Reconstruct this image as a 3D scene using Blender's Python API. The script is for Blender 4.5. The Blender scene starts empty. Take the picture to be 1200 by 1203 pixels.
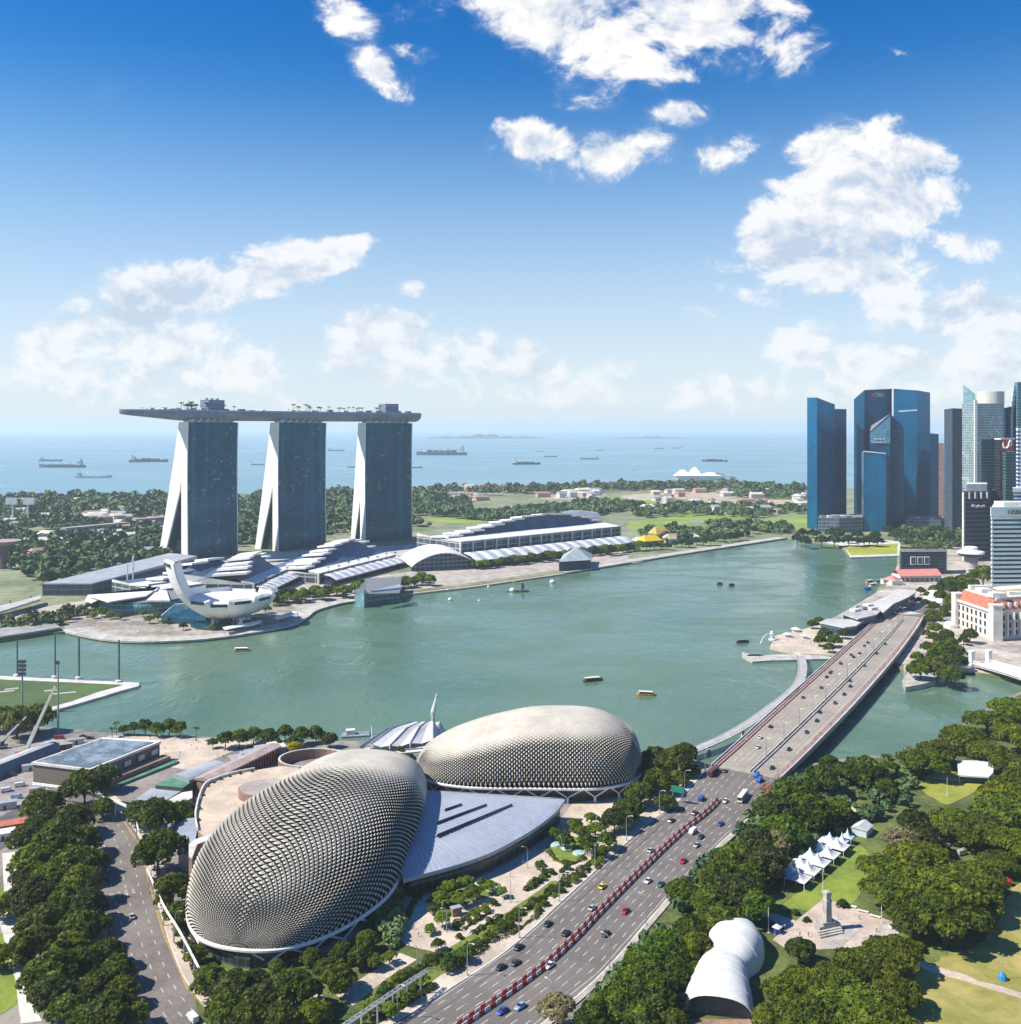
import bpy, bmesh, math, random
import numpy as np
from mathutils import Vector
R=math.radians
random.seed(7); rng=np.random.default_rng(7)
S=bpy.context.scene; COL=S.collection
# ---------------------------------------------------------------- camera, sky, sun, exposure
H=180.0; F=1140.0; CX=600.0; Y0=503.0      # eye height (m) and the photograph's focal length / horizon in its own pixels
cd=bpy.data.cameras.new('camera'); cam=bpy.data.objects.new('camera',cd); COL.objects.link(cam)
cam.location=(0,0,H); cam.rotation_euler=(R(90),0,0)
cd.sensor_fit='VERTICAL'; cd.sensor_height=36; cd.lens=F*36/1203; cd.shift_y=-(601.5-Y0)/1203
cd.clip_start=1; cd.clip_end=120000
S.camera=cam
SUN_EL=R(47); SUN_DIR=Vector((-1,-.16,0)).normalized()*math.cos(SUN_EL)+Vector((0,0,math.sin(SUN_EL)))
sl=bpy.data.lights.new('sun','SUN'); sl.energy=5.0; sl.angle=R(.53); sl.color=(1,.94,.84)
so=bpy.data.objects.new('sun',sl); COL.objects.link(so); so.rotation_euler=SUN_DIR.to_track_quat('Z','Y').to_euler()
S.view_settings.view_transform='Standard'; S.view_settings.look='None'; S.view_settings.gamma=1
S.view_settings.exposure=0.6; S.view_settings.use_curve_mapping=False
c=S.cycles; c.max_bounces=5; c.diffuse_bounces=2; c.glossy_bounces=2; c.transmission_bounces=2; c.volume_bounces=1
c.transparent_max_bounces=6; c.caustics_reflective=False; c.caustics_refractive=False
c.sample_clamp_indirect=4; c.use_denoising=True

class NT:
    def __init__(s,t): s.t=t; s.n=t.nodes; s.l=t.links
    def new(s,typ,**k):
        n=s.n.new(typ)
        for a,b in k.items(): setattr(n,a,b)
        return n
    def put(s,sock,v):
        if isinstance(v,bpy.types.NodeSocket): s.l.new(v,sock)
        elif v is not None: sock.default_value=v
    def m(s,op,a,b=None,c=None,clamp=False):
        n=s.new('ShaderNodeMath',operation=op,use_clamp=clamp)
        for i,v in enumerate((a,b,c)):
            if v is not None: s.put(n.inputs[i],v)
        return n.outputs[0]
    def v(s,op,a,b=None,sc=None):
        n=s.new('ShaderNodeVectorMath',operation=op); s.put(n.inputs[0],a)
        if b is not None: s.put(n.inputs[1],b)
        if sc is not None: s.put(n.inputs['Scale'],sc)
        return n.outputs['Value'] if op in('DOT_PRODUCT','LENGTH') else n.outputs[0]
    def mix(s,f,a,b,bl='MIX'):
        n=s.new('ShaderNodeMix',data_type='RGBA',blend_type=bl); n.clamp_factor=True
        s.put(n.inputs[0],f); s.put(n.inputs[6],a); s.put(n.inputs[7],b); return n.outputs[2]
    def noise(s,vec,scale,detail=3,rough=.55,dist=0):
        n=s.new('ShaderNodeTexNoise'); s.put(n.inputs['Vector'],vec); n.inputs['Scale'].default_value=scale
        n.inputs['Detail'].default_value=detail; n.inputs['Roughness'].default_value=rough; n.inputs['Distortion'].default_value=dist
        return n.outputs['Fac']
    def ss(s,x,a,b,lo=0.,hi=1.):
        n=s.new('ShaderNodeMapRange',interpolation_type='SMOOTHSTEP'); s.put(n.inputs[0],x)
        for i,v in enumerate((a,b,lo,hi)): n.inputs[i+1].default_value=v
        return n.outputs[0]
    def xyz(s,x=0.,y=0.,z=0.):
        n=s.new('ShaderNodeCombineXYZ')
        for i,v in enumerate((x,y,z)): s.put(n.inputs[i],v)
        return n.outputs[0]
    def sep(s,v):
        n=s.new('ShaderNodeSeparateXYZ'); s.put(n.inputs[0],v); return n.outputs
def C4(c): return (c[0],c[1],c[2],1.)

# world: Nishita sky with cumulus drawn by direction (azimuth / elevation), at infinity
W=bpy.data.worlds.new('World'); S.world=W; W.use_nodes=True
w=NT(W.node_tree); bg=w.n['Background']
sky=w.new('ShaderNodeTexSky',sky_type='NISHITA'); sky.sun_disc=False; sky.sun_elevation=SUN_EL
sky.sun_rotation=math.atan2(SUN_DIR.x,SUN_DIR.y); sky.altitude=0; sky.air_density=1.0; sky.dust_density=.35; sky.ozone_density=2.2
tc=w.new('ShaderNodeTexCoord'); D=tc.outputs['Generated']
dx,dy,dz=w.sep(D)
ysafe=w.m('MAXIMUM',w.m('ABSOLUTE',dy),.06)
uv=w.xyz(w.m('DIVIDE',dx,ysafe),w.m('DIVIDE',dz,ysafe),w.m('SIGN',dy))
# clouds: centre / half axes in degrees-like tangents, tilt, weight
def cl(px,py,a,b,rot,wt): return ((px-CX)/F,(Y0-py)/F,a/F,b/F,rot,wt)
CLOUDS=[cl(735,22,235,75,-6,1.0),cl(640,-10,200,50,0,.95),cl(880,10,90,40,0,.85),cl(700,95,70,45,20,.55),
 cl(405,20,50,34,-35,.8),cl(440,80,72,24,-33,.85),cl(490,60,40,20,0,.5),
 cl(630,168,80,33,-6,.95),cl(725,178,75,42,8,1.0),cl(800,132,52,20,10,.75),cl(690,118,50,16,-10,.6),cl(530,145,40,12,0,.5),
 cl(868,175,64,28,20,.8),cl(965,172,70,36,15,1.),cl(1065,182,90,34,-4,1.),cl(1030,150,60,22,0,.7),
 cl(1010,240,130,75,8,1.2),cl(930,290,90,60,0,1.15),cl(1000,310,100,55,0,1.1),cl(1065,235,70,50,0,1.05),cl(890,345,60,26,0,.7),
 cl(1045,345,48,48,0,1.15),cl(1145,370,90,48,5,1.15),cl(1130,285,62,22,-10,.85),cl(820,366,60,16,-5,.65),
 cl(945,405,95,45,0,.85),cl(1050,425,150,55,0,.85),cl(1040,458,120,34,0,.8),cl(1190,425,100,55,0,.85),
 cl(400,298,62,26,22,1.1),cl(320,318,95,34,14,1.2),cl(235,340,95,40,14,1.2),cl(165,362,75,50,25,1.15),cl(85,398,85,50,25,1.05),
 cl(190,405,130,55,0,.95),cl(160,445,190,45,0,.85),cl(270,425,110,45,0,.85),
 cl(484,340,32,16,0,.75),cl(455,392,90,42,-5,1.05),cl(540,412,65,34,0,.95),cl(610,428,90,38,0,.85),cl(450,432,120,40,0,.8),
 cl(740,440,90,25,0,.5),cl(860,455,120,28,0,.55),cl(1045,57,30,9,-20,.5),cl(320,450,520,40,0,.52),cl(900,460,520,36,0,.5),cl(740,425,120,26,0,.6)]
env=None
for (u0,v0,a,b,rt,wt) in CLOUDS:
    mp=w.new('ShaderNodeMapping',vector_type='TEXTURE'); w.put(mp.inputs[0],uv)
    mp.inputs['Location'].default_value=(u0,v0,1.); mp.inputs['Rotation'].default_value=(0,0,R(rt)); mp.inputs['Scale'].default_value=(a,b,.5)
    e=w.m('MULTIPLY',w.ss(w.v('LENGTH',mp.outputs[0]),1.5,.12),wt)
    env=e if env is None else w.m('SMOOTH_MAX',env,e,.12)
def fbm(off):
    p=w.v('ADD',uv,off)
    warp=w.new('ShaderNodeTexNoise'); w.put(warp.inputs['Vector'],p); warp.inputs['Scale'].default_value=9; warp.inputs['Detail'].default_value=2
    p2=w.v('ADD',w.v('MULTIPLY',p,(1,1.35,1)),w.v('SCALE',w.v('SUBTRACT',warp.outputs['Color'],(.5,.5,.5)),sc=.075))
    return w.m('ADD',w.m('MULTIPLY',w.noise(p2,11,9,.62),.75),w.m('MULTIPLY',w.noise(p2,38,6,.6),.25))
n1=fbm((0,0,0)); n2=fbm((-.010,.014,0)); n3=fbm((-.03,.045,0))
dens=w.m('ADD',env,w.m('MULTIPLY',w.m('SUBTRACT',n1,.5),3.1))
cov=w.m('MULTIPLY',w.ss(dens,.46,.86),w.ss(env,.05,.3))
fringe=w.m('MULTIPLY',w.m('MULTIPLY',w.ss(w.m('ADD',dens,w.m('MULTIPLY',w.m('SUBTRACT',n3,.5),1.2)),.25,.85),.16),w.ss(env,.05,.35))
cov=w.m('SUBTRACT',1.,w.m('MULTIPLY',w.m('SUBTRACT',1.,cov),w.m('SUBTRACT',1.,fringe)))
thick=w.ss(dens,.6,1.5)
lit=w.m('ADD',w.m('ADD',w.m('MULTIPLY',w.m('SUBTRACT',n1,n2),4.5),w.m('MULTIPLY',w.m('SUBTRACT',n1,n3),3.2)),w.m('SUBTRACT',.74,w.m('MULTIPLY',thick,.22)),clamp=True)
ccol=w.mix(lit,(4.3,4.9,5.9,1),(7.6,7.5,7.4,1))
low=w.ss(dz,.30,.02)                        # distant clouds sink into the humid air near the horizon
hsv=w.new('ShaderNodeHueSaturation'); hsv.inputs['Saturation'].default_value=1.1; hsv.inputs['Value'].default_value=1.0
w.put(hsv.inputs['Color'],sky.outputs[0])
tint=w.mix(w.ss(dz,.02,.26),(.84,.93,1.04,1),w.mix(w.ss(dz,.2,.46),(.36,.84,1.08,1),(.05,.55,1.02,1)))
skyc=w.mix(w.m('MULTIPLY',w.ss(dz,.36,-.01),.72),w.mix(1.,hsv.outputs[0],tint,'MULTIPLY'),(5.9,6.5,7.2,1))
cov2=w.m('MULTIPLY',cov,w.m('SUBTRACT',.97,w.m('MULTIPLY',low,.34)))
w.l.new(w.mix(cov2,skyc,ccol),bg.inputs[0]); bg.inputs[1].default_value=.091

# ---------------------------------------------------------------- placing by measured sight lines
def P(px,py,z=2.):
    d=(H-z)*F/(py-Y0); return Vector(((px-CX)/F*d,d,z))
def XD(px,d,z=0.): return Vector(((px-CX)/F*d,d,z))
def ZY(py,d): return H+(Y0-py)*d/F

# ---------------------------------------------------------------- object helpers
def wl(o):
    v=Vector((0,0,0))
    while o is not None: v=v+o.location; o=o.parent
    return v
def tag(o,label=None,cat=None,group=None,kind=None):
    if label: o['label']=label
    if cat: o['category']=cat
    if group: o['group']=group
    if kind: o['kind']=kind
    return o
def thing(name,loc,label,cat,group=None):
    o=bpy.data.objects.new(name,None); COL.objects.link(o); o.location=loc; o.empty_display_size=.5
    return tag(o,label,cat,group)
def kids(o): return [c for c in KID.get(o.name,[])]
KID={}
def dup(o,loc,rz=0.,sc=1.,label=None,group=None,parent=None):
    c=o.copy(); COL.objects.link(c)
    if parent is None:
        c.location=loc; c.rotation_euler=(0,0,rz); c.scale=(sc,)*3 if not isinstance(sc,tuple) else sc
        if label: c['label']=label
        if group: c['group']=group
    else: c.parent=parent
    for k in kids(o): dup(k,None,parent=c)
    return c
def link(name,me,parent=None):
    o=bpy.data.objects.new(name,me); COL.objects.link(o)
    if parent is not None:
        o.parent=parent; KID.setdefault(parent.name,[]).append(o)
    return o

class MB:
    def __init__(s): s.v=[]; s.f=[]; s.m=[]; s.cur=0
    def add(s,vs,fs):
        b=len(s.v); s.v+= [tuple(x) for x in vs]; s.f+=[tuple(b+i for i in f) for f in fs]; s.m+=[s.cur]*len(fs)
    def quad(s,a,b,c,d): s.add((a,b,c,d),((0,1,2,3),))
    def poly(s,pts): s.add(pts,(tuple(range(len(pts))),))
    def prism(s,poly,z0,z1,bottom=True):
        """poly: list of (x,y) or Vector; z0/z1 numbers or lists"""
        n=len(poly); pl=[(p[0],p[1]) for p in poly]
        A=sum(pl[i][0]*pl[(i+1)%n][1]-pl[(i+1)%n][0]*pl[i][1] for i in range(n))
        zz0=z0 if isinstance(z0,(list,tuple)) else [z0]*n; zz1=z1 if isinstance(z1,(list,tuple)) else [z1]*n
        idx=list(range(n))
        if A<0: idx=idx[::-1]
        vs=[(pl[i][0],pl[i][1],zz0[i]) for i in idx]+[(pl[i][0],pl[i][1],zz1[i]) for i in idx]
        fs=[(i,(i+1)%n,n+(i+1)%n,n+i) for i in range(n)]+[tuple(range(n,2*n))]
        if bottom: fs.append(tuple(range(n-1,-1,-1)))
        s.add(vs,fs)
    def box(s,c,size,ang=0.):
        x,y,z=c; a,b,h=size[0]/2,size[1]/2,size[2]; ca,sa=math.cos(ang),math.sin(ang)
        s.prism([(x+i*a*ca-j*b*sa,y+i*a*sa+j*b*ca) for i,j in((-1,-1),(1,-1),(1,1),(-1,1))],z,z+h)
    def rings(s,rs,closed=True,cap=True):
        n=len(rs[0]); vs=[p for r in rs for p in r]; fs=[]
        for k in range(len(rs)-1):
            for i in range(n if closed else n-1):
                j=(i+1)%n; fs.append((k*n+i,k*n+j,(k+1)*n+j,(k+1)*n+i))
        if cap and closed: fs+= [tuple(range(n-1,-1,-1)),tuple((len(rs)-1)*n+i for i in range(n))]
        s.add(vs,fs)
    def tube(s,pts,r,n=6):
        pts=[Vector(p) for p in pts]; rr=r if isinstance(r,(list,tuple)) else [r]*len(pts); rs=[]
        for k,p in enumerate(pts):
            t=(pts[min(k+1,len(pts)-1)]-pts[max(k-1,0)]).normalized()
            a=t.cross(Vector((0,0,1)))
            if a.length<1e-3: a=Vector((1,0,0))
            a.normalize(); b=t.cross(a)
            rs.append([p+(a*math.cos(2*math.pi*i/n)+b*math.sin(2*math.pi*i/n))*rr[k] for i in range(n)])
        s.rings(rs)
    def lathe(s,c,prof,n=16):
        s.rings([[(c[0]+r*math.cos(2*math.pi*i/n),c[1]+r*math.sin(2*math.pi*i/n),c[2]+z) for i in range(n)] for r,z in prof])
    def build(s,name,mats,parent=None,smooth=False):
        off=wl(parent) if parent is not None else Vector((0,0,0))
        me=bpy.data.meshes.new(name); me.from_pydata([(x-off.x,y-off.y,z-off.z) for x,y,z in s.v],[],s.f)
        for m in (mats if isinstance(mats,(list,tuple)) else [mats]): me.materials.append(m)
        if isinstance(mats,(list,tuple)): me.polygons.foreach_set('material_index',s.m)
        if smooth: me.polygons.foreach_set('use_smooth',[True]*len(me.polygons))
        me.update(); return link(name,me,parent)
def PX(*pts,z=2.): return [P(a,b,z) for a,b in pts]
def smooth_line(pts,n=8):
    pts=[Vector(p) for p in pts]; out=[]
    for i in range(len(pts)-1):
        p0,p1,p2,p3=pts[max(i-1,0)],pts[i],pts[i+1],pts[min(i+2,len(pts)-1)]
        for k in range(n):
            t=k/n; out.append(.5*((2*p1)+(p2-p0)*t+(2*p0-5*p1+4*p2-p3)*t*t+(3*p1-p0-3*p2+p3)*t**3))
    out.append(pts[-1]); return out
def slab(name,poly,z,mat,kind='structure',depth=.6,z0=None,parent=None):
    b=MB(); b.prism(poly,z-depth if z0 is None else z0,z,bottom=False); o=b.build(name,mat,parent)
    if kind: o['kind']=kind
    return o

# ---------------------------------------------------------------- materials
def mat_base(name):
    m=bpy.data.materials.new(name); m.use_nodes=True; t=NT(m.node_tree); return m,t,t.n['Principled BSDF']
def M(name,rgb,rough=.65,var=.18,sc=.25,metal=0.,spec=.4,bump=0.,bsc=None,rgb2=None,sharp=0.):
    m,t,b=mat_base(name); co=t.new('ShaderNodeTexCoord').outputs['Object']
    n=t.noise(co,sc,5,.62); n2=t.noise(co,sc*9,3,.6)
    f=t.m('ADD',t.m('MULTIPLY',n,.65),t.m('MULTIPLY',n2,.35))
    if rgb2 is None:
        lo=tuple(x*(1-var*1.6) for x in rgb); hi=tuple(min(1,x*(1+var*1.2)) for x in rgb)
    else: lo,hi=rgb,rgb2
    f=t.ss(f,.36+sharp,.66-sharp)
    t.l.new(t.mix(f,C4(lo),C4(hi)),b.inputs['Base Color'])
    b.inputs['Roughness'].default_value=rough; b.inputs['Metallic'].default_value=metal; b.inputs['Specular IOR Level'].default_value=spec
    if bump:
        bp=t.new('ShaderNodeBump'); bp.inputs['Strength'].default_value=bump; bp.inputs['Distance'].default_value=.3
        t.put(bp.inputs['Height'],t.noise(co,bsc or sc*6,4)); t.l.new(bp.outputs[0],b.inputs['Normal'])
    return m
def GLASS(name,rgb,line,fh=3.8,bay=3.,lw=.22,mw=.12,metal=.55,rough=.16,tint=.5,streak=0.,lightrgb=None,lightp=.06):
    """curtain wall: floors by height, bays along the wall, every pane a little different"""
    m,t,b=mat_base(name); g=t.new('ShaderNodeNewGeometry'); co=t.new('ShaderNodeTexCoord').outputs['Object']
    tan=t.v('CROSS_PRODUCT',g.outputs['True Normal'],(0,0,1)); u=t.v('DOT_PRODUCT',co,tan); z=t.sep(co)[2]
    uu=t.m('DIVIDE',u,bay); zz=t.m('DIVIDE',z,fh)
    cell=t.xyz(t.m('FLOOR',uu),t.m('FLOOR',zz),0.)
    wn=t.new('ShaderNodeTexWhiteNoise',noise_dimensions='3D'); t.put(wn.inputs['Vector'],cell); rnd=wn.outputs['Value']
    big=t.noise(t.v('MULTIPLY',co,(1,1,.35)),.03,4,.6)
    base=t.mix(t.m('ADD',t.m('MULTIPLY',rnd,tint),t.m('MULTIPLY',t.m('SUBTRACT',big,.35),1.3),clamp=True),C4([x*.55 for x in rgb]),C4([x*1.5 for x in rgb]))
    if lightrgb is not None:   # blinds drawn here and there
        base=t.mix(t.m('MULTIPLY',t.m('LESS_THAN',rnd,lightp),t.ss(t.noise(co,.035,2),.48,.62)),base,C4(lightrgb))
    if streak:
        base=t.mix(t.m('MULTIPLY',t.ss(t.noise(t.v('MULTIPLY',co,(1,1,.02)),.11,3),.5,.72),streak),base,C4([min(1,x*3.2) for x in rgb]))
    sp=t.m('LESS_THAN',t.m('FRACT',zz),lw); mu=t.m('LESS_THAN',t.m('FRACT',uu),mw)
    up=t.m('GREATER_THAN',t.m('ABSOLUTE',t.sep(g.outputs['True Normal'])[2]),.7)
    ln=t.m('MULTIPLY',t.m('MAXIMUM',sp,t.m('MULTIPLY',mu,.7)),t.m('SUBTRACT',1.,up))
    base=t.mix(ln,base,C4(line)); base=t.mix(up,base,(.2,.21,.22,1))
    t.l.new(base,b.inputs['Base Color'])
    t.put(b.inputs['Metallic'],t.m('MULTIPLY',t.m('SUBTRACT',1.,t.m('MAXIMUM',ln,up)),metal))
    t.put(b.inputs['Roughness'],t.m('ADD',rough,t.m('MULTIPLY',t.m('MAXIMUM',ln,up),.4)))
    b.inputs['Specular IOR Level'].default_value=.22
    # panes never sit in one perfect plane
    bp=t.new('ShaderNodeBump'); bp.inputs['Strength'].default_value=.14; bp.inputs['Distance'].default_value=.5
    t.put(bp.inputs['Height'],t.m('ADD',t.noise(co,.12,3),t.m('MULTIPLY',rnd,.25))); t.l.new(bp.outputs[0],b.inputs['Normal'])
    return m
def LEAF(name,a,b_,sc=.35,hue=.03):
    m,t,b=mat_base(name); co=t.new('ShaderNodeTexCoord').outputs['Object']; oi=t.new('ShaderNodeObjectInfo')
    n=t.noise(t.v('ADD',co,t.xyz(t.m('MULTIPLY',oi.outputs['Random'],50.),0.,0.)),sc,4,.65)
    col=t.mix(t.ss(n,.34,.68),C4(a),C4(b_))
    h=t.new('ShaderNodeHueSaturation'); t.put(h.inputs['Color'],col)
    t.put(h.inputs['Hue'],t.m('ADD',.5-hue/2,t.m('MULTIPLY',oi.outputs['Random'],hue)))
    t.put(h.inputs['Value'],t.m('ADD',.72,t.m('MULTIPLY',t.m('FRACT',t.m('MULTIPLY',oi.outputs['Random'],7.31)),.62)))
    t.l.new(h.outputs[0],b.inputs['Base Color']); b.inputs['Roughness'].default_value=.55; b.inputs['Specular IOR Level'].default_value=.25
    tr=t.new('ShaderNodeBsdfTranslucent'); t.l.new(h.outputs[0],tr.inputs['Color']); ms=t.new('ShaderNodeMixShader'); ms.inputs[0].default_value=.4
    t.l.new(b.outputs[0],ms.inputs[1]); t.l.new(tr.outputs[0],ms.inputs[2]); t.l.new(ms.outputs[0],t.n['Material Output'].inputs[0])
    return m
def WATER(name,a,b_,rough,wave,amp,scn,streaks=0.):
    m,t,b=mat_base(name); g=t.new('ShaderNodeNewGeometry'); co=g.outputs['Position']
    n=t.noise(co,scn,5,.6,.6)
    col=t.mix(t.ss(n,.35,.68),C4(a),C4(b_))
    t.l.new(col,b.inputs['Base Color']); b.inputs['IOR'].default_value=1.33
    patch=t.noise(t.v('MULTIPLY',co,(1,1.8,1)),scn*2.5,4,.6,.8)
    t.put(b.inputs['Roughness'],t.m('ADD',rough,t.m('MULTIPLY',t.ss(patch,.4,.62),.22)))
    bp=t.new('ShaderNodeBump'); bp.inputs['Strength'].default_value=amp; bp.inputs['Distance'].default_value=1.
    wv=t.new('ShaderNodeMapping'); wv.inputs['Rotation'].default_value=(0,0,R(35)); wv.inputs['Scale'].default_value=(1,.38,1); t.put(wv.inputs[0],co)
    hgt=t.m('ADD',t.noise(wv.outputs[0],wave,4,.65,.5),t.m('MULTIPLY',t.noise(co,wave*.22,3,.6),1.4))
    t.put(bp.inputs['Height'],hgt); t.l.new(bp.outputs[0],b.inputs['Normal'])
    return m
conc=M('concrete',(.46,.44,.40),.8,.2,.12); concw=M('pale_concrete',(.60,.57,.52),.75,.16,.1)
paving=M('paving',(.42,.37,.32),.8,.2,.09); pavewarm=M('warm_paving',(.52,.43,.34),.8,.16,.06); pavepink=M('pink_paving',(.42,.33,.28),.8,.16,.2)
asph=M('asphalt',(.175,.152,.134),.85,.16,.05); asphdk=M('dark_asphalt',(.115,.11,.105),.85,.18,.06); deckroad=M('bridge_asphalt',(.345,.295,.245),.85,.15,.04)
white=M('white_paint',(.78,.77,.74),.5,.08,.15); whitem=M('white_membrane',(.60,.60,.585),.55,.08,.08); offw=M('offwhite_wall',(.66,.63,.58),.7,.12,.1)
grey=M('grey_metal',(.30,.32,.34),.5,.15,.15,metal=.2); dgrey=M('dark_grey',(.07,.075,.085),.55,.2,.15); black=M('black',(.02,.02,.022),.4,.2,.3)
steel=M('steel',(.5,.5,.5),.4,.1,.3,metal=.5); roofgrey=M('roof_grey',(.34,.36,.39),.6,.12,.06); bluegrey=M('bluegrey_roof',(.36,.39,.46),.45,.1,.05,metal=.2)
navy=M('navy_roof',(.07,.11,.18),.45,.2,.08); redroof=M('terracotta',(.46,.15,.09),.75,.2,.3); brown=M('brown_stone',(.30,.18,.13),.75,.2,.15)
maroon=M('maroon',(.24,.105,.09),.7,.2,.2); grass=M('lawn_grass',(.12,.17,.025),.9,.2,.05,rgb2=(.24,.29,.035)); drygrass=M('dry_grass',(.20,.20,.04),.9,.2,.03,rgb2=(.40,.32,.11))
pitch=M('pitch_grass',(.05,.09,.025),.9,.2,.02,rgb2=(.09,.14,.035)); soil=M('planted_ground',(.045,.065,.018),.95,.3,.05,rgb2=(.15,.18,.04)); bark=M('bark',(.13,.09,.06),.9,.25,1.)
dglass=M('dark_glass',(.02,.045,.06),.12,.3,.08,metal=.3,spec=.6); tglass=M('teal_glass',(.03,.13,.17),.12,.3,.1,metal=.45); pglass=M('pale_glass',(.25,.42,.46),.15,.2,.1,metal=.4)
redp=M('red_paint',(.55,.035,.03),.4,.15,.5); bluep=M('blue_paint',(.02,.10,.42),.35,.15,.5); yellowp=M('yellow_paint',(.75,.50,.02),.4,.1,.5); orangep=M('orange_paint',(.70,.27,.04),.45,.15,.4)
linew=M('line_white',(.36,.345,.32),.8,.2,.35,rgb2=(.56,.54,.50)); liney=M('line_yellow',(.62,.38,.06),.8,.2,.6); green=M('green_paint',(.10,.24,.15),.6,.2,.2); wood=M('orange_timber',(.50,.24,.07),.6,.2,.3)
stone=M('grey_stone',(.42,.39,.35),.8,.2,.2); rubber=M('rubber',(.02,.02,.02),.8,.1,1.)
# ================================================================ water, land, roads
bayw=WATER('bay_water',(.078,.146,.092),(.110,.184,.120),.10,.10,.6,.0035)
seaw=WATER('sea_water',(.16,.29,.34),(.19,.325,.37),.33,.05,.22,.0004)
b=MB(); b.poly([(-30000,-600,-1),(30000,-600,-1),(30000,42000,-1),(-30000,42000,-1)]); tag(b.build('sea',seaw),kind='structure')
b=MB(); b.poly([(-1800,330,0),(1300,330,0),(1300,1900,0),(-1800,1900,0)]); tag(b.build('bay_water',bayw),kind='structure')
near_shore=PX((-700,870),(-100,852),(45,853),(130,861),(250,866),(330,868),(400,870),(470,872),(540,874),(640,880),(745,884),(800,886),(832,898),(900,907),(925,906),(955,897),(1000,890),(1060,884),(1090,874),(1130,852),(1160,832),(1200,812),(1300,770))
land=M('ground_paving',(.24,.215,.185),.9,.25,.035,bump=.2)
slab('ground',near_shore+[Vector((900,500,2)),Vector((900,-500,2)),Vector((-900,-500,2)),Vector((-900,560,2))],2.,land,z0=-1.5)
far_shore=PX((-900,775),(-200,760),(0,752),(45,744),(80,742),(120,750),(170,753),(240,750),(300,742),(345,733),(360,724),(372,716),(400,708),(430,703),(490,695),(560,687),(615,679),(665,672),(745,659),(800,650),(885,637),(925,631),(960,636),(985,641),(992,645),(997,654),(1055,652),(1053,668),(1045,680),(1032,690),(1028,700),(1000,714),(965,733),(955,741),(950,752),(940,764),(975,771),(1010,770),(1050,778),(1062,790),(1062,804),(1085,799),(1110,793),(1125,785),(1150,791),(1300,815))
sea_shore=PX((2300,585),(1200,575),(945,573),(860,569),(800,568),(740,572),(640,571),(600,572),(540,569),(380,577),(200,582),(120,583),(0,586),(-900,596))
farland=M('far_ground',(.11,.15,.06),.95,.3,.012,rgb2=(.30,.30,.19))
slab('far_ground',far_shore+sea_shore,2.,farland,z0=-1.5)

def patch(name,pts,mat,lift=.03,z=2.):
    q=PX(*pts,z=z)
    if any(k in name for k in('lawn','bed','field','ground')):      # planted edges are never ruled lines
        g=random.Random(len(q)*7+int(q[0].x)); n=len(q); L=smooth_line(q+q[:2],5)[2:-5]
        j=min(1.6,q[0].y*.0016); q=[p+Vector((g.uniform(-j,j),g.uniform(-j,j),0)) for p in L] if name not in('park_ground','promontory_lawn','verge_lawn','round_lawn') else q
    return slab(name,q,z+lift,mat,depth=lift)
# fields and cleared plots of the reclaimed land
fld=M('field_grass',(.15,.22,.04),.95,.25,.01,rgb2=(.27,.34,.07)); sand=M('sandy_plot',(.44,.37,.28),.9,.2,.02)
for k,p in enumerate([[(880,612),(948,605),(948,622),(930,621),(905,619)],[(815,606),(870,600),(885,606),(850,612),(825,612)],[(740,614),(800,606),(812,613),(770,622),(745,622)],
   [(850,590),(945,584),(947,596),(900,601),(850,600)],[(690,588),(760,580),(850,582),(840,590),(760,598),(700,598)],[(790,598),(840,594),(860,601),(800,607)],
   [(500,610),(560,600),(600,605),(560,615)],[(1050,610),(1130,600),(1140,622),(1075,640),(1055,630)],[(360,610),(420,604),(425,616),(380,622)]]):
    patch('field_grass',p,fld,.04)
for p in [[(740,581),(830,578),(900,583),(840,585),(745,587)],[(640,582),(705,579),(705,584),(645,587)],[(850,598),(905,601),(880,604),(845,603)],[(925,574),(960,575),(960,581),(900,578)],[(830,585),(930,588),(925,592),(850,593)]]:
    patch('sandy_ground',p,sand,.08)
# promontory lawn with its kerb, right of the bay
tag(slab('promontory_pavement',PX((960,636),(985,640),(993,644),(999,655),(1057,653),(1058,636),(1000,632)),2.3,concw,depth=2.5),kind='structure')
patch('promontory_lawn',[(991,641),(1055,639),(1054,651),(1000,652.5)],M('bright_lawn',(.24,.27,.02),.95,.15,.02,rgb2=(.36,.36,.04)),.35)

# ---- the far promenades round the bay
def ribbon(name,pts,wd,z,mat,lift=.0,side=1,depth=1.5):
    """paved ribbon whose water edge follows pts; extends wd metres landward (left of travel when side=1)"""
    L=smooth_line(pts,6); O=[]
    for i,p in enumerate(L):
        t=(L[min(i+1,len(L)-1)]-L[max(i-1,0)]); t.z=0; t.normalize(); O.append(p+Vector((-t.y,t.x,0))*wd*side)
    bb=MB()
    for i in range(len(L)-1):
        a,b_,c_,d=L[i],L[i+1],O[i+1],O[i]
        bb.quad((a.x,a.y,z+lift),(b_.x,b_.y,z+lift),(c_.x,c_.y,z+lift),(d.x,d.y,z+lift))
        bb.quad((a.x,a.y,z+lift-depth),(b_.x,b_.y,z+lift-depth),(b_.x,b_.y,z+lift),(a.x,a.y,z+lift))
        bb.quad((d.x,d.y,z+lift),(c_.x,c_.y,z+lift),(c_.x,c_.y,z+lift-depth),(d.x,d.y,z+lift-depth))
    o=bb.build(name,mat); o['kind']='structure'; return o
ribbon('promenade_path',PX((72,740),(80,743),(120,751),(170,754),(240,751),(300,743),(345,734),(362,725),(373,717),(400,709),(432,704),z=2),16,2.3,conc)
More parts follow.
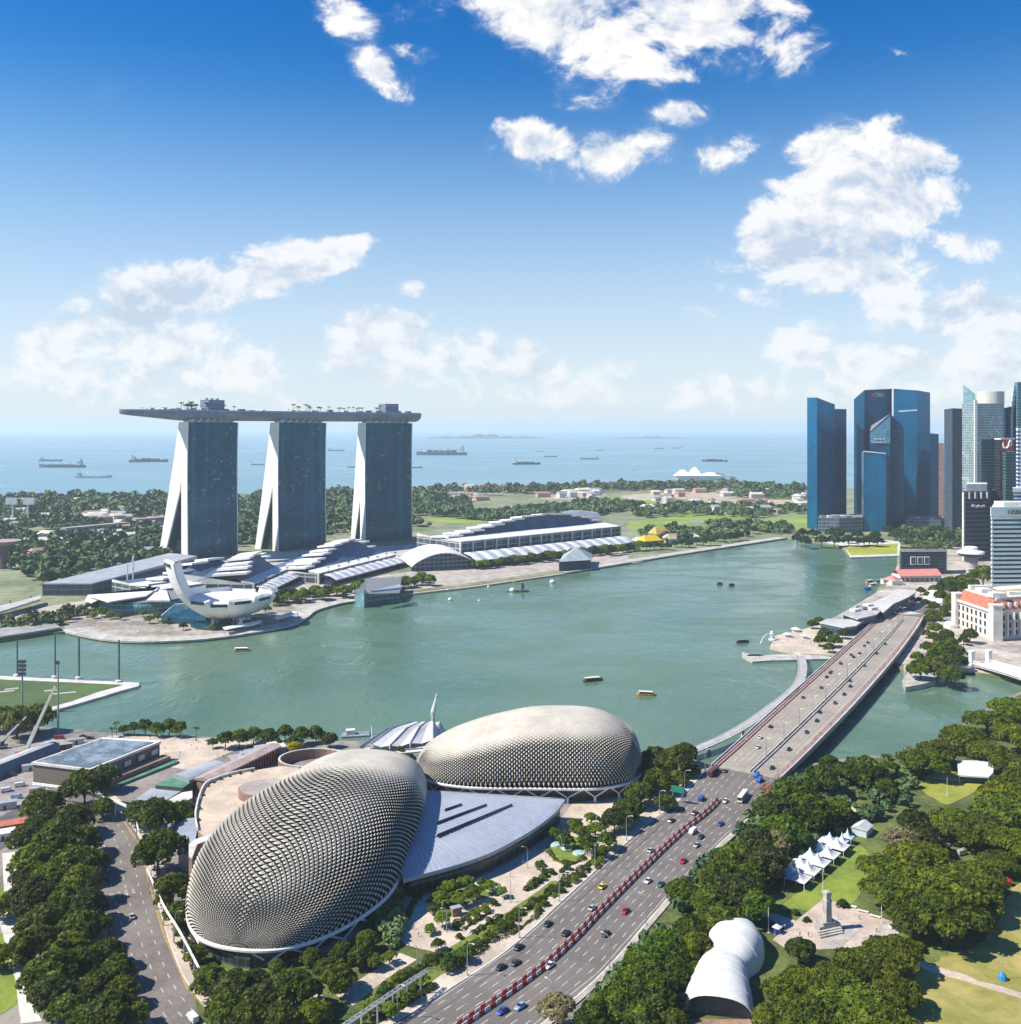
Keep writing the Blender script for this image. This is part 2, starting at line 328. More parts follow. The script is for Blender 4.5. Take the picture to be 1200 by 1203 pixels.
ribbon('promenade_path',PX((432,704),(490,696.5),(560,688.5),(615,680.5),(665,673.5),z=2),22,1.6,pavepink)
ribbon('promenade_path',PX((665,673),(745,660),(800,651),(885,638),(925,632),z=2),18,2.3,conc)
ribbon('boardwalk',PX((470,697.5),(530,693),(575,686.5),(620,677),z=1),20,1.0,M('pink_boardwalk',(.45,.33,.28),.8,.15,.1))
ribbon('boardwalk',PX((745,662),(775,655),(800,652),(806,650),z=1),14,1.2,conc)
patch('museum_plaza',[(75,738),(120,747),(180,750),(250,746),(320,735),(352,722),(330,712),(250,720),(150,712),(80,725)],M('plaza_stone',(.33,.29,.24),.85,.3,.03),.04)
for k,p in enumerate([[(0,742),(60,728),(140,706),(165,700),(165,694),(60,712),(0,722)]]): patch('coast_road',p,M('pale_road',(.42,.38,.33),.85,.12,.03),.05)
patch('mall_forecourt',[(350,720),(430,700),(560,684),(660,669),(740,657),(735,645),(560,664),(480,672),(330,690)],paving,.04)
patch('hotel_forecourt',[(180,690),(330,684),(480,665),(740,640),(735,630),(480,640),(300,650),(180,668)],conc,.06)
# city side pavings
patch('city_pavement',[(1062,780),(1062,800),(1110,790),(1150,790),(1300,810),(1300,700),(1115,640),(1060,655),(1040,690),(965,735),(945,765)],M('city_paving',(.46,.40,.34),.85,.3,.03),.04)
patch('city_road',[(1036,733),(1090,738),(1104,726),(1120,700),(1128,680),(1112,680),(1100,705),(1075,720),(1040,722)],asph,.09)
# merlion platform and its jetty
slab('waterfront_platform',PX((905,760),(912,747),(935,742),(962,735),(982,748),(1000,757),(985,770),(940,768),z=2),2.4,pavewarm,depth=2.6)
slab('jetty',PX((872,766),(885,770),(905,769.5),(975,766),(985,770),(975,774),(905,776),(884,777.5),(872,771),z=1.2),1.3,conc,depth=1.5)
for p in [(1062,800)]: 
    slab('rock_quay',PX((1060,800),(1064,808),(1085,804),(1110,797),(1113,786),(1095,780),(1070,788),z=3),3.4,stone,depth=4.)

# ---- roads as ribbons with real thickness
class Road:
    def __init__(s,name,L,wd,mat,depth=1.2):
        """L: left edge (px,py,z) points away from us; wd: widths to the right"""
        pts=[P(a,b,c) for a,b,c in L]; w3=[Vector((p.x,p.y,wv)) for p,wv in zip(pts,wd)]
        A=smooth_line(pts,10); Wd=[v.z for v in smooth_line(w3,10)]
        s.A=A; s.B=[]
        for i,p in enumerate(A):
            t=A[min(i+2,len(A)-1)]-A[max(i-2,0)]; t.z=0; t.normalize(); s.B.append(p+Vector((t.y,-t.x,0))*Wd[i])
        s.len=[0]
        for i in range(1,len(A)): s.len.append(s.len[-1]+(((A[i]+s.B[i])-(A[i-1]+s.B[i-1]))/2).length)
        s.T=s.len[-1]
        if mat: s.root=s.band(name,0,1,0.,mat,depth); s.root['kind']='structure'
    def at(s,d,t,lift=0.):
        d=min(max(d,0),s.T-1e-4); i=max(0,min(len(s.A)-2,int(np.searchsorted(s.len,d))-1)); f=(d-s.len[i])/(s.len[i+1]-s.len[i])
        a=s.A[i].lerp(s.A[i+1],f); b_=s.B[i].lerp(s.B[i+1],f); dr=(s.A[i+1]-s.A[i]).normalized()
        p=a.lerp(b_,t); return Vector((p.x,p.y,p.z+lift)),dr
    def band(s,name,t0,t1,lift,mat,depth,d0=0,d1=None,parent=None,n=90):
        d1=s.T if d1 is None else d1; bb=MB(); n=max(2,int(n*(d1-d0)/s.T)+1)
        rs=[]
        for k in range(n+1):
            d=d0+(d1-d0)*k/n; a,_=s.at(d,t0,lift); b_,_=s.at(d,t1,lift)
            rs.append([a,b_,b_-Vector((0,0,depth)),a-Vector((0,0,depth))])
        bb.rings(rs); return bb.build(name,mat,parent)
    def near(s,px,py,z=3.):
        """station and lateral fraction of a picture point on this road"""
        best=None
        for k in range(0,600):
            d=s.T*k/599; a,_=s.at(d,0); b_,_=s.at(d,1)
            q=P(px,py,a.z+.3); ab=b_-a; ab.z=0; f=((q-a).x*ab.x+(q-a).y*ab.y)/ab.length_squared
            p=a+ab*f; e=(p.x-q.x)**2+(p.y-q.y)**2
            if best is None or e<best[0]: best=(e,d,f)
        return best[1],best[2]
main=Road('road',[(395,1245,2.3),(562,1141,2.3),(618,1099,2.3),(661,1059,2.3),(717,1008,2.3),(762,968,2.6),(797,942,3.6),(827,909,5),(868,872,6.2),(930,816,6.5),(988,765,6.5),(1026,731.5,6),(1044,716,5)],
      [33,33,33,33,33,34,34,35,37,40,40,37,33],asph,2.6)
db=main.near(838,900,5)[0]; de=main.T-28
main.band('bridge_deck',-.012,1.012,.06,deckroad,1.9,db,de)['kind']='structure'
def dash(rd,ts,d0,d1,ln,gap,wd,mat,name,lift,parent):
    bb=MB(); 
    for t in ts:
        d=d0+random.random()*gap
        while d<d1:
            p,dr=rd.at(d,t,lift); q,_=rd.at(min(d+ln,d1),t,lift); n=Vector((-dr.y,dr.x,0)).normalized()*wd/2
            bb.quad(p-n,q-n,q+n,p+n); d+=ln+gap
    o=bb.build(name,mat,parent); return o
dash(main,(.09,.19,.28,.37,.60,.70,.80,.90),2,db-2,3.2,5.2,.32,linew,'lane_marking',.05,main.root)
tyre=M('tyre_worn_asphalt',(.125,.11,.10),.8,.3,.03,rgb2=(.18,.157,.14)); tyre2=M('tyre_worn_deck',(.26,.22,.185),.8,.3,.03,rgb2=(.345,.295,.248))
for t in (.06,.14,.235,.325,.42,.55,.65,.75,.85,.93):
    for s in (-.017,.017): main.band('tyre_track',t+s-.0085,t+s+.0085,.022,tyre,.02,2,db-2,main.root)
for t in (.155,.245,.335,.425,.51,.62,.685,.763,.83):
    for s in (-.015,.015): main.band('tyre_track',t+s-.008,t+s+.008,.082,tyre2,.02,db+5,de-4,main.root)
dash(main,(.03,.97),2,db-2,40,0.,.3,linew,'edge_line',.05,main.root)
dash(main,(.155,),2,db-10,40,0.,.5,asphdk,'tar_seam',.04,main.root)
dash(main,(.20,.29,.38,.47,.645,.725,.80),db+5,de-4,3.2,5.2,.32,linew,'lane_marking',.10,main.root)
for t in (.11,.56,.585,.87): dash(main,(t,),db+5,de-4,40,0,.35,linew,'edge_line',.10,main.root)
foot=M('footpath_red',(.40,.27,.22),.8,.15,.3)
for (a,b_,m_) in ((.005,.033,concw),(.033,.047,maroon),(.047,.082,foot),(.082,.096,maroon),(.905,.975,M('footpath_brown',(.30,.20,.18),.8,.3,.6)),(.975,1.0,concw)):
    main.band('footpath',a,b_,.24 if m_ is not maroon else .6,m_,.2 if m_ is not maroon else .55,db+1,de-2)['kind']='structure'
for a,b_ in ((.543,.553),(.590,.600)): main.band('median_kerb',a,b_,.85,concw,.8,db+2,de-22)['kind']='structure'
main.band('median_gap',.554,.589,.13,asphdk,.05,db+2,de-22)['kind']='structure'
for a,b_ in ((-.012,-.002),(1.002,1.012)): main.band('bridge_parapet',a,b_,1.15,concw,1.1,db,de-2)['kind']='structure'
for d in np.linspace(db+28,de-40,6):       # bridge piers
    p,dr=main.at(d,.5); q=MB(); q.box((p.x,p.y,-4),(3,main.B[0].x*0+34,p.z+2.2),math.atan2(dr.y,dr.x)); o=q.build('bridge_pier',conc); o['kind']='structure'
main.band('kerb',-.02,-.003,.16,concw,1.,0,db-6)['kind']='structure'
main.band('kerb',1.003,1.02,.16,concw,1.,0,db-6)['kind']='structure'
main.band('footpath',-.10,-.022,.12,pavewarm,1.4,0,db-20)['kind']='structure'
main.band('footpath',1.022,1.075,.12,paving,1.4,0,db-20)['kind']='structure'
# grass strip with pale kerb in the fork on the right of the road
patch('verge_kerb',[(672,1172),(733,1107),(742,1112),(690,1172)],concw,.14); patch('verge_lawn',[(681,1166),(730,1114),(737,1113),(688,1166)],M('verge_green',(.22,.27,.02),.9,.15,.1),.2)
# left avenue
ave=Road('avenue',[(232,1260,2.1),(168,1185,2.1),(140,1130,2.1),(122,1075,2.1),(113,1038,2.1),(108,1000,2.1),(98,972,2.1),(80,945,2.1),(55,925,2.1)],[15,15.5,17,19,20,20,18,16,14],asph,.6)
dash(ave,(.26,.50,.74),2,ave.T-30,3,5,.3,linew,'lane_marking',.03,ave.root)
dash(ave,(.93,),2,ave.T-55,40,0,.22,liney,'edge_line',.03,ave.root); dash(ave,(.955,),2,ave.T-55,40,0,.16,liney,'edge_line',.03,ave.root)
bb=MB()
for d in (118,119.5,121):
    for t in np.arange(.1,.75,.13):
        p,dr=ave.at(d,t,.035); bb.box((p.x,p.y,p.z-.01),(.8,1.1,.01),math.atan2(dr.y,dr.x))
bb.build('crossing_marking',linew,ave.root)
ave.band('footpath',1.01,1.28,.14,pavewarm,.8)['kind']='structure'; ave.band('kerb',.985,1.008,.17,concw,.8)['kind']='structure'
ave.band('footpath',-.12,-.02,.14,paving,.8)['kind']='structure'
patch('side_road',[(0,1000),(45,965),(60,950),(45,935),(0,960)],asphdk,.06)
# plazas, lawns
patch('theatre_plaza',[(470,1060),(560,1030),(640,985),(672,945),(760,925),(826,915),(797,940),(760,970),(717,1008),(661,1059),(618,1099),(562,1141),(430,1235),(300,1235),(225,1130),(215,1050),(330,1100)],pavewarm,.05)
patch('garden_bed',[(232,1105),(330,1132),(410,1105),(455,1060),(475,1040),(480,1062),(470,1105),(520,1130),(430,1215),(300,1235),(245,1235),(228,1160)],soil,.12)
patch('paved_path',[(448,1085),(466,1048),(492,1022),(503,1024),(488,1050),(474,1090),(455,1115)],paving,.2)
patch('garden_path',[(395,1170),(440,1140),(470,1120),(490,1128),(455,1150),(415,1182)],pavewarm,.2); patch('garden_path',[(348,1142),(376,1160),(385,1190),(372,1180),(345,1150)],pavewarm,.2)
patch('garden_bed',[(476,1160),(505,1132),(532,1112),(570,1088),(606,1066),(648,1036),(656,1042),(640,1058),(606,1084),(570,1108),(540,1130),(500,1158),(486,1168)],M('bed_grass',(.07,.10,.02),.95,.3,.06,rgb2=(.20,.24,.04)),.16)
patch('garden_bed',[(508,1066),(520,1048),(545,1034),(570,1032),(588,1040),(584,1050),(560,1058),(540,1064),(522,1080)],bpy.data.materials['bed_grass'],.16)
patch('round_lawn',[(642,996),(652,985),(668,982),(684,985),(690,998),(684,1008),(668,1014),(650,1012)],grass,.22)
patch('lawn',[(-20,1040),(12,1045),(14,1080),(-20,1085)],grass,.1); patch('lawn',[(-30,1100),(14,1098),(20,1125),(18,1180),(-30,1190)],grass,.1)
patch('paved_path',[(3,1003),(25,1000),(30,1040),(5,1048)],concw,.15); patch('paved_path',[(2,1060),(18,1062),(22,1120),(30,1165),(50,1200),(25,1203),(18,1150),(0,1085)],concw,.15)
patch('event_yard',[(0,985),(30,962),(48,940),(100,880),(65,866),(0,880)],M('yard_paving',(.30,.26,.24),.9,.25,.06),.04)
patch('waterfront_plaza',[(130,864),(250,868),(300,871),(250,893),(222,905),(195,900),(180,880),(110,872)],pavewarm,.05)
# park to the right of the road
patch('park_ground',[(742,1107),(800,1053),(868,972),(905,926),(960,899),(1060,887),(1100,874),(1200,815),(1330,780),(1330,1300),(600,1300),(690,1172)],soil,.05)
patch('park_lawn',[(922,1062),(985,1010),(1003,992),(1022,1003),(1022,1025),(1000,1062),(960,1072),(940,1068)],grass,.12)
patch('park_lawn',[(1078,918),(1108,906),(1150,915),(1150,925),(1115,945),(1085,930)],M('park_meadow',(.20,.23,.03),.9,.2,.05,rgb2=(.34,.31,.06)),.12)
patch('park_path',[(1083,911),(1150,917),(1150,920),(1083,914)],conc,.16)
patch('monument_terrace',[(908,1104),(968,1056),(1010,1068),(1060,1088),(1048,1104),(1000,1114),(955,1116),(930,1119)],M('terrace_stone',(.50,.40,.33),.85,.15,.15),.16)
patch('terrace_steps',[(968,1112),(1003,1086),(1012,1091),(985,1116)],stone,.24)
patch('terrace_steps',[(1012,1104),(1040,1085),(1060,1093),(1048,1106),(1030,1112)],stone,.24)
patch('park_path',[(855,1062),(878,1062),(935,1082),(925,1093),(905,1080)],conc,.17)
patch('open_field',[(1330,960),(1200,1035),(1190,1050),(1178,1062),(1174,1082),(1162,1094),(1152,1110),(1130,1117),(1110,1124),(1094,1136),(1078,1141),(1070,1158),(1052,1188),(1035,1230),(1330,1330)],drygrass,.1)
patch('field_path',[(1073,1128),(1090,1132),(1150,1152),(1215,1172),(1215,1178),(1150,1158),(1090,1140)],pavewarm,.16)
patch('park_path',[(975,948),(990,935),(1005,950),(1012,972),(1000,970)],pavewarm,.16); patch('park_path',[(1000,905),(1040,897),(1060,910),(1020,925)],pavewarm,.16)
patch('park_path',[(828,1108),(850,1103),(855,1112),(822,1120)],pavewarm,.16)
# ================================================================ trees
leafA=LEAF('rain_tree_leaf',(.038,.068,.003),(.185,.222,.009),.28); leafB=LEAF('broad_leaf',(.027,.060,.004),(.138,.192,.010),.35)
leafC=LEAF('bright_leaf',(.09,.16,.01),(.21,.27,.018),.5); leafY=LEAF('yellow_leaf',(.35,.30,.01),(.60,.50,.02),.6,.01); leafP=LEAF('pale_leaf',(.16,.14,.06),(.30,.25,.13),.5,.02)
leafPink=LEAF('blossom_leaf',(.32,.16,.14),(.42,.26,.20),.5,.01); leafFar=LEAF('far_leaf',(.018,.055,.012),(.065,.12,.03),.4)
def quads_mesh(name,ctr,nrm,size,mat,asp=.75):
    n=len(ctr); nrm=nrm/np.linalg.norm(nrm,axis=1,keepdims=True)
    r=rng.normal(size=(n,3)); a=np.cross(nrm,r); a/=np.linalg.norm(a,axis=1,keepdims=True); b_=np.cross(nrm,a)
    s=size[:,None]; v=np.stack([ctr-a*s-b_*s*asp*.4,ctr+a*s*.2-b_*s*asp,ctr+a*s+b_*s*asp*.3,ctr-a*s*.1+b_*s*asp],1).reshape(-1,3)
    me=bpy.data.meshes.new(name); me.vertices.add(4*n); me.vertices.foreach_set('co',v.astype(np.float32).ravel())
    me.loops.add(4*n); me.loops.foreach_set('vertex_index',np.arange(4*n,dtype=np.int32))
    me.polygons.add(n); me.polygons.foreach_set('loop_start',np.arange(0,4*n,4,dtype=np.int32)); 
    me.materials.append(mat); me.update(calc_edges=True); me.validate(); return me
def leafcloud(lobes,n,s):
    L=np.array(lobes,float); area=(L[:,3]*L[:,4])**1.0; k=rng.choice(len(L),size=n,p=area/area.sum())
    d=rng.normal(size=(n,3)); d/=np.linalg.norm(d,axis=1,keepdims=True); low=d[:,2]<-.3; d[low,2]*=-1
    r=.70+.34*np.sqrt(rng.random(n))
    rad=np.stack([L[k,3],L[k,3],L[k,4]],1); p=L[k,:3]+d*rad*r[:,None]
    # ragged edge: clumps swell and shrink
    w_=np.sin(p[:,0]*1.3+k)*np.sin(p[:,1]*1.4+2*k)*np.sin(p[:,2]*1.7+k*.7); p+=d*w_[:,None]*rad.mean(1)[:,None]*.22
    keep=w_>-.55+.25*rng.random(n); p=p[keep]; d=d[keep]
    nr=d*.75+rng.normal(size=d.shape)*.55+np.array([0,0,.25])
    return p,nr,s*(.55+.75*rng.random(len(p)))
def trunk_mb(h,r,lobes,nl=5):
    b=MB(); b.tube([(0,0,-.6),(r*.15,0,h*.3),(r*.3,r*.2,h*.62),(0,0,h*.92)],[r*1.35,r,r*.8,r*.35],8)
    for l in lobes[:nl]: b.tube([(0,0,h*.45),(l[0]*.45,l[1]*.45,h*.45+(l[2]-h*.45)*.65),(l[0]*.9,l[1]*.9,l[2])],[r*.6,r*.38,r*.12],5)
    return b
PROTO={}
def make_tree(kind,name,W0,hc,lobes,n,s,leaf,hT,rT):
    root=thing(name,(0,0,0),'tree','tree'); p,nr,sz=leafcloud(lobes,n,s)
    trunk_mb(hT,rT,lobes).build('trunk',bark,root); link('crown',quads_mesh('crown',p,nr,sz,leaf),root)
    PROTO.setdefault(kind,[]).append([root,W0,hc,False])
def lobes_disc(n,R0,r,z0,dz,fl,seed):
    g=random.Random(seed); out=[(0,0,z0+dz,r*1.15,r*fl)]
    for i in range(n-1):
        rr=R0*math.sqrt((i+.6)/(n-.4)); a=i*2.4+g.random(); out.append((rr*math.cos(a),rr*math.sin(a),z0+dz*(1-(rr/R0)**2)+g.uniform(-.6,.6),r*g.uniform(.75,1.15),r*fl*g.uniform(.8,1.15)))
    return out
leafL=LEAF('light_leaf',(.045,.078,.006),(.18,.215,.013),.3); leafD=LEAF('olive_leaf',(.030,.048,.008),(.105,.130,.018),.4)
for i in range(4): make_tree('rain','rain_tree',25,9.2,lobes_disc(17,9.6,4.2,7.2,3.2,.66,i),12500,.58,leafA if i<3 else leafL,8.5,.75)
for i in range(6): make_tree('broad','broadleaf_tree',14.5,6.4,lobes_disc(12,4.7,3.0,4.7,3.2,.9,10+i),7000,.50,(leafB,leafB,leafA,leafB,leafL,leafD)[i],6,.4)
for i in range(3): make_tree('small','small_tree',8,4.2,lobes_disc(8,2.4,1.9,3.1,1.7,.95,20+i),2600,.36,leafB,4.6,.2)
for i in range(2): make_tree('bright','garden_tree',8,4.0,lobes_disc(8,2.6,1.7,3.3,1.2,.75,30+i),2000,.36,leafC,4,.18)
for i in range(1): make_tree('yellow','flowering_tree',8,4.0,lobes_disc(8,2.4,1.8,3.3,1.4,.9,36),2000,.34,leafY,4,.18)
for i in range(2): make_tree('pale','pale_tree',12,6.4,lobes_disc(9,3.8,2.5,5.4,2.2,.8,40+i),3000,.42,leafP,7,.32)
make_tree('pink','blossom_tree',12,6.4,lobes_disc(9,3.8,2.5,5.4,2.2,.8,45),3000,.42,leafPink,7,.32)
for i in range(3): make_tree('far','broadleaf_tree',11,4.8,lobes_disc(8,3.4,2.5,3.6,2.2,.9,50+i),1100,.75,leafFar,4,.3)
for i in range(2): make_tree('farbright','broadleaf_tree',11,4.8,lobes_disc(8,3.4,2.5,3.6,2.2,.9,60+i),1100,.75,leafC,4,.3)
def make_shrub(kind,name,W0,leaf,seed,n=520):
    root=thing(name,(0,0,0),'shrub','shrub'); p,nr,sz=leafcloud(lobes_disc(6,1.15,.85,.7,.45,.8,seed),n,.26)
    b=MB(); b.tube([(0,0,-.2),(0,0,.9)],[.12,.06],5); b.build('stem',bark,root); link('foliage',quads_mesh('foliage',p,nr,sz,leaf),root)
    PROTO.setdefault(kind,[]).append([root,W0,.8,False])
for i in range(2): make_shrub('shrub','shrub',3.9,leafB,70+i)
for i in range(2): make_shrub('shrubbright','shrub',3.9,leafC,80+i)
def make_palm(seed,hgt):
    g=random.Random(seed); root=thing('palm_tree',(0,0,0),'palm','palm'); b=MB(); b.tube([(0,0,-.4),(.15,.1,hgt*.5),(.3,0,hgt)],[.26,.2,.16],7); b.build('trunk',bark,root)
    f=MB()
    for i in range(20):
        a=i*2.4; up=g.uniform(.1,1.1); Lf=g.uniform(2.6,3.4); prev=None
        for k in range(7):
            t=k/6; rr=Lf*t*(1-.18*t*t); z=hgt+up*Lf*t*.8-Lf*(.55+.2*up)*t*t; wdt=.55*math.sin(math.pi*min(1,t*.9+.12))
            c0=Vector((.3+rr*math.cos(a),rr*math.sin(a),z)); s_=Vector((-math.sin(a),math.cos(a),-.45))*wdt; s2=Vector((math.sin(a),-math.cos(a),-.45))*wdt
            cur=(c0+s_,c0,c0+s2)
            if prev: f.quad(prev[0],cur[0],cur[1],prev[1]); f.quad(prev[1],cur[1],cur[2],prev[2])
            prev=cur
    f.build('crown',leafB,root); PROTO.setdefault('palm',[]).append([root,6.0,hgt,False])
make_palm(1,6.5); make_palm(2,8.)
GROW=1.14
def put(kind,loc,sc,label,group,cat='tree',rz=None,sz=1.):
    pr=random.choice(PROTO[kind]); rz=random.uniform(0,6.28) if rz is None else rz
    scl=(sc,sc,sc*sz)
    if not pr[3]:
        pr[3]=True; o=pr[0]; o.location=loc; o.rotation_euler=(0,0,rz); o.scale=scl; o['label']=label; o['group']=group
    else: o=dup(pr[0],loc,rz,scl,label,group)
    o['category']=cat; return o
def tree(kind,px,py,wpx,label,group,zg=2.,cat='tree',sz=None):
    pr=PROTO[kind][0]; W0,hc=pr[1],pr[2]; sz=random.uniform(.9,1.12) if sz is None else sz; sc=1.
    for _ in range(4):
        p=P(px,py,zg+hc*sc*sz); sc=max(.25,min(2.3,wpx*GROW*p.y/F/W0))
    p=P(px,py,zg+hc*sc*sz); return put(kind,(p.x,p.y,zg-.05),sc*random.uniform(.95,1.08),label,group,cat,None,sz)
AV='trees along the left avenue'
for (x,y,wd) in [(50,945,48),(85,960,50),(28,985,42),(68,990,58),(97,985,45),(42,1008,50),(85,1014,50),(60,1030,45),(96,1035,50),(38,1052,54),(74,1060,45),(102,1062,45),(50,1085,58),(90,1090,55),(40,1112,55),(80,1112,55),(60,1140,62),(100,1130,45),(126,1118,40),(137,1138,42),(112,1158,50),(143,1162,40),(128,1188,58),(158,1192,38),(62,1166,50),(78,1185,45),(100,1196,40),(10,1062,36),(5,1120,36),(52,965,45),(110,1010,36),(112,1085,32),(30,1030,34)]:
    tree('broad',x,y,wd,'dark green broadleaf tree in the thick belt left of the shaded avenue',AV)
for i,(x,y,wd,l) in enumerate([(186,1000,58,'large round tree beside the blue-grey steps left of the near dome'),(203,1045,46,'bright round tree at the left flank of the near dome'),(208,1072,34,'lower tree hanging over the left rim of the near dome'),
   (100,922,54,'dark tree in front of the solar-roofed hall'),(122,912,34,'small dark tree against the long side of the solar-roofed hall'),(184,957,50,'dark tree between the avenue and the beige terrace'),(214,955,34,'tree tucked against the curved terrace wall'),(160,955,32,'low dark tree under the bend of the white truss'),(122,948,28,'small tree beside the truss near the avenue end'),(20,845,44,'dense tree at the near end of the floating pitch'),(45,842,36,'round tree under the tall white crane boom'),(0,842,36,'tree at the left edge behind the short crane boom')]):
    tree('broad',x,y,wd,l,'single trees around the theatre')
GB='trees in the garden below the near dome'
for (x,y,wd) in [(246,1150,44),(276,1160,50),(302,1136,40),(312,1172,54),(345,1164,52),(262,1186,48),(352,1134,42),(385,1122,42),(402,1102,38),(422,1108,38),(432,1088,36),(370,1188,42),(292,1197,50),(397,1148,40),(330,1198,44),(325,1122,30),(366,1110,34),(440,1066,26),(232,1120,26),(455,1035,24)]:
    if x>290 and y<1142: y+=15; wd*=.72
    tree('broad',x,y,wd,'leafy tree crowded in the garden below the rim of the near dome',GB)
WF='trees along the near waterfront'
for (x,y,wd) in [(145,856,14),(158,854,15),(171,852,17),(185,855,18),(199,852,20),(212,854,18),(265,867,22),(281,865,24),(298,861,20),(315,865,24),(335,860,20),(355,863,22),(372,860,20),(388,867,20),(345,871,16),(250,872,12),(325,872,14)]:
    tree('small',x,y,wd,'small round tree in the row along the near waterfront',WF)
for (x,y,wd,l) in [(132,856,9,'first of two thin palms standing at the water left of the waterfront trees'),(137,852,10,'taller of two thin palms left of the waterfront trees'),(231,858,10,'lone palm right of the waterfront tree row'),(300,857,12,'palm rising above the waterfront trees behind the long arcade')]:
    tree('palm',x,y,wd,l,'waterfront palms',cat='palm')
tree('yellow',346,879,18,'bright yellow tree by the round brick wall','single trees around the theatre')
for (x,y,wd,l) in [(458,886,14,'small tree left of the far dome, nearest the white shell'),(470,879,9,'slim tree in front of the white tent shell'),(481,891,15,'dark small tree at the left foot of the far dome'),(765,880,10,'tiny tree on the quay just right of the far dome')]: tree('small',x,y,wd,l,'single trees around the theatre')
for (x,y,wd) in [(772,893,38),(795,893,42),(772,918,38),(752,932,36),(738,950,36),(804,884,30),(782,942,26),(722,962,30),(765,905,30),(810,905,24),(796,915,26)]:
    tree('broad',x,y,wd,'dense dark tree in the clump right of the far dome','trees right of the far dome')
for (x,y,wd) in [(700,972,24),(715,986,24),(690,990,22),(730,966,24),(742,958,22),(708,998,18),(665,985,20),(682,975,22),(650,978,15),(675,968,18),(695,960,18),(518,1052,22),(530,1040,20),(548,1035,18),(540,1055,20),(575,1040,18),(520,1078,20),(556,1048,22),(566,1036,12),(590,1046,14),(512,1066,16),(440,1128,20),(458,1122,18),(515,1108,14),(545,1118,26),(528,1128,22),(470,1150,24),(455,1165,24),(436,1180,26),(480,1165,22),(495,1150,18),(420,1196,24),(460,1185,20),(505,1090,14)]:
    tree('bright' if (x+y)%3 else 'small',x,y,wd,'little garden tree among the planting beds beside the theatre plaza','garden trees by the plaza')
tree('bright',635,1016,15,'lone spiky-crowned young tree standing on the open plaza paving','single trees around the theatre')
TENTS=[(934+k*11,1042-k*9) for k in range(9)]+[(965,1060),(950,1062),(985,1045)]
PT='park trees right of the road'
for (x,y,wd) in [(1018,905,46),(1000,933,50),(966,914,42),(932,930,46),(950,952,54),(908,950,46),(976,966,50),(922,977,54),(890,985,46),(942,992,46),(862,1006,46),(900,1012,50),(842,1030,46),(870,1046,56),(832,1060,46),(850,1082,52),(886,1062,44),(802,1046,40),(812,1090,40),(782,1112,46),(818,1112,42),(762,1132,46),(790,1142,44),(742,1152,46),(768,1168,50),(722,1182,46),(750,1194,50),(800,1172,38),(696,1198,44),(790,1198,40),(820,1140,30),(985,950,36),(1040,925,30),(1000,960,36),(880,1030,40),(745,1125,30),(800,1125,34),(1035,985,40),(1050,962,36),(1075,965,40),(1090,985,38),(940,1115,34),(910,1130,34),(915,1165,40),(905,1195,40),(990,905,30),(975,895,24),(1045,900,22)]:
    if any(math.hypot(x-tx,y-ty)<wd*.62+7 for tx,ty in TENTS) or random.random()<.14: continue
    tree('broad',x,y,wd,'broadleaf tree in the dense park belt right of the main road',PT)
RT='wide rain trees in the park'
for (x,y,wd) in [(1085,892,50),(1105,880,44),(1132,864,50),(1160,845,50),(1187,830,50),(1197,862,54),(1160,880,46),(1192,896,54),(1195,932,66),(1182,950,70),(1150,972,70),(1195,990,60),(1118,965,50),(1040,1022,66),(1082,1006,66),(1060,1045,76),(1105,1040,92),(1145,1030,72),(1110,1072,80),(1150,1058,54),(1078,1075,60),(1175,1010,44),(1022,1132,72),(985,1150,70),(1005,1182,84),(945,1150,52),(950,1192,74),(1050,1160,60),(1035,1196,82),(1075,1110,20)]:
    tree('rain',x,y,wd,'broad flat-crowned rain tree in the park at lower right',RT)
for (x,y,wd) in [(1225,838,52),(1245,868,54),(1222,905,58),(1250,940,62),(1218,965,56),(1275,900,60),(1265,830,50),(1240,1000,60),(1300,960,60)]: tree('rain',x,y,wd,'broad flat-crowned rain tree in the park at lower right',RT)
tree('rain',1052,1118,58,'yellowish rain tree below the monument terrace, topmost of its clump','single park trees')
tree('pale',655,1182,46,'pale dry-looking tree at the bottom edge of the main road','single park trees'); tree('pale',1060,985,42,'brownish thin-crowned tree in the middle of the park','single park trees')
tree('pink',905,928,24,'pinkish blossoming tree where the road meets the bridge','single park trees'); tree('pale',868,1000,30,'brown flowering tree at the kerb above the white tents','single park trees')
tree('pale',915,985,40,'brownish tree in the belt nearest the white peaked tents','single park trees')
# shrubs in beds
for (x,y) in [(625,1040),(630,1036),(636,1032),(642,1028),(648,1024),(652,1052),(660,1046),(668,1040),(676,1034),(684,1028),(600,1085),(606,1078),(612,1072),(618,1066),(590,1092),(580,1098),(570,1104),(560,1110),(552,1116),(640,1062),(632,1068),(700,1016),(706,1010),(560,1075),(570,1068),(552,1082),(580,1060),(660,1024),(666,1019),(215,1098),(205,1078),(222,1118),(212,1110),(230,1135),(238,1150),(198,1062),(540,1100),(535,1090),(566,1090),(576,1082)]:
    tree('shrub' if (x*7+y)%3 else 'shrubbright',x,y,random.uniform(9,14),'low shrub in the strip beds between theatre plaza and road','shrubs in the plaza beds',cat='shrub')
for (x,y,wd,l) in [(935,1072,12,'clipped dark bush on the lawn left of the monument, farther one'),(948,1080,12,'clipped dark bush on the lawn left of the monument, nearer one'),(990,1062,16,'dark hedge bush behind the monument terrace')]: tree('shrub',x,y,wd,l,'bushes near the monument',cat='shrub')
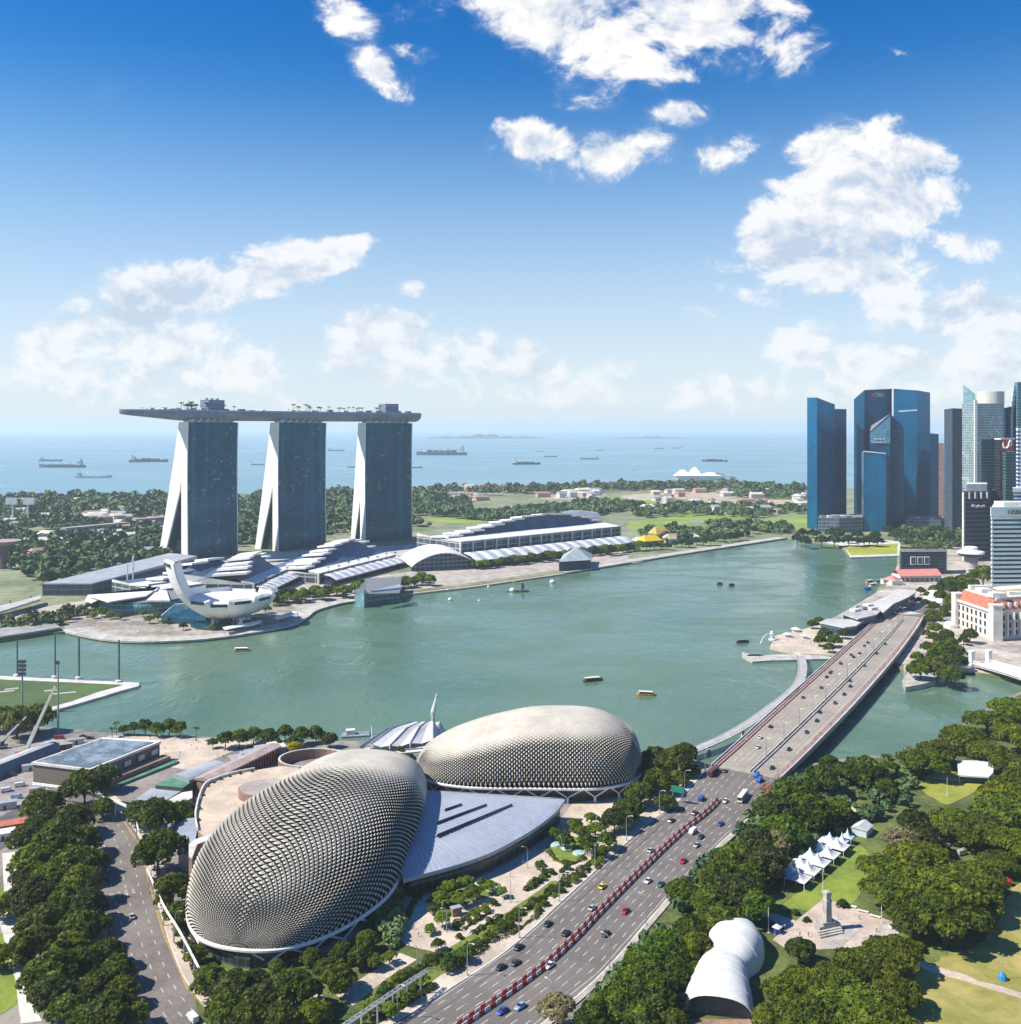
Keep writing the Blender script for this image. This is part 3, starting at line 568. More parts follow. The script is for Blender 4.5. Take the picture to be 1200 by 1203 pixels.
def hedge(pts,wd,hg,label,leaf=leafB,grp='hedges in the plaza beds'):
    L=smooth_line([P(x,y) for x,y in pts],8); ln=sum((b_-a).length for a,b_ in zip(L,L[1:])); n=int(ln*wd*22); k=rng.integers(0,len(L)-1,n); f=rng.random(n)
    A=np.array([tuple(p) for p in L]); c_=A[k]*(1-f)[:,None]+A[k+1]*f[:,None]; tg=A[k+1]-A[k]; tg/=np.linalg.norm(tg,axis=1,keepdims=True); th=rng.random(n)*np.pi; o=L[0]
    sw=1+.35*np.sin(c_[:,0]*.9)+.25*np.sin(c_[:,1]*1.7); d=np.stack([-tg[:,1]*np.cos(th),tg[:,0]*np.cos(th),np.sin(th)],1)
    p=c_+np.stack([-tg[:,1]*np.cos(th)*wd/2*sw,tg[:,0]*np.cos(th)*wd/2*sw,np.sin(th)*hg*sw],1)*(.75+.3*rng.random(n))[:,None]-np.array(tuple(o))
    t=thing('hedge',o,label,'hedge',grp); link('foliage',quads_mesh('foliage',p,d+rng.normal(size=d.shape)*.5,.3*(.6+.7*rng.random(n)),leaf),t)
    b=MB(); b.tube([p_+Vector((0,0,.25)) for p_ in L],.22,4); b.build('stem',bark,t)
HL=['short hedge nearest the round lawn beside the plaza paving','thick dark hedge along the road below the round lawn','hedge along the road right of the round lawn','hedge strip just below the lone young tree','long thick hedge along the road in the middle of the beds','hedge strip along the road between the black cars and the lone tree','low hedge between two pale walks below the planting mound','hedge under the pale truss near the road bottom','hedge along the ramp beside the near dome','thin hedge in the middle of the pale walks','lower thin hedge between pale walks','hedge hugging the kerb near the bottom truss','small hedge left of the planting mound','curved hedge edging the round lawn','second thin hedge beside the kerb lane','hedge strip along the avenue railing, farther part','hedge strip along the avenue railing, nearer part']
for (pts,wd,hg),l in zip([([(617,1047),(630,1037),(641,1030)],3.2,1.4),([(647,1049),(668,1035),(690,1021)],4.5,1.7),([(690,1018),(702,1008),(714,998)],3,1.5),([(628,1062),(640,1054),(652,1047)],3.5,1.5),([(527,1137),(556,1117),(600,1088)],5.5,2.2),([(582,1090),(610,1073),(640,1055)],3.6,1.6),([(535,1088),(548,1078),(562,1069)],2.6,1.2),([(478,1150),(500,1135),(524,1120)],4,2.),([(478,1080),(486,1062),(498,1046)],3,2.),([(556,1098),(572,1087),(590,1076)],2,1.),([(545,1092),(560,1082),(576,1072)],1.8,.9),([(455,1193),(480,1178),(510,1160)],3,1.5),([(505,1062),(515,1052),(526,1045)],4,2.),([(644,1000),(656,1012),(672,1015),(688,1008)],2,1.),([(600,1099),(618,1087),(636,1074)],2,1.),([(196,1058),(205,1080),(214,1100)],3.5,1.6),([(216,1105),(228,1128),(240,1150)],3.5,1.6)],HL): hedge(pts,wd,hg,l,leafC if 'mound' in l or 'round lawn beside' in l else leafB)
# far bank rows
for i in range(44):
    t=i/43; x=322+t*182+random.uniform(-3,3); y=702-t*25+random.uniform(-2.5,4.5); tree('farbright' if i%3 else 'far',x,y,random.uniform(12,17),'light green tree in the promenade row in front of the left mall halls','trees in front of the mall')
for (x,y) in [(205,725),(196,728),(186,724),(176,727),(168,720),(215,735),(250,736),(262,733),(130,722),(120,718),(142,724),(110,722),(96,715),(290,720),(300,716),(312,714),(276,722)]:
    tree('far' if x%2 else 'farbright',x,y,random.uniform(9,13),'dark green tree on the plaza around the lotus-shaped museum','museum plaza trees')
for i in range(30):
    t=i/29; tree('farbright' if i%3 else 'far',556+t*196,663-t*22+random.uniform(-1.5,1.5),random.uniform(10,14),'green tree in the promenade row in front of the convention hall','trees in front of the convention hall')
for i in range(16):
    t=i/15; tree('far',760+t*125,643-t*18+random.uniform(-3,3),random.uniform(9,13),'dark tree along the far promenade beyond the yellow-roofed houses','trees on the far promenade')
for i in range(34):
    x=935+random.random()*185; tree('far',x,630-(x-935)*.012+random.uniform(-6,7),random.uniform(11,16),'dark green tree at the foot of the blue glass towers','trees below the blue towers')
for (x,y,wd,l) in [(1118,690,34,'bright green tree left of the domed white hotel, nearest the red roof'),(1134,684,40,'big bright tree against the pale blue banded office block'),(1155,676,34,'tree squeezed between the banded office block and the saucer building'),(1122,706,26,'small tree at the corner of the white hotel')]: tree('broad',x,y,wd,l,'city trees by the hotel')
for (x,y,wd) in [(1108,765,30),(1122,775,26),(1102,785,30),(1082,786,30),(1118,792,28),(1095,775,22),(1110,750,22),(1100,738,16),(1092,728,12),(1140,745,20),(970,745,18),(980,752,18),(963,752,14),(975,760,14),(1105,700,16),(1098,712,12),(1100,728,14),(1094,720,14),(1108,722,16),(1114,715,16),(1088,708,12),(1080,705,10),(1112,745,18),(1118,755,18),(1098,748,14),(1088,744,12),(1078,772,18),(1126,765,18),(1132,752,12),(1090,760,16),(955,733,12),(962,728,10),(1010,733,10),(1022,730,10),(1000,738,12),(990,744,12),(1090,698,10),(1082,694,10),(1098,692,14)]:
    tree('broad',x,y,wd,'green tree on the riverside around the bridge head','bridge head trees')

# far woods beyond the hotel: far too many to count
def woods(name,poly,n,wd,mat,seed,q=46):
    g=np.random.default_rng(seed); pts=[P(a,b_) for a,b_ in poly]; xs=[p.x for p in pts]; ys=[p.y for p in pts]
    A=np.array([(p.x,p.y) for p in pts]); C=[]
    while len(C)<n:
        X=g.uniform(min(xs),max(xs),4000); Y=g.uniform(min(ys),max(ys),4000); ins=np.zeros(4000,bool); j=len(A)-1
        for i in range(len(A)):
            c_=((A[i,1]>Y)!=(A[j,1]>Y))&(X<(A[j,0]-A[i,0])*(Y-A[i,1])/(A[j,1]-A[i,1]+1e-9)+A[i,0]); ins^=c_; j=i
        dn=np.sin(X*.011)+np.sin(Y*.009+1)+np.sin((X+Y)*.021); ins&=(dn>-1.35)
        C+=list(zip(X[ins],Y[ins]))
    C=np.array(C[:n]); k=np.repeat(np.arange(n),q); r=wd*g.uniform(.5,1.25,n)/2
    d=g.normal(size=(n*q,3)); d/=np.linalg.norm(d,axis=1,keepdims=True); d[:,2]=np.abs(d[:,2])*1.1-.1
    hgt=r*g.uniform(.9,1.5,n)
    p=np.stack([C[k,0],C[k,1],2+hgt[k]*.75],1)+d*np.stack([r[k],r[k],hgt[k]*.75],1)*(.75+.3*g.random(n*q))[:,None]
    global rng; rng=g
    o=link(name,quads_mesh(name,p,d*.8+g.normal(size=d.shape)*.45,r[k]*.42*(.7+.6*g.random(n*q)),mat)); o['kind']='stuff'; return o
leafW=M('woodland_leaf',(.024,.066,.022),.7,.3,.02,rgb2=(.14,.205,.06)); leafW2=M('woodland_light_leaf',(.04,.075,.015),.7,.3,.02,rgb2=(.13,.16,.04))
woods('woodland',[(-60,690),(60,688),(190,662),(215,650),(300,640),(520,618),(560,610),(545,588),(380,596),(200,604),(-60,618)],2300,16,leafW,1)
woods('woodland',[(-60,620),(200,606),(380,598),(545,590),(545,578),(380,582),(200,586),(-60,590)],1300,22,leafW,2,30)
woods('woodland',[(500,612),(700,592),(760,596),(700,606),(560,616)],700,15,leafW,3,36)
woods('woodland',[(545,578),(700,573),(860,571),(945,576),(945,580),(740,577),(560,583)],700,20,leafW2,4,30)
woods('woodland',[(740,600),(800,594),(840,598),(860,594),(940,598),(948,603),(860,612),(800,606),(750,610)],330,14,leafW,5,36)
woods('woodland',[(750,628),(850,616),(930,620),(930,626),(860,632),(770,640)],420,12,leafW,6,40)
woods('woodland',[(1050,622),(1140,612),(1160,640),(1090,650),(1060,640)],330,11,leafW2,7,40)
woods('woodland',[(0,735),(60,725),(150,705),(160,709),(70,735),(5,742)],90,9,leafW2,8,40)
woods('woodland',[(855,578),(940,582),(940,588),(860,584)],160,15,leafW,9,30)
woods('undergrowth',[(742,1110),(868,975),(905,930),(960,902),(1060,890),(1100,878),(1060,960),(1000,975),(905,1040),(860,1100),(800,1200),(690,1200)],420,5,leafW,10,60)
woods('undergrowth',[(232,1108),(330,1134),(410,1108),(455,1062),(470,1045),(470,1100),(430,1200),(300,1225),(245,1200)],260,4,leafW,11,60)
# ================================================================ hotel towers and sky park
hglass=GLASS('hotel_glass',(.010,.105,.155),(.010,.062,.090),fh=3.5,bay=4.2,lw=.3,mw=.18,metal=.42,rough=.12,tint=.7,streak=.5,lightrgb=(.26,.36,.40),lightp=.14)
hwall=M('hotel_end_wall',(.88,.85,.79),.6,.05,.06)
def hotel(P0,ang,L,label,foot=51.,Ht=186.):
    u=Vector((math.cos(ang),math.sin(ang),0)); v=Vector((-math.sin(ang),math.cos(ang),0)); O=Vector((P0[0],P0[1],2))
    root=thing('hotel_tower',O,label,'tower','hotel towers under the sky park')
    def ext(prof,a,b_,name,mat,inset=0.):
        m=MB(); m.rings([[O+u*uu+v*q[0]+Vector((0,0,q[1])) for q in prof] for uu in (a,b_)]); return m.build(name,mat,root)
    zs=[0,20,45,70,95,118,140,165,Ht]
    wl0=[0,.2,.5,.8,1.,1.,.8,.3,-.6]; ws=[(a,z) for a,z in zip(wl0,zs)]
    outr=lambda z: 18+(foot-7)*(1-z/Ht)**1.08; thk=lambda z: (12.5 if foot>30 else 10)+.11*z
    prof_w=[(x,z) for x,z in ws]+[(12.5,z) for x,z in reversed(ws)]
    prof_e=[(max(12.7,outr(z)-thk(z)),z) for z in zs]+[(outr(z),z) for z in reversed(zs)]
    ext(prof_w,0,L,'west_slab',hglass); ext(prof_e,1.5,L-1.5,'east_slab',hglass)
    for a,b_ in ((-1.2,-.02),(L+.02,L+1.2)):
        ext([(x-.5,z) for x,z in ws]+[(12.4,z) for x,z in reversed(ws)],a,b_,'end_wall',hwall)
    for a,b_ in ((-.8,1.48),(L-1.48,L+.8)): ext([(x,z) for x,z in prof_e],a,b_,'end_wall',hwall)
    # atrium between the legs, roof plant and the glazed neck under the sky park
    ext([(12.6,0),(46,0),(30,24),(12.6,30)],6,L-6,'atrium',dglass)
    ext([(3,Ht),(16,Ht),(16,Ht+6),(3,Ht+6)],5,L-5,'roof_neck',pglass)
    m=MB()
    for k in range(7): m.tube([O+u*(L*(k+.5)/7)+v*2+Vector((0,0,Ht-1)),O+u*(L*(k+.5)/7)-v*5+Vector((0,0,Ht+5))],.6,4)
    m.build('roof_strut',white,root)
    return O,u,v,L
T1=hotel((-432,1300),math.atan2(.835,.55),84,'left glass tower with the widest white splayed legs, behind the white lotus-shaped museum')
T2=hotel((-335,1402),math.atan2(.785,.62),88,'middle glass tower of the three standing under the long boat-shaped deck',43)
T3=hotel((-224,1500),math.atan2(.714,.70),92,'right glass tower of the three under the long deck, with the narrowest white legs',27)
def mid(T): return T[0]+T[1]*(T[3]/2)+T[2]*9
cl_=smooth_line([Vector((-507,1258,0)),Vector((-462,1288,0)),mid(T1),mid(T2),mid(T3),Vector((-157,1588,0))],14)
sp=thing('sky_park',(cl_[0].x,cl_[0].y,190),'long boat-shaped roof deck spanning the tops of the three hotel towers','sky park')
hull=MB(); deck=MB(); par=MB(); rs=[]; dk=[]; n=len(cl_)
for i,p in enumerate(cl_):
    t=i/(n-1); tg=(cl_[min(i+1,n-1)]-cl_[max(i-1,0)]); tg.z=0; tg.normalize(); nn=Vector((-tg.y,tg.x,0))
    wv=19.5*min(1,(max(t,.0)/.30+.02))**.62*(1-.22*max(0,(t-.86)/.14)**2); kz=7.5*max(0,1-t/.30)**1.3; zt=202.5
    rs.append([Vector((p.x,p.y,0))+nn*wv*a+Vector((0,0,zt-b_)) for a,b_ in ((1,0),(1.02,3.2),(.84,7.5-kz*.5),(.5,11.2-kz),(0,12.4-kz*1.3),(-.5,11.2-kz),(-.84,7.5-kz*.5),(-1.02,3.2),(-1,0))])
    dk.append([Vector((p.x,p.y,0))+nn*wv*a+Vector((0,0,zt+.05)) for a in (.97,.3,-.3,-.97)])
hull.rings(rs); hull.build('hull',M('hull_panels',(.20,.24,.31),.5,.15,.05,metal=.1),sp,smooth=False)
deck.rings(dk,closed=False); deck.build('deck',M('deck_timber',(.30,.24,.19),.8,.25,.05),sp)
for sg in (1,-1):
    m=MB(); m.rings([[r[0 if sg>0 else -1]+Vector((0,0,h)) for h in (0,2.1)] for r in rs],closed=False); m.build('parapet',M('parapet_blue',(.30,.35,.42),.5,.15,.1) if sg>0 else bpy.data.materials['parapet_blue'],sp)
def boxon(T,px_,w_,dp,z0,z1,name,mat,off=0):
    m=MB(); c_=mid(T)+T[1]*off; m.box((c_.x,c_.y,z0),(w_,dp,z1-z0),math.atan2(T[1].y,T[1].x)); return m.build(name,mat,sp)
lh=GLASS('lift_house_cladding',(.17,.22,.32),(.24,.29,.38),fh=2.6,bay=50,lw=.4,metal=.2,rough=.4)
boxon(T1,0,27,18,202.6,219,'lift_house',lh,6); boxon(T3,0,26,18,202.6,218.5,'lift_house',lh,6)
for k in range(3): boxon(T1,0,3,3,219,221.5,'roof_vent',grey,-4+k*9)
pool=MB()
for i in range(20,44):
    p=cl_[i]; tg=(cl_[i+1]-cl_[i-1]).normalized(); nn=Vector((-tg.y,tg.x,0)); pool.box((p.x-nn.x*14,p.y-nn.y*14,202.6),(5,4,1.1),math.atan2(tg.y,tg.x))
pool.build('pool',pglass,sp)
for i in range(9,n-4,2):
    p=cl_[i]; m=MB(); m.box((p.x+random.uniform(-6,6),p.y+random.uniform(-6,6),202.6),(random.uniform(5,10),random.uniform(4,8),random.uniform(2.5,5.5)),.8); m.build('pavilion',random.choice((offw,grey,offw,dgrey)),sp)
for i in range(64):
    t=(.31+.16*random.random()) if i<26 else ((.60+.19*random.random()) if i<48 else random.uniform(.1,.95)); p=cl_[int(t*(n-1))]
    put('palm',(p.x+random.uniform(-9,9),p.y+random.uniform(-9,9),202.4),random.uniform(1.1,1.6) if i<48 else .6,'dark palm in the rooftop garden on the boat-shaped deck','palms on the roof deck','palm')

# ================================================================ lotus-shaped museum
mc=XD(266,884,2); mus=thing('museum',mc,'white lotus-shaped museum with upcurved petals in front of the left hotel tower','museum')
mwhite=M('museum_skin',(.80,.78,.74),.42,.05,.05)
PET=[(178,47,54,12),(214,51,60,16),(246,36,27,13),(277,35,25,13.5),(307,38,27,13.5),(337,41,28,13),(8,44,30,13.5),(42,41,26,14),(82,38,25,14.5),(120,37,27,14),(152,38,30,12)]
def petal(az,Rr,Hh,wd):
    a=R(az); e=Vector((math.cos(a),math.sin(a),0)); s=Vector((-e.y,e.x,0)); m=MB(); out=[];inn=[]; N=14; K=8
    for i in range(N+1):
        t=i/N; r=7+(Rr-7)*math.sin(t*1.38)**.9/math.sin(1.38)**.9; z=8+(Hh-8)*(t**1.9*.72+t*.28); w_=(4.0+ (wd-4.)*min(1,t*1.5)**.8)*(1-.12*t)
        ro=[];ri=[]
        for k in range(K+1):
            q=k/K*2-1; dep=2.6*(1-q*q)
            pt=mc+e*(r+dep*.55)+s*w_*q+Vector((0,0,z-dep*.9)); ro.append(pt)
            ri.append(mc+e*(r-1.6-.5*(1-q*q))+s*w_*q*.985+Vector((0,0,z+.9)))
        out.append(ro+ri[::-1])
    m.rings(out); o=m.build('petal',mwhite,mus,smooth=False)
    # skylight in the cut-off tip
    g=MB(); tip=mc+e*(Rr+1.5)+Vector((0,0,Hh-3.6)); g.box((tip.x,tip.y,tip.z),(1.2,wd*1.05,2.6),a); g.build('skylight',dglass,o)
for q in PET: petal(*q)
m=MB(); m.lathe(mc,[(7,9),(14,11),(26,17),(34,24),(30,24.5),(22,19),(10,15),(0.5,14)],40); m.build('bowl_roof',mwhite,mus,smooth=True)
for k in range(10):
    a=k*.628; m=MB(); m.tube([mc+Vector((9*math.cos(a),9*math.sin(a),0)),mc+Vector((13*math.cos(a+.3),13*math.sin(a+.3),12))],.55,5); m.build('column',steel,mus)
m=MB(); m.lathe(mc,[(6,0),(6,11)],20); m.build('core',dglass,mus)
m=MB(); m.lathe(mc,[(31,0),(31,.6),(20,.6)],40); m.build('pond',tglass,mus)
# glazed entrance wedge and lily canopies below the museum
m=MB(); a_,b_,c_,d_=P(190,733),P(248,733),P(252,722),P(206,724)
e=thing('glass_entrance',a_,'teal glass wedge pavilion lying in front of the lotus-shaped museum','pavilion')
m.prism([a_,b_,c_,d_],2,[9,4,14,13]); m.build('glazing',tglass,e); m=MB(); m.tube([Vector((a_.x,a_.y,9.3)),Vector((d_.x,d_.y,13.3)),Vector((c_.x,c_.y,14.3))],.7,5); m.build('roof_edge',white,e)
for (pts,l) in [([(262,737),(305,729),(308,731),(265,740)],'long flat white canopy on the museum promenade, nearest the petals'),([(322,725),(346,718),(350,720),(326,728)],'short flat pale-blue canopy on the museum promenade, right of the longer one')]:
    q=PX(*pts,z=7); t=thing('canopy',(q[0].x,q[0].y,2),l,'canopy'); m=MB(); m.prism(q,6.6,7.2); m.build('roof',white,t)
    for k in (0,1,2,3): m=MB(); m.tube([(q[k].x*.999,q[k].y*.999,2),(q[k].x*.999,q[k].y*.999,6.6)],.3,5); m.build('column',steel,t)
# low round glass building with white canopy left of the museum
t=thing('round_pavilion',P(160,718),'low curved teal glass building under a flat white canopy, left of the lotus-shaped museum','pavilion')
cx=P(172,712); m=MB(); m.lathe((cx.x,cx.y,2),[(46,0),(46,6),(43,11),(0.1,12)],36); m.build('glass_drum',GLASS('drum_glass',(.05,.18,.2),(.2,.3,.32),fh=4,bay=5,metal=.3),t)
q=PX((103,699),(183,694),(188,689),(172,700),(128,707),z=17); m=MB(); m.prism(q,16,17.2); m.build('canopy',white,t)
q=PX((100,705),(108,708),(125,701),(103,700),z=14); m=MB(); m.prism(q,13,14); m.build('canopy',white,t)
q=PX((172,706),(200,706),(196,694),(186,693),z=15); m=MB(); m.prism(q,14,15.6); m.build('canopy',offw,t)
for (a,b_) in ((150,.1),(156.5,.1)):
    p=P(a,694); m=MB(); m.tube([(p.x,p.y,2),(p.x,p.y,32 if a<155 else 40)],.9,6); m.build('mast',white,t)
# long low hall behind it
t=thing('long_hall',P(50,702),'long low grey-roofed hall stretching from the coast road to the left hotel tower','hall')
q=[P(50,700),P(108,700),P(232,668),P(200,664)]; m=MB(); m.prism(q,2,14); m.build('wall',GLASS('hall_wall',(.05,.07,.10),(.12,.14,.17),fh=6,bay=8,metal=.1,rough=.5),t)
m=MB(); q2=[Vector((p.x,p.y,0)) for p in q]; m.prism(q2,14.05,[15.2,15.2,18,18]); m.build('roof',roofgrey,t)
t=thing('elevated_road',P(0,718),'raised concrete expressway crossing at the left edge beside the long low hall','viaduct')
m=MB(); A=PX((-80,722),(0,712),(48,700),(48,704),(0,719),(-80,732),z=9); m.prism(A,7.5,9.4); m.build('deck',conc,t)
for k in range(5):
    p=P(-60+k*24,727-k*5.2); m=MB(); m.tube([(p.x,p.y,-1),(p.x,p.y,7.6)],1.3,6); m.build('pier',conc,t)
t=thing('promenade_bridge',P(0,745),'low dark-sided promenade bridge over the water at the far left shore','bridge')
m=MB(); A=PX((-120,752),(0,738),(60,729),(72,737),(0,748),(-120,765),z=5); m.prism(A,3.2,5); m.build('deck',M('grey_deck',(.30,.29,.28),.8,.2,.1),t)
for k in range(6):
    p=P(-70+k*24,757-k*3.2,0); m=MB(); m.tube([(p.x,p.y,-1),(p.x,p.y,3.3)],1.2,6); m.build('pier',dgrey,t)

# ================================================================ mall halls with stepped wave roofs
mallroof=M('mall_roof',(.74,.73,.71),.5,.06,.03); stripe=M('canopy_panels',(.50,.53,.58),.4,.12,.04,metal=.2)
def wavehall(a,b_,label,N,zf,zb0,zb1,d0,d1,d2,can,palms=0,df=None,name='mall_hall',peak=.62,dark=navy,cols=True):
    """a,b_: front ground corners (px). Local u along the front, v away from the water."""
    A=P(*a); B=P(*b_); u=(B-A).normalized(); v=Vector((-u.y,u.x,0)); Ln=(B-A).length; root=thing(name,A,label,'hall')
    q=lambda s,t,z: A+u*(s*Ln)+v*t+Vector((0,0,z-2))
    m=MB(); m.prism([q(0,d0,0),q(1,d0,0),q(1,d2,0),q(0,d2,0)],2,zf-2); m.build('wall',GLASS(name+'_front',(.07,.10,.12),(.42,.42,.40),fh=7,bay=14,lw=.16,mw=.1,metal=.15,rough=.4),root)
    df=d0+12 if df is None else df; m=MB(); m.quad(q(0,d0-2,zf-.4),q(1,d0-2,zf-.4),q(1,df,zf+2),q(0,df,zf+2)); m.quad(q(0,d0-2,zf-1.6),q(0,d0-2,zf-.4),q(0,df,zf+2),q(0,df,zf)); m.quad(q(1,d0-2,zf-1.6),q(1,df,zf),q(1,df,zf+2),q(1,d0-2,zf-.4))
    m.quad(q(0,d0-2,zf-1.6),q(1,d0-2,zf-1.6),q(1,d0-2,zf-.4),q(0,d0-2,zf-.4)); m.build('front_roof',mallroof,root)
    prof=lambda s: zb0+(zb1-zb0)*max(0,math.sin(math.pi*(s**(math.log(.5)/math.log(peak)))))**.9
    for k in range(N):
        s0,s1=k/N,(k+1)/N; zz=prof((s0+s1)/2); back=d1+ (d2-d1)*.25
        ex=15*max(0,1-2.2*(s0+s1)/2)**1.; m=MB(); m.prism([q(s0-.004,d1-7-ex,0),q(s1+.012,d1-7-ex,0),q(s1+.012,d1+18,0),q(s0-.004,d1+18,0)],[zz-2.2+.8*(k%2)]*2+[zz-2.2+.8*(k%2)-3]*2,[zz+.8*(k%2)]*2+[zz+.8*(k%2)-3]*2); m.build('roof_step',mallroof,root)
    m=MB(); K=30
    for k in range(K):
        s0,s1=k/K,(k+1)/K; m.quad(q(s0,df-1,zf+1.7),q(s1,df-1,zf+1.7),q(s1,d1,prof(s1)-1.4),q(s0,d1,prof(s0)-1.4)); m.quad(q(s0,d1+17,prof(s0)-4),q(s1,d1+17,prof(s1)-4),q(s1,d2,zf-2),q(s0,d2,zf-2))
    m.build('clerestory',dark,root)
    for s in (0.002,.998): m=MB(); m.quad(q(s,d0,2),q(s,d2,2),q(s,d2,max(zf,prof(s))-1.7),q(s,d0,zf-1.7)); m.build('side_wall',offw,root)
    if cols:
        for k in range(N+1):
            m=MB(); c_=q(k/N,d0-1.6,2); m.box((c_.x,c_.y,2),(2.2,2.2,zf-3.7),math.atan2(u.y,u.x)); m.build('column',concw,root)
    if can:
        c0,c1,z0,z1=can
        for k in range(N*2):
            s0,s1=k/(2*N),(k+.9)/(2*N); m=MB(); m.rings([[q(s0,c0,z0),q(s1,c0,z0),q(s1,c0,z0+.8),q(s0,c0,z0+.8)],[q(s0,(c0+c1)/2,z0+(z1-z0)*.72),q(s1,(c0+c1)/2,z0+(z1-z0)*.72),q(s1,(c0+c1)/2,z0+(z1-z0)*.72+.8),q(s0,(c0+c1)/2,z0+(z1-z0)*.72+.8)],[q(s0,c1,z1),q(s1,c1,z1),q(s1,c1,z1+.8),q(s0,c1,z1+.8)]]); m.build('canopy_panel',stripe if k%2 else mallroof,root)
        m=MB(); m.prism([q(.002,c0+6,0),q(.998,c0+6,0),q(.998,c1,0),q(.002,c1,0)],2,z0-.6); m.build('shopfront',dglass,root)
    for k in range(palms):
        p=q((k+.6)/palms,d0-6,zf-6); put('palm',(p.x,p.y,(can[3] if can else 12)),.9,'palm standing on the terrace between the mall canopy and roof','palms on the mall terraces','palm')
    return root
wavehall((318,702),(356,683),'white wave-roofed mall hall just right of the lotus-shaped museum',8,17,27,40,20,46,96,(0,16,9,13),3)
wavehall((205,712),(318,694),'low white-roofed mall wing hidden behind the lotus-shaped museum',6,16,19,36,30,66,120,None,0,cols=False,peak=.74)
wavehall((396,688),(484,664),'middle mall hall, stepped white roof edge round dark blue, below the middle tower',11,15,20,39,26,62,118,(0,17,8,13),8,peak=.66)
wavehall((560,668),(748,645),'long convention hall with stepped curved white roof and striped front canopy',15,34,38,56,34,78,130,(0,26,11,19),0,df=66,name='convention_hall',peak=.62)
# arched glass roof between the halls
A=P(484,672); B=P(560,668); u=(B-A).normalized(); v=Vector((-u.y,u.x,0)); t=thing('arched_hall',A,'low arched glass-fronted hall between the middle mall hall and the convention hall','hall'); m=MB(); g=MB(); prev=None
for k in range(15):
    s=k/14; z=9+15*math.sin(math.pi*s)**.8; f=A+u*(s*(B-A).length); r=[f+Vector((0,0,z-2)),f+v*60+Vector((0,0,z+2)),f+v*60+Vector((0,0,z+1)),f+Vector((0,0,z-3.2))]
    if prev: m.rings([prev,r],cap=False); g.quad(prevf+v*3,f+v*3,f+v*3+Vector((0,0,z-3)),prevf+v*3+Vector((0,0,pz-3)))
    prev,prevf,pz=r,f,z
m.build('roof',mallroof,t); g.build('glazing',GLASS('arch_glass',(.04,.07,.09),(.2,.24,.26),fh=5,bay=6,metal=.2),t)
# barrel-roofed theatre beyond the convention hall
t=thing('barrel_hall',P(690,628),'silvery barrel-roofed block behind the right end of the convention hall','hall'); A=Vector((96,1560,2)); u=Vector((.96,.28,0)); v=Vector((-.28,.96,0)); rs=[]
for s in (0,14,28,42,56): rs.append([A+u*s+v*(30-32*math.cos(a))+Vector((0,0,(44-abs(s-20)*.12)*max(0.02,math.sin(a))**.6)) for a in np.linspace(0,math.pi,14)])
m=MB(); m.rings(rs); m.build('shell',M('silver_shell',(.45,.47,.50),.35,.1,.05,metal=.5),t)
m=MB(); m.prism([A-u*2,A+u*60,A+u*60+v*50,A-u*2+v*50],2,22); m.build('base',bluegrey,t)
# crystal pavilions standing in the bay
def crystal(pts,zs,label,roofmat,peak=None):
    q=PX(*pts,z=0); t=thing('crystal_pavilion',q[0],label,'pavilion','crystal pavilions in the bay'); m=MB(); n_=len(q)
    if peak:
        c_=sum((x for x in q),Vector())/n_; top=Vector((c_.x,c_.y,peak)); rim=[Vector((x.x,x.y,zs[i])) for i,x in enumerate(q)]
        m.prism(q,-1,zs); m.build('glass_body',dglass,t); r_=MB()
        for i in range(n_): r_.poly([rim[i]+Vector((0,0,.1)),rim[(i+1)%n_]+Vector((0,0,.1)),top])
        r_.build('roof',roofmat,t)
    else: m.prism(q,-1,zs); m.build('glass_body',GLASS('crystal_glass',(.05,.12,.14),(.18,.28,.3),fh=5,bay=5,metal=.35),t)
    m=MB(); m.prism([(x.x*1.0,x.y*.998,0) for x in q],-.8,.7); m.build('plinth',dgrey,t)
    return t
t=crystal([(420,711.5),(428,713),(470,708),(472,696),(432,700)],[16,13,10,17,19],'faceted glass pavilion in the bay with a pale prow, before the middle mall hall',grey)
q=PX((417,712),(428,714),(432,712),z=0); m=MB(); m.prism(q,-.5,[17,19,14]); m.build('glass_prow',pglass,t)
q=PX((436,694),(472,690),(470,686),z=19); m=MB(); m.prism(q,17,19); m.build('roof',bluegrey,t)
crystal([(657,673.5),(694,670),(696,662),(662,664)],[14,13,13,14],'dark glass pavilion in the bay with a pale pyramid roof, before the convention hall',M('slate_roof',(.40,.45,.47),.5,.12,.1),27)
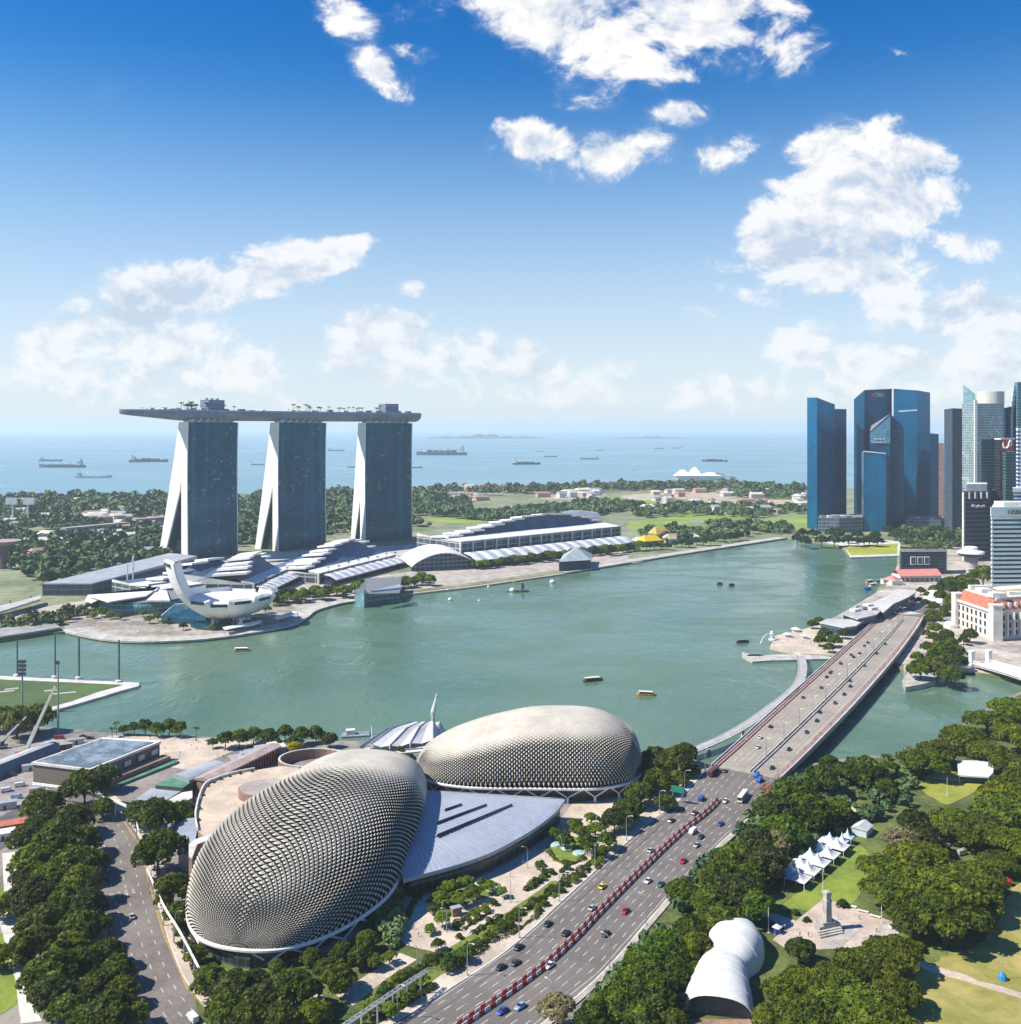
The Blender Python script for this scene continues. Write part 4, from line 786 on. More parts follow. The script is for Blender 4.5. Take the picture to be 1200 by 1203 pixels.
# yellow-roofed houses and their neighbours
for (x,y,w_,h_,m_,l) in [(763,640,34,12,yellowp,'ochre-roofed house nearest the convention hall'),(775,634,30,17,M('ochre_roof',(.55,.36,.10),.7,.2,.1),'tallest ochre-roofed house on the far promenade'),(790,637,30,11,M('tan_roof',(.50,.40,.27),.7,.2,.1),'tan-roofed house right of the tall ochre one'),(806,634,44,8,offw,'long pale shed at the right end of the ochre-roofed houses'),(752,639,18,9,offw,'small pale house beside the end of the convention hall')]:
    p=P(x,y); t=thing('promenade_house',p,l,'house','houses on the far promenade'); m=MB(); m.box((p.x,p.y,2),(w_*.9,22,h_*.6),.5); m.build('wall',M('house_wall',(.5,.42,.3),.8,.2,.2),t)
    m=MB(); ca,sa=math.cos(.5),math.sin(.5); f=lambda a,b_,z: Vector((p.x+a*ca-b_*sa,p.y+a*sa+b_*ca,z)); hw=w_/2; z0=2+h_*.6; m.add([f(-hw,-12,z0),f(hw,-12,z0),f(hw,12,z0),f(-hw,12,z0),f(-hw*.6,0,2+h_*1.25),f(hw*.6,0,2+h_*1.25)],[(0,1,5,4),(2,3,4,5),(1,2,5),(3,0,4),(3,2,1,0)]); m.build('roof',m_,t)

# ================================================================ theatre domes with their sunshade shells
shade=M('sunshade_aluminium',(.51,.465,.39),.7,.10,.08,metal=.0,spec=.2); under=M('dome_glazing',(.012,.016,.014),.6,.3,.2,spec=.08)
def dome(name,label,axis,ws,hs,zr,NU,NV,openf,base_z=2.,ee=2.6,fdir=(.0,-1.)):
    """axis: plan curve pole to pole; ws,hs: half width and height along it"""
    C=smooth_line([Vector(p) for p in axis],40); n_=len(C)-1; O=Vector((C[0].x,C[0].y,base_z)); root=thing(name,O,label,'theatre','domed theatres')
    def cen(s):
        x=s*n_; i=min(int(x),n_-1); return C[i].lerp(C[i+1],x-i),(C[min(i+4,n_)]-C[max(i-3,0)]).normalized()
    itp=lambda tab,s: float(np.interp(s,[a for a,_ in tab],[b for _,b in tab]))
    wt=[(s,itp(ws,s)) for s in np.linspace(0,1,81)]; ht_=[(s,itp(hs,s)) for s in np.linspace(0,1,81)]
    ker=np.array([1,2,4,6,4,2,1.])/20; sm=lambda tab:[(tab[i][0],float(np.convolve(np.pad([b for _,b in tab],3,'edge'),ker,'valid')[i])) for i in range(len(tab))]
    wt=sm(sm(wt)); ht_=sm(sm(ht_))
    env=lambda s: (max(0,1-abs(2*s-1)**ee))**.5
    def pt(a,b_,lift=0.):
        s=.62*(.5-.5*math.cos(math.pi*a))+.38*(a*a*(3-2*a)*.5+a*.5); c_,tg=cen(s); nn=Vector((-tg.y,tg.x,0)); th=math.pi*b_
        ct=math.cos(th); st=math.sin(th); cx=math.copysign(abs(ct)**.76,ct); sx=abs(st)**.70
        return Vector((c_.x,c_.y,zr))+nn*(itp(wt,s)*env(s)+lift)*cx+Vector((0,0,(itp(ht_,s)*env(s)+lift)*sx))
    G=[[pt(i/NU,j/NV) for j in range(NV+1)] for i in range(NU+1)]
    g=MB()
    for i in range(NU):
        for j in range(NV): g.quad(G[i][j],G[i][j+1],G[i+1][j+1],G[i+1][j])
    dome_o=g.build('glass_shell',under,root,smooth=True)
    m=MB(); ref=Vector((C[n_//2].x,C[n_//2].y,zr-40))
    for i in range(1,NU):
        for j in range(1,NV):
            if (i+j)%2: continue
            cs=[G[i-1][j],G[i][j+1],G[i+1][j],G[i][j-1]]; ctr=(cs[0]+cs[1]+cs[2]+cs[3])/4
            nr=(cs[2]-cs[0]).cross(cs[3]-cs[1])
            if nr.length<1e-6: continue
            nr.normalize()
            if nr.dot(ctr-ref)<0: nr=-nr
            sz=min((cs[2]-cs[0]).length,(cs[3]-cs[1]).length); op=openf(i/NU,j/NV,nr)
            fx=nr.x+fdir[0]*.45; fy=nr.y+fdir[1]*.45; k0=min(range(4),key=lambda q:(cs[q].x-ctr.x)*fx+(cs[q].y-ctr.y)*fy-(cs[q].z-ctr.z)*.3); top,l_,nose,r_=(cs[(k0+q)%4] for q in range(4))
            # each diamond is a folded beak: back corner on the shell, nose lifted and drawn in as it opens
            kw=1.0-.47*op; lift=nr*(.02+.36*op*min(sz,3.2))
            T=ctr+(top-ctr)*(1.0-.06*op)+nr*.1; A=ctr+(l_-ctr)*kw+nr*.1; B_=ctr+(r_-ctr)*kw+nr*.1; N_=ctr+(nose-ctr)*(1-.56*op)+lift*.9; mid=ctr+(top-ctr)*.1+lift
            m.add([T,A,N_,B_,mid],[(0,1,4),(1,2,4),(2,3,4),(3,0,4)])
    m.build('sunshade',shade,root)
    rim=[G[i][0] for i in range(NU+1)]+[G[i][NV] for i in range(NU-1,0,-1)]
    m=MB(); m.tube(rim+[rim[0],],.75,7); m.build('rim_tube',white,root)
    # glazed drum below and V struts
    inn=[]; cc=Vector((C[n_//2].x,C[n_//2].y,0))
    for i in range(0,NU+1,2): inn.append(pt(i/NU,0,-4.5))
    for i in range(NU-1,0,-2): inn.append(pt(i/NU,1,-4.5))
    m=MB(); m.prism([(p.x,p.y) for p in inn],base_z,zr+.6); m.build('glass_drum',GLASS(name+'_drum',(.03,.05,.045),(.10,.13,.12),fh=3.2,bay=3,metal=.15,rough=.3),root)
    tot=0; step=13.; acc=0; last=rim[0]
    st_=[]
    for p in rim[1:]:
        acc+=(p-last).length; last=p
        if acc>step: st_.append(p); acc=0
    for k in range(0,len(st_)-1):
        a,b_=st_[k],st_[(k+1)]; f=(a+b_)/2; f=f+(cc-Vector((f.x,f.y,0))).normalized()*1.2; f.z=base_z+ (1.2 if zr<9 else 2.5)
        m=MB(); m.tube([a,f,b_],.42,5); m.tube([f,Vector((f.x,f.y,base_z-.2))],.7,6); m.build('strut',white,root)
    return root
def smst(x,a,b_): x=min(1,max(0,(x-a)/(b_-a))); return x*x*(3-2*x)
def open1(a,b_,nr):
    fr=smst(a-.13*b_,.52,.42)                # the near half stands open, the far half lies shut
    back=.34*smst(a,.80,.92)*smst(nr.z,.95,.7)
    return max(.03,min(1,max(fr*(.55+.45*smst(nr.z,.97,.75)),back)))
def open2(a,b_,nr): return max(.03,min(1,smst(.94-nr.z,.0,.34)*(1 if nr.y<.2 else .5)))
D1_AX=[(-90,320,0),(-85,345,0),(-80,375,0),(-75,405,0),(-69,440,0),(-64,465,0),(-61,483,0)]
dome('domed_theatre','nearer spiky-shelled dome at lower left, egg-shaped with open louvres facing the garden',D1_AX,[(0,32),(.12,37),(.27,39.5),(.5,35),(.7,31),(.85,28.5),(1,25)],[(0,18),(.2,25.5),(.4,28),(.6,24.5),(.8,22),(1,17)],8.,146,96,open1,ee=3.1,fdir=(-.25,-1.))
D2_AX=[(-47,489,0),(-20,491,0),(10,492,0),(40,491,0),(66,488,0)]
dome('domed_theatre','farther spiky-shelled dome at the water, broad and loaf-shaped',D2_AX,[(0,28),(.2,31),(.5,32),(.8,33),(1,30)],[(0,12),(.2,19),(.5,27),(.8,28.5),(1,26)],9.,140,78,open2,ee=3.5)
# ================================================================ city towers at the right
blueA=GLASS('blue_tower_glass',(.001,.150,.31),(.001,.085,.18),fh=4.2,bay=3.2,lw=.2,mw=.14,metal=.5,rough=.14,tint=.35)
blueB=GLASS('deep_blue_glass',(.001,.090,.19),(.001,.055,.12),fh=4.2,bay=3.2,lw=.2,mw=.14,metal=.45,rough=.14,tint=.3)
def text(s,size,loc,face,mat,parent,name='lettering',ext=.15):
    cu=bpy.data.curves.new(name,'FONT'); cu.body=s; cu.size=size; cu.extrude=ext; cu.align_x='CENTER'; cu.align_y='CENTER'
    o=bpy.data.objects.new(name,cu); dg=None; COL.objects.link(o); o.parent=parent; off=wl(parent); o.location=Vector(loc)-off
    cu.materials.append(mat); bpy.context.view_layer.update(); me=bpy.data.meshes.new_from_object(o.evaluated_get(bpy.context.evaluated_depsgraph_get())); bpy.data.objects.remove(o)
    o=bpy.data.objects.new(name,me); COL.objects.link(o); o.parent=parent; o.location=Vector(loc)-wl(parent); o.rotation_euler=(R(90),0,face); return o
def tower(name,label,corners,top,mat,base=2.,cat='tower',roofmat=None,crown=None,group=None,parts=()):
    """corners: list of (px, depth); top: height or list of photo rows per corner"""
    q=[XD(a,d,base) for a,d in corners]; c_=sum(q,Vector())/len(q); t=thing(name,(q[0].x,q[0].y,base),label,cat,group)
    tops=[ZY(tp,d) for tp,(a,d) in zip(top,corners)] if isinstance(top,(list,tuple)) else [top]*len(q)
    m=MB(); m.prism(q,base,tops); m.build('body',mat,t)
    # parapet ring and roof plant set inside it
    if crown!=False:
        r=MB(); n_=len(q)
        for i in range(n_):
            a,b_=q[i],q[(i+1)%n_]; za,zb=tops[i],tops[(i+1)%n_]; d=(b_-a).normalized(); nn=Vector((d.y,-d.x,0))*.25
            r.rings([[Vector((a.x,a.y,za-.4))+nn,Vector((a.x,a.y,za+1.3))+nn,Vector((a.x,a.y,za+1.3))-nn*3,Vector((a.x,a.y,za-.4))-nn*3],[Vector((b_.x,b_.y,zb-.4))+nn,Vector((b_.x,b_.y,zb+1.3))+nn,Vector((b_.x,b_.y,zb+1.3))-nn*3,Vector((b_.x,b_.y,zb-.4))-nn*3]])
        r.build('parapet',roofmat or mat,t)
        z=min(tops); r=MB(); qs=[c_+(p-c_)*.45 for p in q]; r.prism(qs,z-1,z+ (2.5 if crown is None else crown)); r.build('roof_plant',grey,t)
    return t
A_=tower('office_tower','isolated blue glass tower with slanted top and bright left face, standing nearest the lawn',[(948.5,1730),(960,1708),(981,1735),(978,1775)],[468,468,476,476],blueA)
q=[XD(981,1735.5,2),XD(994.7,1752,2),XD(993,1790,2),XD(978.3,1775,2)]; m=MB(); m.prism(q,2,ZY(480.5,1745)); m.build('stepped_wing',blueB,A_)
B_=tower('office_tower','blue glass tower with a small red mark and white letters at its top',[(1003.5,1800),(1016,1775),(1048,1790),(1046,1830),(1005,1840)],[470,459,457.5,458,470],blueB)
text('DBS',10,XD(1033,1781,ZY(464,1782)),R(6),offw,B_); m=MB(); p=XD(1025.5,1778,ZY(464,1778)); m.box((p.x,p.y-.4,p.z-3),(5.5,.5,6)); m.build('emblem',redp,B_)
D_=tower('office_tower','tallest broad blue glass tower, its right face in shade',[(1050,1780),(1078,1765),(1093,1790),(1092,1840),(1052,1830)],[457.5,459.5,462,462,458],blueA)
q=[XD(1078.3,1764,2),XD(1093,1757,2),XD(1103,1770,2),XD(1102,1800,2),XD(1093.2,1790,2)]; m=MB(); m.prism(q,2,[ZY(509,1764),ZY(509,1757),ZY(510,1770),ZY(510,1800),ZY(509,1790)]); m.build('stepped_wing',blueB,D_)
m=MB(); q=[XD(1056,1777,0),XD(1077.5,1765.4,0)]; m.rings([[Vector((p.x,p.y-1.,ZY(484+ (0 if i==0 else -1.5),p.y)+k)) for k in (0,2.2)]+[Vector((p.x,p.y+.5,ZY(484+(0 if i==0 else -1.5),p.y)+k)) for k in (2.2,0)] for i,p in enumerate(q)]); m.build('ledge',offw,D_)
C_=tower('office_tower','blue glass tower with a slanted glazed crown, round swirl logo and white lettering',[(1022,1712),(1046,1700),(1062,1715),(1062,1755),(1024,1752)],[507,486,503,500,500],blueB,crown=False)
m=MB(); q=[XD(1022,1711.5,0),XD(1046,1699,0)]; m.quad(*(Vector((p.x,p.y-.6,z)) for p,z in ((q[0],ZY(521,1711)),(q[1],ZY(521,1699)),(q[1],ZY(489,1699)),(q[0],ZY(509,1711))))); m.build('crown_lattice',GLASS('crown_lattice_glass',(.03,.16,.26),(.20,.33,.42),fh=3,bay=3,lw=.2,mw=.2,metal=.3),C_)
text('Standard',5.4,XD(1033,1704,ZY(515.5,1704)),R(-17),offw,C_); text('Chartered',5.4,XD(1033,1704,ZY(519.2,1704)),R(-17),offw,C_)
for k,mm in enumerate((M('logo_green',(.05,.45,.30),.4,.05,1),M('logo_cyan',(.05,.45,.75),.4,.05,1))):
    m=MB(); c0=XD(1042.5,1699.4,ZY(507.5,1699)); m.tube([c0+Vector((3.2*math.cos(a),0,3.4*math.sin(a)*1.0)) for a in np.linspace(k*math.pi-.6,k*math.pi+2.2,10)],[.5,.8,1.1,1.3,1.4,1.3,1.1,.9,.6,.4],5); m.build('emblem',mm,C_)
E_=tower('office_tower','lowest blue tower with a wedge-cut top, standing in front of the swirl-logo tower',[(1012.5,1700),(1015,1672),(1041,1662),(1045,1700)],[531,530.5,533,536],blueA,crown=False)
m=MB(); q=[XD(1015,1671.5,0),XD(1041,1661.5,0)]; m.rings([[Vector((p.x,p.y-.8,ZY(y,p.y)-.5)),Vector((p.x,p.y-.8,ZY(y,p.y)+1.4)),Vector((p.x,p.y+2,ZY(y,p.y)+1.4)),Vector((p.x,p.y+2,ZY(y,p.y)-.5))] for p,y in zip(q,(530.5,533))]); m.build('roof_edge',offw,E_)
for (cs,tp,l) in [([(961,1660),(986,1652),(1014,1668),(1012,1720),(965,1725)],26,'low grey podium building between the isolated blue tower and the blue tower group'),([(1064,1680),(1106,1672),(1132,1690),(1130,1740),(1068,1745)],22,'dark low podium at the foot of the broad blue tower')]:
    t=tower('podium_building',l,cs,tp,GLASS('podium_cladding',(.10,.13,.17),(.28,.30,.33),fh=6,bay=7,metal=.1,rough=.5),cat='building')
    for k in range(4): p=XD(cs[0][0]+6+k*8,cs[0][1]+14); m=MB(); m.box((p.x,p.y,tp),(8,8,3.5)); m.build('roof_unit',offw if k%2 else grey,t)
# pinkish sliver, dark twin, pale glass tower with fin
tower('office_tower','thin pinkish stone tower squeezed right of the broad blue tower',[(1102,1900),(1108,1895),(1109,1930),(1103,1935)],ZY(522,1900),GLASS('pink_stone',(.25,.14,.13),(.36,.24,.22),fh=4,bay=4,metal=.1,rough=.5))
tower('office_tower','dark slate-blue tower left of the pale glass tower',[(1109.5,1640),(1119,1622),(1131,1632),(1130,1680),(1111,1685)],[482,480.5,481,481,482],GLASS('slate_glass',(.03,.06,.10),(.10,.12,.15),fh=4,bay=5,lw=.3,mw=.3,metal=.25,rough=.3),crown=3)
G_=tower('office_tower','pale green glass tower with a white drum top, white pier and pointed fin',[(1130.5,1545),(1147,1530),(1180,1540),(1180,1590),(1134,1595)],ZY(474,1535),GLASS('pale_curtain',(.24,.34,.36),(.40,.45,.46),fh=4,bay=3.4,lw=.22,mw=.12,metal=.4,rough=.2,lightrgb=(.6,.62,.6),lightp=.2),crown=False)
a=XD(1132,1545,0); b_=XD(1146,1530,0); z0=ZY(474,1540)
m=MB(); m.rings([[Vector((a.x,a.y,z0)),Vector((a.x,a.y,ZY(452,1545))),Vector((a.x+1,a.y+1.5,ZY(452,1545))),Vector((a.x+1,a.y+1.5,z0))],[Vector((b_.x,b_.y,z0)),Vector((b_.x,b_.y,ZY(463,1530))),Vector((b_.x+1,b_.y+1.5,ZY(463,1530))),Vector((b_.x+1,b_.y+1.5,z0))]]); m.build('glass_fin',pglass,G_)
c0=XD(1164,1562,0); m=MB(); m.lathe((c0.x,c0.y,z0-.5),[(20,0),(20,20),(18.5,20.5),(.1,20.5)],28); m.build('drum_top',M('drum_cream',(.62,.60,.52),.6,.06,.1),G_)
p=XD(1146.5,1527,0); m=MB(); m.box((p.x,p.y,40),(4.2,3,ZY(470,1527)-40)); m.build('pier',M('pier_white',(.75,.72,.68),.6,.08,.2),G_)
tower('office_tower','teal-green gridded office block in front of the pale glass tower',[(1151,1345),(1153,1330),(1169,1332),(1170,1370)],ZY(517,1332),GLASS('teal_grid',(.03,.10,.105),(.13,.21,.21),fh=4,bay=3,lw=.22,mw=.2,metal=.3),crown=2)
t=tower('office_tower','dark tower with a red panel and white curling logo facing the bay',[(1168.5,1325),(1176,1310),(1192,1316),(1192,1350)],ZY(516,1315),GLASS('dark_brown_glass',(.025,.03,.04),(.05,.05,.06),fh=4,bay=4,metal=.3),roofmat=white,crown=2)
a=XD(1176,1309.2,0); b_=XD(1191,1315,0); m=MB(); zt=ZY(517,1312)
m.add([Vector((a.x,a.y-.6,zt)),Vector((b_.x,b_.y-.6,zt)),Vector((b_.x,b_.y-.6,ZY(533,1315))),Vector((a.x+10,a.y+2,ZY(546,1312))),Vector((a.x,a.y-.6,ZY(538,1312)))],[(0,1,2,3,4)]); m.build('red_panel',M('signal_red',(.55,.05,.03),.5,.1,.1),t)
c0=XD(1183,1310,ZY(523,1311)); m=MB(); m.tube([c0+Vector((x*1.25,-.6,z*1.25)) for x,z in ((-4,4.5),(-4.6,1),(-3.4,-2.6),(-.6,-3.2),(1.6,-.6),(2.2,3),(3.4,5.2),(4.8,4.0),(4.4,.6),(2.4,-2.2))],[.7,1.3,1.6,1.5,1.2,1.,1.2,1.4,1.1,.4],5); m.build('emblem',white,t)
tower('office_tower','green glass block in front of the red-panel tower',[(1178,1285),(1182,1270),(1197,1273),(1198,1300)],ZY(532,1275),GLASS('green_block',(.035,.10,.10),(.10,.18,.17),fh=4,bay=4,metal=.3),crown=2)
tower('office_tower','dark blue tower behind the red-panel tower',[(1178,1470),(1181,1455),(1196,1460),(1197,1490)],ZY(480,1460),GLASS('navy_glass',(.02,.05,.11),(.05,.09,.16),fh=4,bay=4,metal=.3),crown=3)
t=tower('office_tower','tall serrated green glass tower cut off by the right edge',[(1192,1440),(1196,1425),(1225,1430),(1222,1470)],ZY(450,1430),GLASS('jade_glass',(.07,.19,.22),(.14,.27,.30),fh=4,bay=4,metal=.4))
for k in range(6): p=XD(1190.5+k*.8,1436,0); m=MB(); m.box((p.x,p.y,2),(4,7,ZY(483-k*6,1436)-2)); m.build('setback',GLASS('setback_glass',(.02,.06,.12),(.06,.10,.17),fh=4,bay=3,metal=.3) if k==0 else m_,t); m_=bpy.data.materials['setback_glass']
t=tower('office_tower','white-framed tower with blue striped windows at the right edge, above the banded block',[(1194,1190),(1196,1178),(1250,1182),(1250,1220)],ZY(504,1180),GLASS('blue_stripe',(.05,.12,.32),(.72,.73,.75),fh=4.6,bay=40,lw=.45,mw=.05,metal=.1,rough=.4),roofmat=white,crown=2)
m=MB(); q=[XD(1190,1170),XD(1250,1172),XD(1250,1182),XD(1190,1184)]; m.prism(q,ZY(578,1175),ZY(573,1175)); m.build('ledge',white,t); m=MB(); q=[XD(1191,1174),XD(1250,1176),XD(1250,1181),XD(1191,1181)]; m.prism(q,2,ZY(579,1175)); m.build('lower_body',bpy.data.materials['blue_stripe'],t)
# dark tower with white cap
t=tower('office_tower','dark banded tower with a white cap and small white sign near its top',[(1131.5,1310),(1134,1292),(1163,1298),(1178,1350),(1140,1360)],ZY(577,1295),GLASS('charcoal_bands',(.03,.04,.055),(.10,.115,.14),fh=6,bay=60,lw=.35,mw=.02,metal=.2,rough=.35),crown=False,roofmat=white)
q=[XD(1136,1297),XD(1160,1301),XD(1160,1330),XD(1136,1330)]; m=MB(); m.prism(q,ZY(577,1295)-.5,ZY(568.5,1300)); m.build('cap',white,t)
for k in range(4): p=XD(1139+k*7,1292.5+k*1.3,0); m=MB(); m.box((p.x,p.y,ZY(586,1293)),(1.6,1.2,9)); m.build('cap_column',white,t)
a,b_=XD(1131.7,1309,0),XD(1133.8,1291.6,0); m=MB(); m.box((a.x,a.y-8,2),(2.4,14,ZY(579,1295)-2),0.1); m.build('end_wall',offw,t)
text('Maybank',5.6,XD(1150,1293.5,ZY(594.5,1295)),R(10),white,t,ext=.5)
tower('office_block','grey slab with a curved pale roof behind the dark white-capped tower',[(1163.5,1380),(1166,1370),(1188,1375),(1188,1415)],[577,577,573,573],GLASS('grey_slab',(.10,.12,.15),(.2,.22,.25),fh=5,bay=8,metal=.1,rough=.5),cat='building',roofmat=offw,crown=False)
# saucer building
c0=XD(1141,1240,2); t=thing('saucer_building',c0,'low round building with a white saucer roof below the dark white-capped tower','building')
m=MB(); m.lathe(c0,[(8,0),(8,14),(12,16)],28); m.build('drum',GLASS('saucer_drum',(.12,.14,.16),(.4,.4,.4),fh=30,bay=3,mw=.3,metal=.1),t)
m=MB(); m.lathe((c0.x,c0.y,16),[(11,0),(15,1.2),(15,4)],32); m.build('window_band',dglass,t)
m=MB(); m.lathe((c0.x,c0.y,20),[(15.5,0),(16.5,.8),(15.5,2.8),(9,4.6),(8.5,4.8)],32); m.build('saucer_roof',white,t); m=MB(); m.lathe((c0.x,c0.y,24.6),[(8,0),(8,3.2),(6.5,4.2),(.1,4.4)],28); m.build('roof_cap',white,t)
# pale banded block with real window ribbons
q=[XD(1165,985,2),XD(1250,990,2),XD(1250,1030,2),XD(1168,1040,2)]; t=thing('banded_block',q[0],'large pale blue-green office block with dark window bands, right edge of the photo','building'); zt=ZY(597,987)
m=MB(); m.prism([x+Vector((0,1.2,0)) for x in q],2,zt); m.build('body',M('pale_aqua_cladding',(.58,.68,.68),.5,.06,.1),t)
nb=19; zb=ZY(607,987)
for k in range(nb):
    z=zb-(k+1)*(zb-4)/nb; h=(zb-4)/nb
    m=MB(); m.box(((q[0].x+q[1].x)/2+1.,(q[0].y+q[1].y)/2+.9,z+.2),((q[1]-q[0]).length-2.5,.8,h*.44),math.atan2(q[1].y-q[0].y,q[1].x-q[0].x)); m.build('window_band',dglass,t)
    m=MB(); m.box(((q[0].x+q[1].x)/2,(q[0].y+q[1].y)/2+.3,z+h*.46),((q[1]-q[0]).length,2.0,h*.5),math.atan2(q[1].y-q[0].y,q[1].x-q[0].x)); m.build('spandrel',bpy.data.materials['pale_aqua_cladding'],t)
text('HSBC',7,XD(1194,985.0,ZY(602,985)),R(3),dgrey,t,ext=.4); m=MB(); m.box((q[0].x+40,q[0].y+25,zt),(40,20,5)); m.build('roof_plant',offw,t)
m=MB(); m.prism([q[0]+Vector((-.6,-.6,0)),q[1]+Vector((0,-.6,0)),q[1]+Vector((0,1,0)),q[0]+Vector((-.6,1,0))],zb+.2,zt+1.2); m.build('fascia',bpy.data.materials['pale_aqua_cladding'],t)
# white courtyard hotel with columns (terracotta roofs)
ox,oy=405,813; t=thing('white_hotel',(ox,oy,2),'white classical hotel with terracotta roof strips and a columned shaded front','hotel'); zt=33
hw=M('hotel_stone',(.70,.65,.57),.75,.12,.1); gs=M('hotel_shaded_stone',(.42,.43,.45),.75,.12,.1)
m=MB(); m.prism([(ox,oy),(ox+90,oy+32),(ox+90,oy+92),(ox-4,oy+62)],2,zt-6); m.build('body',hw,t)
m=MB(); m.prism([(ox+6,oy+8),(ox+88,oy+41),(ox+88,oy+88),(ox+2,oy+56)],zt-6,zt+3); m.build('attic_storey',hw,t)
m=MB(); m.prism([(ox+24,oy+26),(ox+70,oy+42),(ox+70,oy+62),(ox+22,oy+46)],zt+3,zt+3.4); m.build('courtyard_roof',M('court_tan',(.45,.35,.22),.8,.2,.1),t)
for (a,b_,c_,d_,h) in ((10,14,12,9,4),(10,38,9,12,3.5),(14,52,20,5,4),(34,24,20,4,3),(76,58,10,16,5)): m=MB(); m.box((ox+a,oy+b_,zt+3),(c_,d_,h)); m.build('roof_block',offw,t)
m=MB(); m.add([(ox-.4,oy+4,zt-6),(ox-4.2,oy+60,zt-6),(ox+1.8,oy+58,zt+2),(ox+5.8,oy+9,zt+2)],[(0,1,2,3)]); m.build('roof',redroof,t)
m=MB(); m.add([(ox+3,oy-.6,zt-6),(ox+90,oy+31.4,zt-6),(ox+90,oy+40,zt+1),(ox+7,oy+7.6,zt+1)],[(3,2,1,0)]); m.build('roof',redroof,t)
for k in range(12): m=MB(); m.box((ox+10+k*6.8,oy+5+k*2.42,zt-4.5),(2.2,3,4)); m.build('dormer',offw,t)
m=MB(); m.prism([(ox-1.5,oy-2),(ox+90,oy+30),(ox+90,oy+32.5),(ox-1.5,oy+.5)],zt-8,zt-6.2); m.build('cornice',hw,t); m=MB(); m.prism([(ox-1.6,oy+.6),(ox+.6,oy+.6),(ox-3.4,oy+62),(ox-5.8,oy+62)],zt-8,zt-6.2); m.build('cornice',hw,t)
for k in range(13): m=MB(); x=ox+6+k*6.6; m.lathe((x,oy-.6+k*2.35,6),[(1.1,0),(.95,18.6)],10); m.build('column',hw,t)
for r_ in range(3):
    for k in range(13): m=MB(); m.box((ox+9.3+k*6.6,oy+2.7+k*2.35,5+r_*6.6),(2.2,.7,4.2),.34); m.build('window',dglass,t)
    for k in range(8): m=MB(); m.box((ox-.72-k*.45,oy+6+k*7,5+r_*6.6),(.5,2.2,4.2)); m.build('window',dglass,t)
for sx,sy in ((2,1),(-3,59)): m=MB(); m.box((ox+sx,oy+sy,2),(8,8,zt-4)); m.build('corner_pavilion',hw,t); m=MB(); m.box((ox+sx,oy+sy,zt-2),(9,9,1.2)); m.build('corner_cornice',hw,t)
# pier building with red roof and the dark block behind it
a=P(1058,684); t=thing('pier_building',a,'long pier building with a pinkish red roof above white arcades','building'); b2=P(1106,683)
u=(b2-a); Ln=u.length; m=MB(); m.prism([a,b2,b2+Vector((0,26,0)),a+Vector((0,26,0))],2,9); m.build('wall',offw,t)
m=MB(); m.add([a+Vector((-1,-1.5,7)),b2+Vector((1,-1.5,7)),b2+Vector((1,13,13)),a+Vector((-1,13,13)),b2+Vector((1,27,7)),a+Vector((-1,27,7))],[(0,1,2,3),(3,2,4,5)]); m.build('roof',M('pink_roof',(.58,.22,.18),.7,.1,.3),t)
for k in range(9): x=a.x+(k+.5)*Ln/9; m=MB(); m.box((x,a.y-.1,2.6),(Ln/9*.55,.7,4.4)); m.build('arch_opening',dgrey,t)
t=tower('dark_block','dark navy block with rooftop trees right behind the red-roofed pier building',[(1057,1190),(1059,1180),(1112,1183),(1113,1215)],ZY(648,1182),GLASS('navy_block',(.025,.04,.06),(.06,.08,.10),fh=4,bay=4,metal=.2),cat='building',crown=False)
for k in range(3): p=XD(1073+k*8,1179.5,0); m=MB(); m.box((p.x,p.y,14),(6.6,.8,10)); m.build('window_frame',white,t); m=MB(); m.box((p.x,p.y-.3,15),(5,.8,8)); m.build('window',dgrey,t)
for k in range(16): p=XD(1060+k*3.3,1198+random.uniform(-5,5)); put('small',(p.x,p.y,ZY(648,1182)),.6,'small rooftop tree on the dark navy block','rooftop trees')
p=P(1048,686); t=thing('pier_wing',p,'small pinkish red-roofed wing at the water end of the pier building','building'); m=MB(); m.box((p.x,p.y,1),(15,20,6),.3); m.build('wall',offw,t); m=MB(); m.lathe((p.x,p.y,7),[(13,0),(.3,5)],4); m.build('roof',M('brick_pink_roof',(.50,.25,.20),.7,.2,.3),t)
# waterfront restaurant terraces with sweeping grey roofs
def sweep(label,pts,z0,zs,roofm,wallm,steps=()):
    q=PX(*pts,z=(z0+2)); t=thing('waterfront_building',(q[0].x,q[0].y,2),label,'building','waterfront restaurant buildings'); c_=sum(q,Vector())/len(q)
    m=MB(); m.prism([c_+(p-c_)*.93 for p in q],1,[z-1 for z in zs]); m.build('glass_wall',wallm,t); m=MB(); m.prism(q,[z-.9 for z in zs],zs); m.build('roof',roofm,t)
    for (x,y,w_,d_,h,mm) in steps: p=P(x,y,z0+2); m=MB(); m.box((p.x,p.y,max(zs)-.3),(w_,d_,h),.6); m.build('roof_unit',mm,t)
    return t
wg=GLASS('restaurant_glass',(.03,.06,.09),(.10,.14,.18),fh=5,bay=4,metal=.25)
sweep('flat-roofed glass restaurant pavilion nearest the bridge head on the far quay',[(963,731),(972,727),(1017,727.5),(1006,735),(992,737)],8,[10,10,10,10,10],M('warm_grey_roof',(.50,.48,.46),.6,.1,.05),wg)
